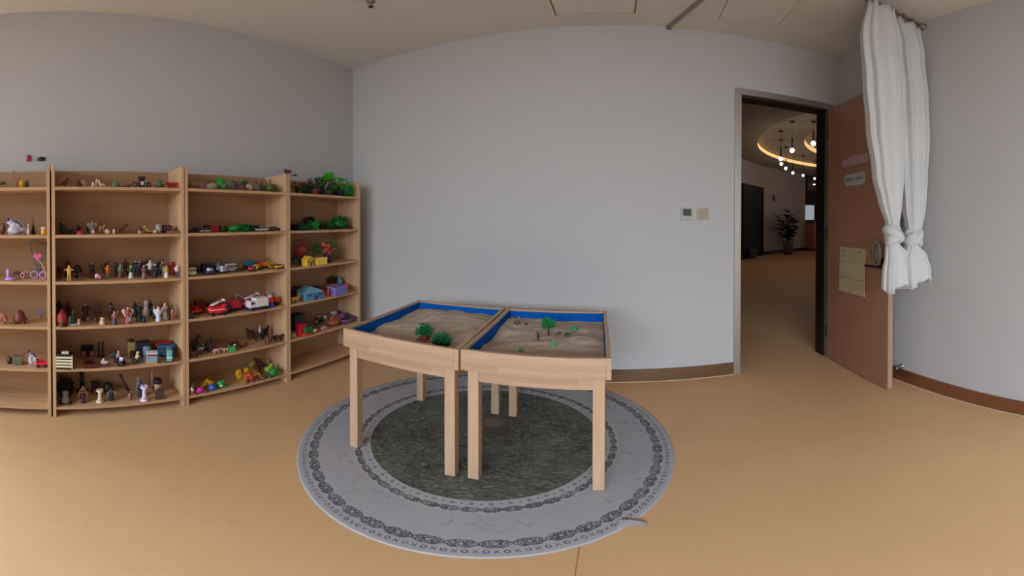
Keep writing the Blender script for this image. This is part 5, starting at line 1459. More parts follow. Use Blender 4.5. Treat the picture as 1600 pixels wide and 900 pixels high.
toy('bag', 1, 4, -1.9919, -0.1566, 0.3368, 0.0656, 0.1015, 0, '8a8084 6a6468 302c34', 'crumpled_bag', 'bag', 'grey and white crumpled plastic bag')
toy('car', 1, 4, -1.9745, -0.108, 0.3368, 0.0720, 0.0508, 10, 'c21c34 7a1020', 'toy_car', 'toy', 'shiny red car')
toy('dino', 2, 0, -2.019, 0.029, 1.394, 0.0514, 0.0590, 0, '3c1c0c', 'toy_dinosaur', 'toy', 'dark brown crouching dinosaur')
toy('turtle', 2, 0, -2.019, 0.11, 1.394, 0.0368, 0.0438, 0, '4c2010 5c2c18', 'toy_turtle', 'toy', 'little dark brown turtle')
toy('shell', 2, 0, -2.0586, 0.1385, 1.394, 0.0451, 0.0485, 0, 'a88070', 'toy_shell', 'toy', 'pinkish ribbed shell')
toy('lyingbeast', 2, 0, -1.9992, 0.1985, 1.394, 0.0477, 0.0566, 20, 'b0a098 2c1414 3a1c1c', 'toy_cow', 'toy', 'white cow with black patches lying down')
toy('lyingbeast', 2, 0, -1.9992, 0.2408, 1.394, 0.0517, 0.0457, 190, 'b8a494 2a1810 3a2018', 'toy_panda', 'toy', 'cream beast with dark rump lying beside the cow')
toy('dome', 2, 0, -2.019, 0.3236, 1.394, 0.0490, 0.0413, 0, '54554a 3e3424', 'toy_shell', 'toy', 'low grey green dome')
toy('snake', 2, 0, -2.019, 0.3709, 1.394, 0.0683, 0.0269, 0, '3c2410', 'toy_snake', 'toy', 'thin dark brown snake')
toy('gate', 2, 0, -2.019, 0.4802, 1.394, 0.1048, 0.0707, 0, '33181a b0a8ac', 'toy_carriage', 'toy', 'dark brown carriage with two wheels and pale panel')
toy('lump', 2, 0, -2.019, 0.5684, 1.394, 0.0317, 0.0305, 0, '6c2838', 'toy_stone', 'toy', 'tiny magenta pebble')
toy('frog', 2, 0, -1.9992, 0.5845, 1.394, 0.0513, 0.0480, 0, '34503a 2c4030', 'toy_frog', 'toy', 'dark green frog')
toy('leaf', 2, 0, -2.019, 0.6263, 1.394, 0.0443, 0.0514, 0, '4a6424 8c8040', 'toy_leaf', 'toy', 'yellow green curled leaf')
toy('train', 2, 0, -1.9992, 0.6633, 1.394, 0.0727, 0.0387, 0, 'b01c1c 8c1010 c02020', 'toy_train', 'toy', 'bright red little train')
toy('vase', 2, 1, -2.0388, 0.0071, 1.1276, 0.0260, 0.0670, 0, '241018', 'toy_vase', 'toy', 'slim black vase')
toy('box', 2, 1, -2.0586, 0.0259, 1.1276, 0.0262, 0.0556, 0, '26100c', 'toy_box', 'toy', 'narrow dark upright box')
toy('flat', 2, 1, -2.0388, 0.0646, 1.1276, 0.0594, 0.0295, 0, '22180c', 'toy_tray', 'toy', 'low blackish tray')
toy('man', 2, 1, -2.0586, 0.1103, 1.1276, 0.0300, 0.0550, 0, '200e0a 4a2a1c 180a08 200e0a', 'figurine', 'figurine', 'short near-black figurine')
toy('dome', 2, 1, -1.9794, 0.1133, 1.1276, 0.0361, 0.0240, 0, '98182c b08078', 'toy_cup', 'toy', 'low red and white dish')
toy('man', 2, 1, -2.0586, 0.163, 1.1276, 0.0226, 0.0509, 0, '260e0a 3a1c14', 'figurine', 'figurine', 'slight dark maroon figurine')
toy('angel', 2, 1, -2.0388, 0.1876, 1.1276, 0.0598, 0.0770, 0, '7c6a60 8c7468 6a5248 7c6a60 8a7870', 'angel_figurine', 'figurine', 'pale winged fairy')
toy('ball', 2, 1, -1.9794, 0.1894, 1.1276, 0.0145, 0.0262, 0, 'c89c98', 'toy_ball', 'toy', 'small pink bead ball')
toy('deer', 2, 1, -2.0388, 0.2456, 1.1276, 0.0489, 0.0654, 0, '8a6844', 'toy_deer', 'toy', 'tan horned goat')
toy('shell', 2, 1, -1.9794, 0.2678, 1.1276, 0.0330, 0.0291, 0, 'b49a80', 'toy_shell', 'toy', 'cream scallop shell')
toy('ball', 2, 1, -1.9794, 0.3064, 1.1276, 0.0147, 0.0287, 0, 'c8b0a8', 'toy_ball', 'toy', 'tiny white bead ball')
toy('horse', 2, 1, -2.0388, 0.3632, 1.1276, 0.0804, 0.0608, 0, '5c281a 2c100a', 'toy_horse', 'toy', 'chestnut horse with dark mane')
toy('mushroom', 2, 1, -1.9992, 0.4604, 1.1276, 0.0383, 0.0454, 0, '5a3420 c0a488', 'toy_mushroom', 'toy', 'brown capped mushroom with pale stalk')
toy('banana', 2, 1, -2.019, 0.5214, 1.1276, 0.0666, 0.0484, 0, 'b89a48 2c2412', 'toy_banana', 'toy', 'yellow banana in a dark bowl')
toy('lump', 2, 1, -1.9794, 0.5497, 1.1276, 0.0272, 0.0240, 0, 'c89484', 'toy_stone', 'toy', 'small salmon pink pebble')
toy('barrel', 2, 1, -1.9992, 0.577, 1.1276, 0.0394, 0.0557, 0, '7c7c70 4c4c40', 'toy_barrel', 'toy', 'upright grey green barrel')
toy('keg', 2, 1, -2.019, 0.6328, 1.1276, 0.0686, 0.0513, 0, '431c26 6c4038', 'toy_barrel', 'toy', 'plum coloured keg lying on its side')
toy('flat', 2, 1, -1.9794, 0.6617, 1.1276, 0.0761, 0.0240, 0, '6c5444 5a3018', 'toy_tray', 'toy', 'flat brown slab by the side panel')
toy('man', 2, 2, -2.0388, -0.0044, 0.8672, 0.0408, 0.0814, 0, '301618 4a2c28 2a1010 3a2428', 'figurine', 'figurine', 'dim maroon figurine against the left panel')
toy('robe', 2, 2, -2.0982, 0.0437, 0.8672, 0.0420, 0.1008, 0, '40160e 4a2016 30100a', 'figurine', 'figurine', 'tall rusty red robed figurine behind the yellow one')
toy('armsout', 2, 2, -1.9596, 0.0496, 0.8672, 0.0499, 0.0875, 0, 'b08c40 c0a04c b08c40 a88438', 'figurine', 'figurine', 'bright yellow figurine with arms stretched out')
toy('mushroom', 2, 2, -2.0784, 0.1001, 0.8672, 0.0644, 0.0755, 0, '20180e 2c2418', 'toy_mushroom', 'toy', 'wide dark toadstool')
toy('man', 2, 2, -1.9745, 0.1112, 0.8672, 0.0288, 0.0515, 0, '26182c 382c3c 1c1018 3c3848', 'figurine', 'figurine', 'short navy figurine below the toadstool')
toy('staff', 2, 2, -2.0579, 0.1876, 0.8672, 0.0377, 0.0957, 0, '1c1412 6a6058 2c1814 282824', 'figurine', 'figurine', 'black soldier figurine with staff')
toy('lying', 2, 2, -1.9829, 0.2226, 0.8672, 0.0402, 0.0446, 0, '8c3a50 b8948c 5a1828 a08880', 'doll', 'figurine', 'pink doll lying down')
toy('armsup', 2, 2, -2.0784, 0.2641, 0.8672, 0.0423, 0.0997, 0, '2e1c10 6a4c38 301410 1c120e', 'figurine', 'figurine', 'brown and black figurine with raised arm')
toy('man', 2, 2, -2.0388, 0.2761, 0.8672, 0.0378, 0.0772, 0, 'c86a1c d0884c 6c2c18 b85a18', 'figurine', 'figurine', 'orange clad figurine')
toy('horse', 2, 2, -1.9998, 0.2596, 0.8672, 0.0592, 0.0338, 190, '5c6c64 7a8880', 'toy_horse', 'toy', 'small grey teal horse')
toy('hatman', 2, 2, -2.0784, 0.3336, 0.8672, 0.0582, 0.0904, 0, '1c2414 4c3830 1a1410 102010', 'figurine', 'figurine', 'dark green figurine in wide hat')
toy('robe', 2, 2, -2.0297, 0.3504, 0.8672, 0.0532, 0.0802, 0, '585c50 8c8474 3c3834 5c2c30', 'figurine', 'figurine', 'grey figurine on pinkish base')
toy('robe', 2, 2, -2.118, 0.3977, 0.8672, 0.0399, 0.1001, 0, '3e1a12 5a3020 2c100c', 'figurine', 'figurine', 'dark russet figurine at the back')
toy('robe', 2, 2, -1.993, 0.4061, 0.8672, 0.0415, 0.0755, 0, '24442e 98a898 1c281c 9ca090', 'figurine', 'figurine', 'green and white figurine on dark stand')
toy('man', 2, 2, -2.0586, 0.4508, 0.8672, 0.0353, 0.1010, 0, '16161e 8c6c5c 201410 14141a', 'figurine', 'figurine', 'black suited figurine leftmost of the dark cluster')
toy('man', 2, 2, -2.0388, 0.4699, 0.8672, 0.0352, 0.0987, 0, '1a1c2c 7c6458 14121a 101018', 'figurine', 'figurine', 'navy suited figurine shoulder to shoulder with another')
toy('robe', 2, 2, -2.0982, 0.4998, 0.8672, 0.0282, 0.0874, 0, '2c1828 5a4048 1c1018', 'figurine', 'figurine', 'dark purple robed figurine')
toy('robe', 2, 2, -1.9514, 0.474, 0.8672, 0.0376, 0.0820, 0, '5a3034 9c7068 3a1c18 6c4440', 'figurine', 'figurine', 'dusty pink robed figurine in the front')
toy('armsup', 2, 2, -2.1378, 0.536, 0.8672, 0.0413, 0.0981, 0, '3a1c10 5a3420 2a140c', 'figurine', 'figurine', 'brown figurine with raised arms at the back')
toy('armsout', 2, 2, -2.033, 0.5314, 0.8672, 0.0514, 0.1011, 0, 'a8a4a0 b0a098 2c2420 1a1418', 'figurine', 'figurine', 'white coated figurine with arms out')
toy('robe', 2, 2, -2.0005, 0.554, 0.8672, 0.0431, 0.0808, 0, '181420 b0a8b0 14101a', 'figurine', 'figurine', 'black cloaked figurine with white face')
toy('robe', 2, 2, -2.0784, 0.6043, 0.8672, 0.0369, 0.0978, 0, '201a1c 5a4438 2c241c', 'figurine', 'figurine', 'tall dark hooded figurine')
toy('man', 2, 2, -2.0388, 0.6089, 0.8672, 0.0364, 0.0900, 0, '4c3c38 8c8074 241814 140e10', 'figurine', 'figurine', 'black figurine with pale shirt front')
toy('robe', 2, 2, -2.019, 0.6131, 0.8672, 0.0241, 0.0608, 0, '98888c a89890 5a4844', 'figurine', 'figurine', 'slim pale grey robed figurine')
toy('robe', 2, 2, -1.9568, 0.6097, 0.8672, 0.0391, 0.0722, 0, '8c7c38 a89868 4c4018 b8a8a4', 'figurine', 'figurine', 'gold topped figurine in white skirt')
toy('robe', 2, 2, -2.0586, 0.6725, 0.8672, 0.0456, 0.0973, 0, '8a2424 b06850 481410 7a1c20', 'figurine', 'figurine', 'red gowned figurine')
toy('robe', 2, 2, -2.0784, 0.6808, 0.8672, 0.0337, 0.0577, 0, '8c5850 a87c70 4a2c28', 'figurine', 'figurine', 'rose pink figurine near the side panel')
toy('man', 2, 2, -1.9596, 0.6757, 0.8672, 0.0359, 0.0769, 0, 'a89c98 b08c78 3a302c 1c2038', 'figurine', 'figurine', 'white topped figurine in navy trousers')
toy('robe', 2, 3, -2.1216, -0.0072, 0.6044, 0.0347, 0.1108, 0, '201412 3a2420 180c0c', 'figurine', 'figurine', 'tall blackish figurine in the corner')
toy('lantern', 2, 3, -1.9596, 0.0077, 0.6044, 0.0677, 0.0962, 0, '782018 343c10 5a2014', 'toy_hut', 'toy', 'red lantern shaped hut with green doorway')
toy('robe', 2, 3, -2.1196, 0.0482, 0.6044, 0.0463, 0.0986, 0, '38160f 4a201a 2c1010', 'figurine', 'figurine', 'maroon robed figurine behind the hut')
toy('xmas', 2, 3, -1.9793, 0.07, 0.6044, 0.0577, 0.0891, 0, '1c3a34 2a2018 98a098', 'toy_fir', 'toy', 'dark teal fir on white base')
toy('cat', 2, 3, -1.964, 0.1034, 0.6044, 0.0251, 0.0388, 0, 'a08478 3a2c28', 'toy_dog', 'toy', 'tiny white dog beside the fir')
toy('robe', 2, 3, -2.0687, 0.1489, 0.6044, 0.0378, 0.1086, 0, '2c100a 8c7468 220c08', 'figurine', 'figurine', 'dark brown figurine with pale face')
toy('ball', 2, 3, -2.0394, 0.1598, 0.6044, 0.0187, 0.0281, 0, '8c5a50', 'toy_egg', 'toy', 'small dusty pink egg')
toy('chair', 2, 3, -2.0605, 0.2202, 0.6044, 0.0607, 0.1046, 0, '3e2018', 'toy_chair', 'toy', 'dark brown wicker chair')
toy('ring', 2, 3, -2.0074, 0.1997, 0.6044, 0.0295, 0.0357, 90, '5c4434', 'toy_bracelet', 'toy', 'brown beaded ring standing up')
toy('cat', 2, 3, -1.9596, 0.2345, 0.6044, 0.0434, 0.0467, 0, 'a88c78 2c140c', 'toy_cat', 'toy', 'cream and dark brown cat')
toy('hatman', 2, 3, -2.0351, 0.2946, 0.6044, 0.0416, 0.1117, 0, '301410 6c4c44 1c0e0c 241010', 'figurine', 'figurine', 'dark pirate figurine in a hat')
toy('robe', 2, 3, -1.9517, 0.3024, 0.6044, 0.0436, 0.0812, 0, '7c4c54 a07c78 48241e 34303c', 'doll', 'figurine', 'pink topped doll in grey skirt')
toy('angel', 2, 3, -1.9628, 0.3815, 0.6044, 0.0667, 0.1014, 0, '7a2c38 b07c6c 3c1412 8c3a40 b8ac9c', 'angel_figurine', 'figurine', 'girl figurine with two cream wings')
toy('barrel', 2, 3, -1.9596, 0.3864, 0.6044, 0.0259, 0.0395, 0, '7ca098 6a8c84', 'toy_cup', 'toy', 'pale teal pot in front of winged girl')
toy('robe', 2, 3, -2.0921, 0.4506, 0.6044, 0.0319, 0.0952, 0, '181814 3a1c18 200e0c', 'figurine', 'figurine', 'black gowned figurine with maroon hair')
toy('robe', 2, 3, -1.9873, 0.4544, 0.6044, 0.0380, 0.1109, 0, '141a12 3c342c 1c1410', 'figurine', 'figurine', 'very dark green cloaked figurine')
toy('cat', 2, 3, -2.0784, 0.5176, 0.6044, 0.0522, 0.1110, 0, '948074 6c5c54', 'toy_bear', 'toy', 'tall beige bear sitting at the back')
toy('bottle', 2, 3, -2.0084, 0.4844, 0.6044, 0.0271, 0.0565, 0, 'b09a80 c0ac94', 'toy_bottle', 'toy', 'cream bottle before the beige bear')
toy('cat', 2, 3, -1.9596, 0.4726, 0.6044, 0.0339, 0.0396, 0, '1c1414 b0a8b0', 'toy_penguin', 'toy', 'little black and white penguin')
toy('robe', 2, 3, -2.1138, 0.5489, 0.6044, 0.0410, 0.0969, 0, '1c1c18 4a2c1c 2c1610', 'figurine', 'figurine', 'brown haired black figurine at the back')
toy('man', 2, 3, -2.0197, 0.55, 0.6044, 0.0434, 0.0813, 0, '20302c 8c9094 1c2420 24342c', 'figurine', 'figurine', 'dark teal figurine beside the white angel')
toy('angel', 2, 3, -1.9596, 0.5603, 0.6044, 0.0578, 0.0916, 0, 'b8b4bc b49c94 7c6c68 a8a4c0 b0b8bc', 'angel_figurine', 'figurine', 'white angel with spread wings')
toy('robe', 2, 3, -2.0648, 0.6049, 0.6044, 0.0408, 0.0915, 0, '401814 7c4434 4a1c12', 'figurine', 'figurine', 'auburn haired red figurine')
toy('robe', 2, 3, -1.986, 0.6094, 0.6044, 0.0395, 0.1047, 0, '947a64 a88c74 7c6450 8c8474', 'figurine', 'figurine', 'tan hooded figurine')
toy('robe', 2, 3, -1.9788, 0.6308, 0.6044, 0.0397, 0.0808, 0, '260c1c 3c1c24 1c0814', 'figurine', 'figurine', 'dark plum cloaked figurine')
toy('man', 2, 3, -1.9596, 0.6444, 0.6044, 0.0237, 0.0646, 0, '90402c c0a488 a85c3c 8c4430', 'figurine', 'figurine', 'small cream and red figurine by the panel')
toy('dresser', 2, 4, -1.9554, 0.0204, 0.3368, 0.0961, 0.0958, -6, 'aea890 16180f', 'toy_dresser', 'toy', 'white slatted toy cabinet')
toy('tv', 2, 4, -2.1452, 0.1607, 0.3368, 0.0785, 0.0761, 0, '180e0e 241a20', 'toy_television', 'toy', 'dark brown television')
toy('chair', 2, 4, -2.0704, 0.136, 0.3368, 0.0303, 0.0569, 0, '60382c', 'toy_chair', 'toy', 'small brown chair left of the red tray')
toy('chair', 2, 4, -2.0657, 0.1848, 0.3368, 0.0303, 0.0568, 0, '6c4434', 'toy_chair', 'toy', 'small tan chair right under the television')
toy('box', 2, 4, -2.0154, 0.1654, 0.3368, 0.0369, 0.0430, 0, '48201a 5a2c20', 'toy_chest', 'toy', 'reddish brown chest')
toy('tray', 2, 4, -1.9561, 0.1603, 0.3368, 0.0645, 0.0296, 0, '3a120c 9c6c50', 'toy_tray', 'toy', 'red rimmed rectangular tray')
toy('pillars', 2, 4, -2.1136, 0.2418, 0.3368, 0.0428, 0.1017, 0, '201018', 'toy_pillars', 'toy', 'pair of joined black pillars')
toy('boat', 2, 4, -1.9554, 0.2467, 0.3368, 0.0650, 0.0548, 0, 'a89c98 4a2430', 'toy_boat', 'toy', 'white boat with plum hull')
toy('plane', 2, 4, -2.0688, 0.3172, 0.3368, 0.0732, 0.0746, 30, '384448 6c1c1c', 'toy_airplane', 'toy', 'teal and red airplane')
toy('bike', 2, 4, -2.0124, 0.3328, 0.3368, 0.0527, 0.0775, 20, '2c1c34 98887c', 'toy_motorbike', 'toy', 'purple motorbike with pale rider')
toy('car', 2, 4, -1.9592, 0.3422, 0.3368, 0.0514, 0.0594, 60, '20182c 98a0b0', 'toy_car', 'toy', 'dark police car on green edge')
toy('tower', 2, 4, -2.1034, 0.4274, 0.3368, 0.0478, 0.1155, 0, '8c7444 2a200c', 'toy_tower', 'toy', 'beige square tower with dark lid')
toy('dog', 2, 4, -2.0579, 0.4278, 0.3368, 0.0430, 0.0748, 0, '32100e', 'toy_dog', 'toy', 'dark red brown dog')
toy('bike', 2, 4, -1.9694, 0.4374, 0.3368, 0.0602, 0.0811, 15, '2c141c a89878', 'toy_motorbike', 'toy', 'dark motorbike with cream rider')
toy('box', 2, 4, -2.0861, 0.4997, 0.3368, 0.0803, 0.0979, 0, '151826 1a1c2c', 'toy_box', 'toy', 'large navy box')
toy('bin', 2, 4, -2.0483, 0.5123, 0.3368, 0.0515, 0.0794, 0, '4c6070 607484', 'toy_bin', 'toy', 'slate blue bin')
toy('kiosk', 2, 4, -1.9596, 0.5203, 0.3368, 0.0649, 0.0773, -10, '64848c a89ca4 7a3044 a86c3c', 'toy_kiosk', 'toy', 'pale blue kiosk with white roof')
toy('train', 2, 4, -2.0982, 0.6236, 0.3368, 0.1122, 0.0860, 0, '587084 4c6480 a01818', 'toy_train', 'toy', 'blue carriage with red roof')
toy('bus', 2, 4, -2.0466, 0.6347, 0.3368, 0.1061, 0.0802, -20, '2c4c70 182430 24406c 1c3c64', 'toy_bus', 'toy', 'navy roofed bus')
toy('bus', 2, 4, -1.9596, 0.6251, 0.3368, 0.0746, 0.0866, 75, '548484 6c4060 a0c0bc 3c7070', 'toy_bus', 'toy', 'teal and white bus facing the room')
toy('bush', 2, 5, -2.0752, 0.0282, 0.0728, 0.1133, 0.1513, 0, '10100a 16140c', 'toy_bush', 'toy', 'large round black bush')
toy('cat', 2, 5, -1.9963, 0.0252, 0.0728, 0.0690, 0.0936, 0, '6c605c 5a5050 2c1c18', 'toy_cat', 'toy', 'grey cat on a dark base')
toy('pole', 2, 5, -2.1576, 0.1283, 0.0728, 0.0315, 0.1407, 0, '1e1a0c', 'toy_pole', 'toy', 'dark olive post behind the arch')
toy('arch', 2, 5, -2.0252, 0.1273, 0.0728, 0.0740, 0.1037, 0, '8c6444 74783c', 'toy_arch', 'toy', 'golden brown arch')
toy('robe', 2, 5, -1.9909, 0.125, 0.0728, 0.0291, 0.0705, 0, '301828 442430 281018', 'figurine', 'figurine', 'small plum figurine before the arch')
toy('box', 2, 5, -2.1356, 0.2111, 0.0728, 0.0510, 0.0734, 0, '241610 1c120c', 'toy_box', 'toy', 'dark brown box at the back')
toy('lump', 2, 5, -2.0894, 0.2045, 0.0728, 0.0307, 0.0486, 0, '5c2c30 30101a', 'toy_stone', 'toy', 'dim pinkish stone')
toy('column', 2, 5, -1.9898, 0.2201, 0.0728, 0.0440, 0.0937, 0, 'bcaa94', 'toy_castle_tower', 'toy', 'cream castle tower')
toy('helmet', 2, 5, -2.1256, 0.2867, 0.0728, 0.0630, 0.0734, 0, '241410 3c1e14', 'toy_helmet', 'toy', 'dark brown helmet with handle')
toy('vase', 2, 5, -1.9975, 0.2876, 0.0728, 0.0445, 0.0895, 0, '1a1a30 a89c80', 'toy_vase', 'toy', 'navy vase with two pale handles')
toy('feather', 2, 5, -2.0531, 0.3785, 0.0728, 0.0734, 0.1655, 0, '341e12 241610', 'toy_feather', 'toy', 'tall brown feather')
toy('lump', 2, 5, -1.9776, 0.3942, 0.0728, 0.0262, 0.0615, 0, '6c4c3c 3a2418', 'toy_stone', 'toy', 'upright small brown stone')
toy('bottle', 2, 5, -2.1091, 0.4712, 0.0728, 0.0322, 0.1026, 0, '7c8488 8c9494', 'toy_bottle', 'toy', 'pale grey bottle')
toy('robe', 2, 5, -2.0236, 0.4692, 0.0728, 0.0582, 0.1049, 0, '18183c 30284c 141430 141c1c', 'figurine', 'figurine', 'navy robed figurine')
toy('column', 2, 5, -1.9596, 0.473, 0.0728, 0.0490, 0.1128, 0, 'c4b4c8', 'toy_castle_tower', 'toy', 'bright lilac white tower')
toy('pole', 2, 5, -2.106, 0.56, 0.0728, 0.0164, 0.1556, 0, '8c6c64', 'toy_pole', 'toy', 'thin pinkish rod')
toy('mug', 2, 5, -2.0507, 0.5794, 0.0728, 0.0604, 0.1017, 0, 'b0a088 1c1018 8c3428', 'toy_mug', 'toy', 'cream mug with black top')
toy('grave', 2, 5, -1.9596, 0.565, 0.0728, 0.0579, 0.0762, 0, '3c322e 5a3820', 'toy_gravestone', 'toy', 'dark rounded gravestone')
toy('lump', 3, 0, -2.0388, 0.8096, 1.394, 0.0687, 0.0516, 0, '704824 8c6038', 'toy_rock', 'rock', 'tan crumbly rock')
toy('shell', 3, 0, -2.0388, 0.8704, 1.394, 0.0702, 0.0579, 0, '7c6060 6c4c48', 'toy_shell', 'toy', 'mauve fan shell')
toy('lump', 3, 0, -1.9992, 0.9232, 1.394, 0.0882, 0.0478, 0, '7c7064 6c5c50', 'toy_rock', 'rock', 'pale grey rock')
toy('leaf', 3, 0, -2.0982, 0.969, 1.394, 0.0834, 0.0768, 0, '4c4420', 'toy_leaf', 'toy', 'olive flat leaf')
toy('dome', 3, 0, -2.0586, 1.0104, 1.394, 0.0836, 0.0914, 0, '1c7c28 145c1c', 'toy_hill', 'toy', 'vivid green dome hill')
toy('frog', 3, 0, -1.9992, 1.0084, 1.394, 0.0639, 0.0474, 0, '3c5834', 'toy_frog', 'toy', 'mossy green frog')
toy('lump', 3, 0, -2.0388, 1.0823, 1.394, 0.0808, 0.0759, 0, '54504a 444038', 'toy_rock', 'rock', 'angular dark grey rock')
toy('dome', 3, 0, -2.0784, 1.2048, 1.394, 0.0808, 0.0864, 0, '1e3c24', 'toy_hill', 'toy', 'dark green mound')
toy('lump', 3, 0, -2.0586, 1.1462, 1.394, 0.0638, 0.0725, 0, '64605c', 'toy_rock', 'rock', 'rounded mid grey rock')
toy('flat', 3, 0, -1.9794, 1.1305, 1.394, 0.0812, 0.0344, 0, '5a2820', 'toy_brick', 'toy', 'flat brick red slab')
toy('shell', 3, 0, -1.9794, 1.1812, 1.394, 0.0586, 0.0495, 0, '9c7c70 8c6c64', 'toy_shell', 'toy', 'pinkish white shell')
toy('lump', 3, 0, -2.019, 1.2628, 1.394, 0.0766, 0.0573, 0, '5c5048 4c3c30', 'toy_rock', 'rock', 'brownish grey rock')
toy('lump', 3, 0, -2.0388, 1.3352, 1.394, 0.0742, 0.0629, 10, '4c3a2c 5a4c40', 'toy_rock', 'rock', 'dark brown rock near the branch')
toy('antler', 3, 0, -2.118, 1.3802, 1.394, 0.1463, 0.1228, 0, '4c2418', 'toy_branch', 'toy', 'reddish brown twiggy branch')
toy('bush', 3, 0, -1.9992, 1.3752, 1.394, 0.0911, 0.0616, 0, '3c4c20 506428', 'toy_bush', 'toy', 'mossy green tuft')
toy('flat', 3, 1, -2.0586, 0.8377, 1.1276, 0.1048, 0.0290, 0, '2c1c1c 3c2c2c', 'toy_train', 'toy', 'long low blackish raft')
toy('car', 3, 1, -1.9894, 0.8713, 1.1276, 0.0647, 0.0240, 0, '94847c', 'toy_car', 'toy', 'flat silvery white car')
toy('box', 3, 1, -2.0586, 0.9174, 1.1276, 0.0449, 0.0444, 0, '262430', 'toy_box', 'toy', 'charcoal blue box')
toy('box', 3, 1, -2.0388, 0.9534, 1.1276, 0.0633, 0.0442, 0, '741210', 'toy_box', 'toy', 'dark red box')
toy('bush', 3, 1, -2.0388, 1.0244, 1.1276, 0.0697, 0.0393, 0, '28380c 344410', 'toy_bush', 'toy', 'olive green tuft')
toy('frog', 3, 1, -1.9992, 1.0762, 1.1276, 0.0938, 0.0433, 0, '0c6c28', 'toy_frog', 'toy', 'wide vivid green frog')
toy('bush', 3, 1, -2.019, 1.1688, 1.1276, 0.0981, 0.0464, 0, '107430 0c6024', 'toy_bush', 'toy', 'vivid green bush')
toy('ball', 3, 1, -2.1378, 1.2094, 1.1276, 0.0359, 0.0451, 0, '5a1c14', 'toy_ball', 'toy', 'dull red ball behind the greenery')
toy('box', 3, 1, -2.0586, 1.2628, 1.1276, 0.0722, 0.0408, 0, '1c2434', 'toy_box', 'toy', 'dark navy box')
toy('car', 3, 1, -1.9992, 1.2924, 1.1276, 0.0928, 0.0280, 0, 'a09a98 3c3434', 'toy_car', 'toy', 'white car with dark windows')
toy('car', 3, 1, -2.019, 1.3794, 1.1276, 0.0431, 0.0240, 0, '5c3428', 'toy_car', 'toy', 'tiny brown car')
toy('car', 3, 1, -2.019, 1.4035, 1.1276, 0.0945, 0.0301, 0, '481410', 'toy_car', 'toy', 'maroon car at the end')
toy('bus', 3, 2, -1.9596, 0.769, 0.8672, 0.0535, 0.0508, 0, '8c8870 1c1c18', 'toy_bus', 'toy', 'cream van by the side panel')
toy('truck', 3, 2, -2.0982, 0.8479, 0.8672, 0.0799, 0.0483, 0, '5c1c14 4a2018', 'toy_truck', 'toy', 'dark red truck behind the cream van')
toy('truck', 3, 2, -2.0586, 0.9294, 0.8672, 0.1082, 0.0609, 0, '12162a 161a30', 'toy_truck', 'toy', 'navy box truck')
toy('car', 3, 2, -1.9596, 0.889, 0.8672, 0.0688, 0.0439, 25, '1c2440 a4a0ac', 'toy_car', 'toy', 'navy and white police car')
toy('car', 3, 2, -2.0388, 0.9862, 0.8672, 0.0503, 0.0598, 50, '747c88', 'toy_car', 'toy', 'silver car angled')
toy('truck', 3, 2, -1.9801, 0.9935, 0.8672, 0.0586, 0.0492, 30, 'a89cb0 948ca4', 'toy_ambulance', 'toy', 'pale lilac ambulance')
toy('bus', 3, 2, -2.019, 1.0666, 0.8672, 0.0752, 0.0530, 0, '94908c 14141a 2c2c30', 'toy_bus', 'toy', 'white coach with black windows')
toy('crane', 3, 2, -2.128, 1.1317, 0.8672, 0.0844, 0.0685, 0, '8c6c54', 'toy_crane', 'toy', 'thin tan crane arm')
toy('sailboat', 3, 2, -2.009, 1.1302, 0.8672, 0.0722, 0.0713, 0, '3c1c18 6c4034', 'toy_sailboat', 'toy', 'dark brown sailing boat')
toy('truck', 3, 2, -2.0784, 1.2451, 0.8672, 0.0873, 0.0621, 0, '284868 2c4c6c', 'toy_truck', 'toy', 'steel blue truck')
toy('digger', 3, 2, -1.9596, 1.1909, 0.8672, 0.0781, 0.0467, 0, 'c03018 d8b820', 'toy_digger', 'toy', 'red and yellow digger')
toy('digger', 3, 2, -2.019, 1.2832, 0.8672, 0.0825, 0.0564, 10, 'c86020 c05018', 'toy_digger', 'toy', 'orange digger')
toy('crane', 3, 2, -2.118, 1.3872, 0.8672, 0.0936, 0.0634, 0, '94381c a04820', 'toy_crane', 'toy', 'rusty orange crane')
toy('truck', 3, 2, -2.0784, 1.3829, 0.8672, 0.0818, 0.0395, 0, 'b87420 a86818', 'toy_truck', 'toy', 'amber dump truck')
toy('truck', 3, 2, -2.0586, 1.406, 0.8672, 0.0889, 0.0342, 0, 'b88428 a87820', 'toy_truck', 'toy', 'mustard yellow truck')
toy('car', 3, 2, -2.019, 1.3998, 0.8672, 0.0761, 0.0240, 0, 'c8902c', 'toy_car', 'toy', 'golden yellow car')
toy('car', 3, 2, -1.9596, 1.4066, 0.8672, 0.0540, 0.0357, 0, 'd4b020', 'toy_car', 'toy', 'lemon yellow car')
toy('ball', 3, 2, -1.9992, 1.4334, 0.8672, 0.0281, 0.0240, 0, '2c1414', 'toy_ball', 'toy', 'small black ball')
toy('car', 3, 3, -1.9504, 0.7593, 0.6044, 0.0366, 0.0408, 0, '242c58', 'toy_car', 'toy', 'dark blue car in the corner')
toy('car', 3, 3, -2.029, 0.8225, 0.6044, 0.0860, 0.0538, 15, 'b02c14 7c1c10', 'toy_car', 'toy', 'chunky orange red car')
toy('truck', 3, 3, -2.0932, 0.8891, 0.6044, 0.0989, 0.0700, 0, '4c140e 5a1c14', 'toy_truck', 'toy', 'dark maroon truck behind')
toy('crane', 3, 3, -2.0569, 0.9659, 0.6044, 0.1598, 0.0960, 0, 'a03c1c 8c2c14', 'toy_crane', 'toy', 'long orange crane')
toy('fire', 3, 3, -1.9596, 0.9419, 0.6044, 0.1185, 0.1008, 0, 'b41426 b4b4ac', 'fire_engine', 'toy', 'red fire engine with raised white ladder')
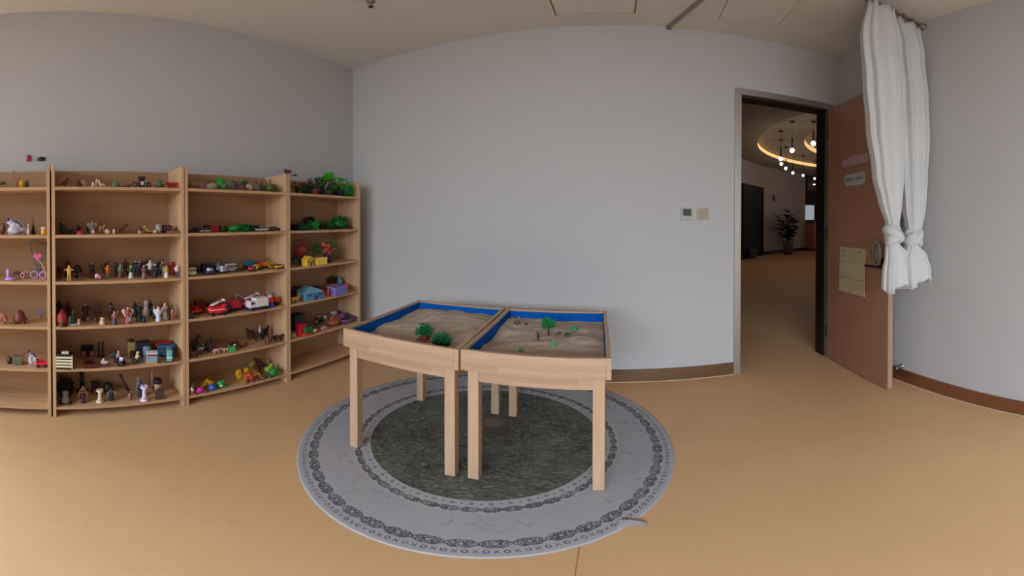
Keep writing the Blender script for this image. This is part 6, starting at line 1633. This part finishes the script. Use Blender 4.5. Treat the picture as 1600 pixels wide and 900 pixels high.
toy('car', 3, 3, -1.9884, 1.026, 0.6044, 0.0641, 0.0648, 30, '54101a', 'toy_car', 'toy', 'dark crimson car')
toy('truck', 3, 3, -2.0087, 1.0927, 0.6044, 0.0852, 0.0747, 0, '941020 a41828', 'toy_truck', 'toy', 'red van with pale roof')
toy('crane', 3, 3, -2.0555, 1.1873, 0.6044, 0.1396, 0.0998, 180, '7c7474 8c8484', 'toy_crane', 'toy', 'grey metal crane frame')
toy('fire', 3, 3, -2.014, 1.2202, 0.6044, 0.1352, 0.1035, 0, '8c1420 a49ca4', 'fire_engine', 'toy', 'crimson fire engine with silver ladder')
toy('fire', 3, 3, -2.051, 1.3339, 0.6044, 0.0956, 0.0933, 0, '8c1818 b07058', 'fire_engine', 'toy', 'short red fire engine at the back')
toy('truck', 3, 3, -1.9596, 1.229, 0.6044, 0.1490, 0.0845, 180, 'b4a0ac b4b0a8 24307c', 'toy_truck', 'toy', 'white box truck on blue chassis')
toy('robot', 3, 3, -1.9596, 1.3283, 0.6044, 0.0676, 0.0908, 0, 'b41c24 c0a8b0 3030a0', 'toy_robot', 'toy', 'red white and blue robot')
toy('robot', 3, 3, -1.9814, 1.3994, 0.6044, 0.0540, 0.0741, 0, 'a02c1c c05c38 2c1414', 'toy_robot', 'toy', 'small orange red robot')
toy('dino', 3, 4, -2.0738, 0.8285, 0.3368, 0.0919, 0.1099, 0, '2c1814 3a201c', 'toy_dinosaur', 'toy', 'shadowy dark brown dinosaur')
toy('lyingbeast', 3, 4, -2.0268, 0.8768, 0.3368, 0.1138, 0.1000, 0, '1e1e1e', 'toy_gorilla', 'toy', 'large black gorilla')
toy('cow', 3, 4, -2.0042, 0.8411, 0.3368, 0.0600, 0.0632, 0, '8c8078 1c1614 241c1a', 'toy_cow', 'toy', 'small white and black calf')
toy('cow', 3, 4, -1.9596, 0.7888, 0.3368, 0.0994, 0.0665, 0, '3a1c12', 'toy_ox', 'toy', 'dark brown ox in the corner')
toy('dog', 3, 4, -2.0264, 0.9343, 0.3368, 0.0805, 0.0917, 0, '3c241e', 'toy_wolf', 'toy', 'brown wolf at the back')
toy('dog', 3, 4, -1.9608, 0.9344, 0.3368, 0.0700, 0.0542, 0, '94706c', 'toy_pig', 'toy', 'pinkish pig')
toy('dog', 3, 4, -1.9596, 0.9916, 0.3368, 0.0627, 0.0458, 180, 'a07878', 'toy_pig', 'toy', 'pale pink pig facing left')
toy('spider', 3, 4, -2.0111, 1.0714, 0.3368, 0.0892, 0.0516, 0, '1e120e', 'toy_spider', 'toy', 'black long legged spider')
toy('bird', 3, 4, -1.9668, 1.05, 0.3368, 0.0460, 0.0461, 0, 'b0a8a0 1c1410', 'toy_duck', 'toy', 'white and black duck')
toy('box', 3, 4, -1.9596, 1.0392, 0.3368, 0.0411, 0.0369, 0, '2c8c44 247838', 'toy_block', 'toy', 'small bright green block')
toy('snake', 3, 4, -2.0011, 1.1399, 0.3368, 0.0675, 0.0237, 0, '5a2c1c', 'toy_snake', 'toy', 'short rusty snake')
toy('horse', 3, 4, -2.1142, 1.2666, 0.3368, 0.0836, 0.0942, 180, '361a0e 241008', 'toy_horse', 'toy', 'dark bay horse facing left')
toy('horserider', 3, 4, -2.054, 1.3081, 0.3368, 0.0945, 0.1126, 0, '281410 180c0a 281410 8c8c98', 'toy_horse', 'toy', 'dark horse carrying a grey rider')
toy('deer', 3, 4, -2.081, 1.3711, 0.3368, 0.0706, 0.0999, 0, '241812', 'toy_stag', 'toy', 'blackish stag with antlers')
toy('deer', 3, 4, -1.9528, 1.3121, 0.3368, 0.0670, 0.0860, 0, '5a3420', 'toy_deer', 'toy', 'slender light brown deer')
toy('dog', 3, 4, -1.9787, 1.3692, 0.3368, 0.0745, 0.0634, 0, '441e10', 'toy_fox', 'toy', 'reddish brown fox')
toy('dog', 3, 4, -1.9596, 1.4093, 0.3368, 0.0815, 0.0691, 0, '34160e', 'toy_dog', 'toy', 'dark chestnut hound at the end')
toy('bird', 3, 5, -1.9505, 0.7612, 0.0728, 0.0408, 0.0912, 0, '3a201c a08c88', 'toy_bird', 'toy', 'small dark and white bird')
toy('frog', 3, 5, -1.9596, 0.8123, 0.0728, 0.0752, 0.0539, 0, 'a4287c', 'toy_frog', 'toy', 'magenta pink frog')
toy('bird', 3, 5, -2.0064, 0.8642, 0.0728, 0.0563, 0.0643, 0, 'ac8418', 'toy_bird', 'toy', 'mustard yellow chick')
toy('bird', 3, 5, -2.0086, 0.9068, 0.0728, 0.0616, 0.0696, 180, 'c08c1c', 'toy_bird', 'toy', 'golden yellow chick facing left')
toy('ball', 3, 5, -1.9596, 0.8996, 0.0728, 0.0475, 0.0494, 0, '28408c 3c5ca8', 'toy_ball', 'toy', 'blue ball')
toy('frog', 3, 5, -1.9805, 0.9648, 0.0728, 0.0624, 0.0597, 0, '187c3c a0b0a0', 'toy_frog', 'toy', 'green frog with white belly')
toy('butterfly', 3, 5, -2.0303, 1.1551, 0.0728, 0.1076, 0.0873, 0, 'b88c18 3a1c10', 'toy_butterfly', 'toy', 'yellow winged butterfly')
toy('spider', 3, 5, -1.99, 1.1807, 0.0728, 0.1468, 0.0767, 0, '94301a b07820', 'toy_crab', 'toy', 'red and orange crab with long legs')
toy('bird', 3, 5, -2.1446, 1.2996, 0.0728, 0.0747, 0.0809, 0, '84702a', 'toy_bird', 'toy', 'dull yellow parrot at the back')
toy('dino', 3, 5, -2.0611, 1.3193, 0.0728, 0.1321, 0.1315, 180, '2e160e', 'toy_dinosaur', 'toy', 'dark brown dinosaur turned left')
toy('bird', 3, 5, -2.0026, 1.3444, 0.0728, 0.0793, 0.0840, 0, '748c24 5a7c1c', 'toy_bird', 'toy', 'yellow green parrot')
toy('frog', 3, 5, -1.9596, 1.352, 0.0728, 0.0789, 0.0785, 0, '186028', 'toy_frog', 'toy', 'deep green frog')
toy('snake', 3, 5, -1.9596, 1.264, 0.0728, 0.0959, 0.0364, 0, '4c3c30', 'toy_snake', 'toy', 'thin grey brown snake')
toy('snake', 3, 5, -1.9596, 1.1747, 0.0728, 0.0824, 0.0359, 0, '6c3428', 'toy_lizard', 'toy', 'rusty little lizard')
toy('potplant', 4, 0, -2.019, 1.632, 1.394, 0.1093, 0.0834, 0, '243818 1c2814 c4161c', 'potted_flower', 'plant', 'small plant with scarlet flowers')
toy('bush', 4, 0, -2.0586, 1.7333, 1.394, 0.1024, 0.0884, 0, '1c3014 243c18', 'toy_bush', 'toy', 'dark green shrub beside scarlet flowers')
toy('potplant', 4, 0, -2.0388, 1.8038, 1.394, 0.1389, 0.1416, 0, '1e3420 6c3024', 'potted_plant', 'plant', 'dark leaved plant in terracotta pot')
toy('potplant', 4, 0, -2.0784, 1.9249, 1.394, 0.1124, 0.1446, 0, '283c1c 3c2c24 b0b498', 'potted_plant', 'plant', 'plant with white blossoms')
toy('potplant', 4, 0, -1.9992, 1.9133, 1.394, 0.1254, 0.1111, 0, '3c3c3c 2c3424 7c5c74', 'potted_plant', 'plant', 'mauve flowered plant')
toy('fanleaf', 4, 0, -2.0784, 1.9927, 1.394, 0.2104, 0.2086, 0, '44a014 388c14', 'fan_plant', 'plant', 'large lime green fan leaf')
toy('potplant', 4, 0, -2.019, 2.0591, 1.394, 0.1723, 0.1396, 0, '348014 1c1c24', 'potted_plant', 'plant', 'lush green plant in black pot')
toy('bush', 4, 0, -2.019, 2.1327, 1.394, 0.1513, 0.1168, 0, '106030 1c8040', 'toy_bush', 'toy', 'emerald bush against the end panel')
toy('bush', 4, 1, -2.0388, 1.5983, 1.1276, 0.0838, 0.0420, 0, '24180c 2c2814', 'toy_bush', 'toy', 'brownish dark tuft by the left panel')
toy('bush', 4, 1, -2.019, 1.683, 1.1276, 0.1432, 0.0460, 0, '1c4014 24501c', 'toy_hedge', 'toy', 'low dark green hedge')
toy('tree', 4, 1, -2.0982, 1.7916, 1.1276, 0.0924, 0.0948, 0, '3a1c14 3a2414', 'toy_tree', 'toy', 'maroon leaved tree')
toy('bush', 4, 1, -1.9992, 1.7612, 1.1276, 0.0969, 0.0745, 0, '0c7424 108430', 'toy_bush', 'toy', 'bright green ball bush')
toy('conifer', 4, 1, -2.0586, 1.8811, 1.1276, 0.0618, 0.0643, 0, '143014 2c2014', 'toy_fir', 'toy', 'small dark fir nearest the bright bush')
toy('conifer', 4, 1, -2.0784, 1.9591, 1.1276, 0.0714, 0.0691, 0, '1c3c1c 2c2014', 'toy_fir', 'toy', 'mid green fir between two others')
toy('conifer', 4, 1, -2.019, 1.963, 1.1276, 0.0786, 0.0742, 0, '124018 2c2014', 'toy_fir', 'toy', 'green fir beside the big hedge')
toy('bush', 4, 1, -2.0388, 2.0858, 1.1276, 0.1746, 0.1058, 0, '14501a 1c6024', 'toy_hedge', 'toy', 'big bushy green hedge')
toy('lump', 4, 1, -2.019, 2.1679, 1.1276, 0.0731, 0.0300, 0, '4c2c1c', 'toy_stone', 'toy', 'small brown stone by the end panel')
toy('rose', 4, 2, -2.0784, 1.6871, 0.8672, 0.1443, 0.1793, 0, '7c2c20 24602c', 'toy_rose', 'toy', 'big brick red rose')
toy('leaf', 4, 2, -2.019, 1.5996, 0.8672, 0.0837, 0.0815, 0, '1c6c34', 'toy_leaf', 'toy', 'green leaf under the rose')
toy('house', 4, 2, -2.019, 1.6663, 0.8672, 0.0617, 0.0531, 0, '3c1c12', 'toy_hut', 'toy', 'dark brown pointed hut')
toy('house', 4, 2, -1.9596, 1.6658, 0.8672, 0.0860, 0.0710, 10, 'b08c20 c09c30', 'toy_house', 'toy', 'yellow house')
toy('box', 4, 2, -1.9596, 1.7797, 0.8672, 0.1041, 0.0537, -8, 'b8983c c4a84c', 'toy_block', 'toy', 'pale yellow block')
toy('bouquet', 4, 2, -2.0586, 1.9464, 0.8672, 0.2128, 0.1489, 0, '1c6c34 b8383c 241c48', 'toy_bouquet', 'toy', 'bouquet of red and green flowers in purple vase')
toy('leaf', 4, 2, -2.019, 1.9799, 0.8672, 0.1153, 0.0507, 0, '4c6c1c', 'toy_leaf', 'toy', 'olive leaf beside the bouquet')
toy('box', 4, 3, -2.1088, 1.6446, 0.6044, 0.0617, 0.0709, 0, '3c1830', 'toy_box', 'toy', 'purple box by the left panel')
toy('box', 4, 3, -2.1358, 1.7227, 0.6044, 0.0770, 0.0778, 0, '640c14', 'toy_box', 'toy', 'deep red box')
toy('cat', 4, 3, -2.0318, 1.6327, 0.6044, 0.0608, 0.0545, 0, 'c09c30', 'toy_dog', 'toy', 'bright yellow dog')
toy('cow', 4, 3, -1.9596, 1.5511, 0.6044, 0.1044, 0.0620, 0, '9c6430', 'toy_giraffe', 'toy', 'tan orange calf')
toy('house', 4, 3, -1.993, 1.7119, 0.6044, 0.1764, 0.0945, 0, '3c6c84 5c8494 1c3458', 'toy_house', 'toy', 'light blue house')
toy('hat', 4, 3, -2.1082, 1.8721, 0.6044, 0.0823, 0.0632, 0, '141018', 'toy_hat', 'toy', 'black top hat')
toy('flat', 4, 3, -1.9762, 1.797, 0.6044, 0.0854, 0.0304, 0, '84807c', 'toy_tray', 'toy', 'flat grey slab')
toy('dome', 4, 3, -2.052, 1.8901, 0.6044, 0.0828, 0.0422, 0, 'b84c24', 'toy_shell', 'toy', 'orange shell dome')
toy('man', 4, 3, -1.9643, 1.8766, 0.6044, 0.0683, 0.0617, 0, 'c44c2c d89474 5a1410', 'figurine', 'figurine', 'orange and red baby figurine')
toy('tree', 4, 3, -2.128, 2.0819, 0.6044, 0.0985, 0.1056, 0, '242814 3a2414', 'toy_tree', 'toy', 'dark twiggy tree at the back')
toy('dome', 4, 3, -2.0612, 2.0275, 0.6044, 0.1476, 0.0708, 0, 'a83c1c', 'toy_tent', 'toy', 'orange red tent dome')
toy('globe', 4, 3, -2.1082, 2.1391, 0.6044, 0.0856, 0.1067, 0, '4c7c78 34484c', 'toy_globe', 'toy', 'teal globe')
toy('box', 4, 3, -1.9662, 1.9768, 0.6044, 0.1438, 0.0684, 0, '5c5490 7064a0', 'toy_box', 'toy', 'lilac box')
toy('flower', 4, 3, -2.0388, 2.1511, 0.6044, 0.1105, 0.0649, 0, 'c4402c d86848', 'toy_flower', 'toy', 'coral red flower')
toy('box', 4, 4, -2.1194, 1.6892, 0.3368, 0.1009, 0.1281, 0, '28342c 1a1c1a', 'toy_box', 'toy', 'tall dark teal box')
toy('box', 4, 4, -1.964, 1.6006, 0.3368, 0.0595, 0.0962, 0, '94081c', 'toy_box', 'toy', 'upright crimson box')
toy('box', 4, 4, -1.9604, 1.6519, 0.3368, 0.0732, 0.0667, 0, '105c20', 'toy_box', 'toy', 'green box')
toy('plate', 4, 4, -1.9596, 1.639, 0.3368, 0.1091, 0.0464, 0, 'b41824 8c0c18', 'toy_plate', 'toy', 'red plate')
toy('snake', 4, 4, -2.0816, 1.7872, 0.3368, 0.1579, 0.0543, 0, '5c4c3c', 'toy_stick', 'toy', 'greyish brown stick')
toy('shell', 4, 4, -1.9596, 1.5325, 0.3368, 0.0575, 0.0404, 0, '8c6c54', 'toy_shell', 'toy', 'tan shell by the left panel')
toy('ball', 4, 4, -1.9596, 1.7292, 0.3368, 0.0444, 0.0314, 0, 'b89c94', 'toy_stone', 'toy', 'pinkish white pebble')
toy('shell', 4, 4, -1.9596, 1.827, 0.3368, 0.0733, 0.0375, 0, '94705c', 'toy_shell', 'toy', 'light brown shell')
toy('bin', 4, 4, -2.1556, 1.952, 0.3368, 0.0642, 0.0627, 0, '4c1c1c 8c5c50', 'toy_pot', 'toy', 'dark red pot')
toy('plate', 4, 4, -2.1496, 2.0155, 0.3368, 0.0735, 0.0577, 0, '44584c 98ac9c', 'toy_bowl', 'toy', 'green and white bowl')
toy('basket', 4, 4, -2.0094, 1.9684, 0.3368, 0.1433, 0.1049, 0, '8c4c30 6c3420', 'toy_basket', 'toy', 'orange brown basket')
toy('jar', 4, 4, -2.118, 2.0863, 0.3368, 0.0683, 0.0794, 0, '4c4c58 8c8c98', 'toy_jar', 'toy', 'grey blue jar at the back')
toy('basket', 4, 4, -2.019, 2.0974, 0.3368, 0.2299, 0.0942, 0, '6c4470 583858', 'toy_basket', 'toy', 'purple yarn basket')

# ------------------------------------------------------------------ toys standing in the sand
def in_sand(T_, kind, X_, Y_, w_, h_, rz, cols, name, cat, look, dz=-.003):
    z = T_[2](*T_[1](X_, Y_)) + dz
    return toy(kind, -1, -1, X_, Y_, z, w_, h_, rz, cols, name, cat, look)
in_sand(TA, 'pottree', -.795, 1.342, .115, .075, 0, '17793f 9c2c24', 'toy_potted_tree', 'toy', 'green toy tree in small red pot on the sand')
in_sand(TA, 'fallentree', -.700, 1.300, .135, .05, 4, '14703a 4a2c20', 'toy_tree', 'toy', 'green toy tree lying on its side at the sand edge')
in_sand(TB, 'tree', -.293, 1.60, .068, .082, 0, '179048 5a3824', 'toy_tree', 'toy', 'tallest bright green toy tree standing in the sand')
in_sand(TB, 'baretree', -.322, 1.505, .055, .05, 0, '4a2c1c 5c5838', 'toy_bare_tree', 'toy', 'bare brown toy tree in front of the tallest tree')
in_sand(TB, 'lump', -.474, 1.715, .045, .022, 10, '66503c', 'toy_stone', 'toy', 'flat brown stone half sunk in the sand')
in_sand(TB, 'leaf', -.428, 1.72, .03, .012, 0, '2c5a34 3a3c20', 'toy_leaf', 'toy', 'small dark green sprig beside the brown stone', .001)
in_sand(TB, 'antler', -.253, 1.635, .06, .022, -25, '54402e', 'toy_branch', 'toy', 'fallen brown twig lying on the sand')
in_sand(TB, 'leaf', -.205, 1.615, .05, .014, -20, '3f7a3c 6a6a3a', 'toy_leaf', 'toy', 'muted green leaf frond beside the fallen twig', .001)
in_sand(TB, 'lolly', -.183, 1.70, .034, .028, 0, '1f9a50 4a3820', 'toy_ball_tree', 'toy', 'round green ball tree near the back right corner')
in_sand(TB, 'conifer', -.364, 1.37, .022, .030, 0, '3f8a14 2a3c10', 'toy_fir', 'toy', 'small yellow green fir at the front of the sand')
in_sand(TB, 'conifer', -.243, 1.445, .022, .038, 0, '3f9a62 3a5a40', 'toy_fir', 'toy', 'small pale teal fir standing alone in the sand')
in_sand(TB, 'shell', -.500, 1.835, .035, .016, 30, 'b8b8b0', 'toy_shell', 'toy', 'white shell against the blue rear corner')

GAIN[0] = 1.0
# things above the bookcases
def wall_toy(kind, loc, w_, h_, cols, name, cat, look, seed, rz=0):
    t = thing(name, look, cat, loc, math.radians(rz))
    globals()['b_' + kind](t, w_, h_, cols.split(), seed); return t
wall_toy('wallbug', (XL + .001, -.192, 1.602), .036, .048, 'b01c3c 7a1028', 'ladybug_sticker', 'toy', 'crimson bug with legs stuck on wall above first bookcase', 1)
wall_toy('wallbug', (XL + .001, -.112, 1.598), .062, .034, '16161e 5a6474', 'beetle_sticker', 'toy', 'black and grey bug stuck on wall above first bookcase', 2)
wall_toy('butterfly', (-1.93, 1.463, 1.5216), .07, .034, '5c1420 2c0c10 8c1c2c', 'toy_butterfly', 'toy', 'dark red butterfly perched on the panels between two bookcases', 3)
wall_toy('leaf', (-1.93, 1.513, 1.503), .06, .022, '2c2c18 1c1c10', 'toy_leaf', 'toy', 'dark drooping leaf hanging beside the red butterfly', 4)
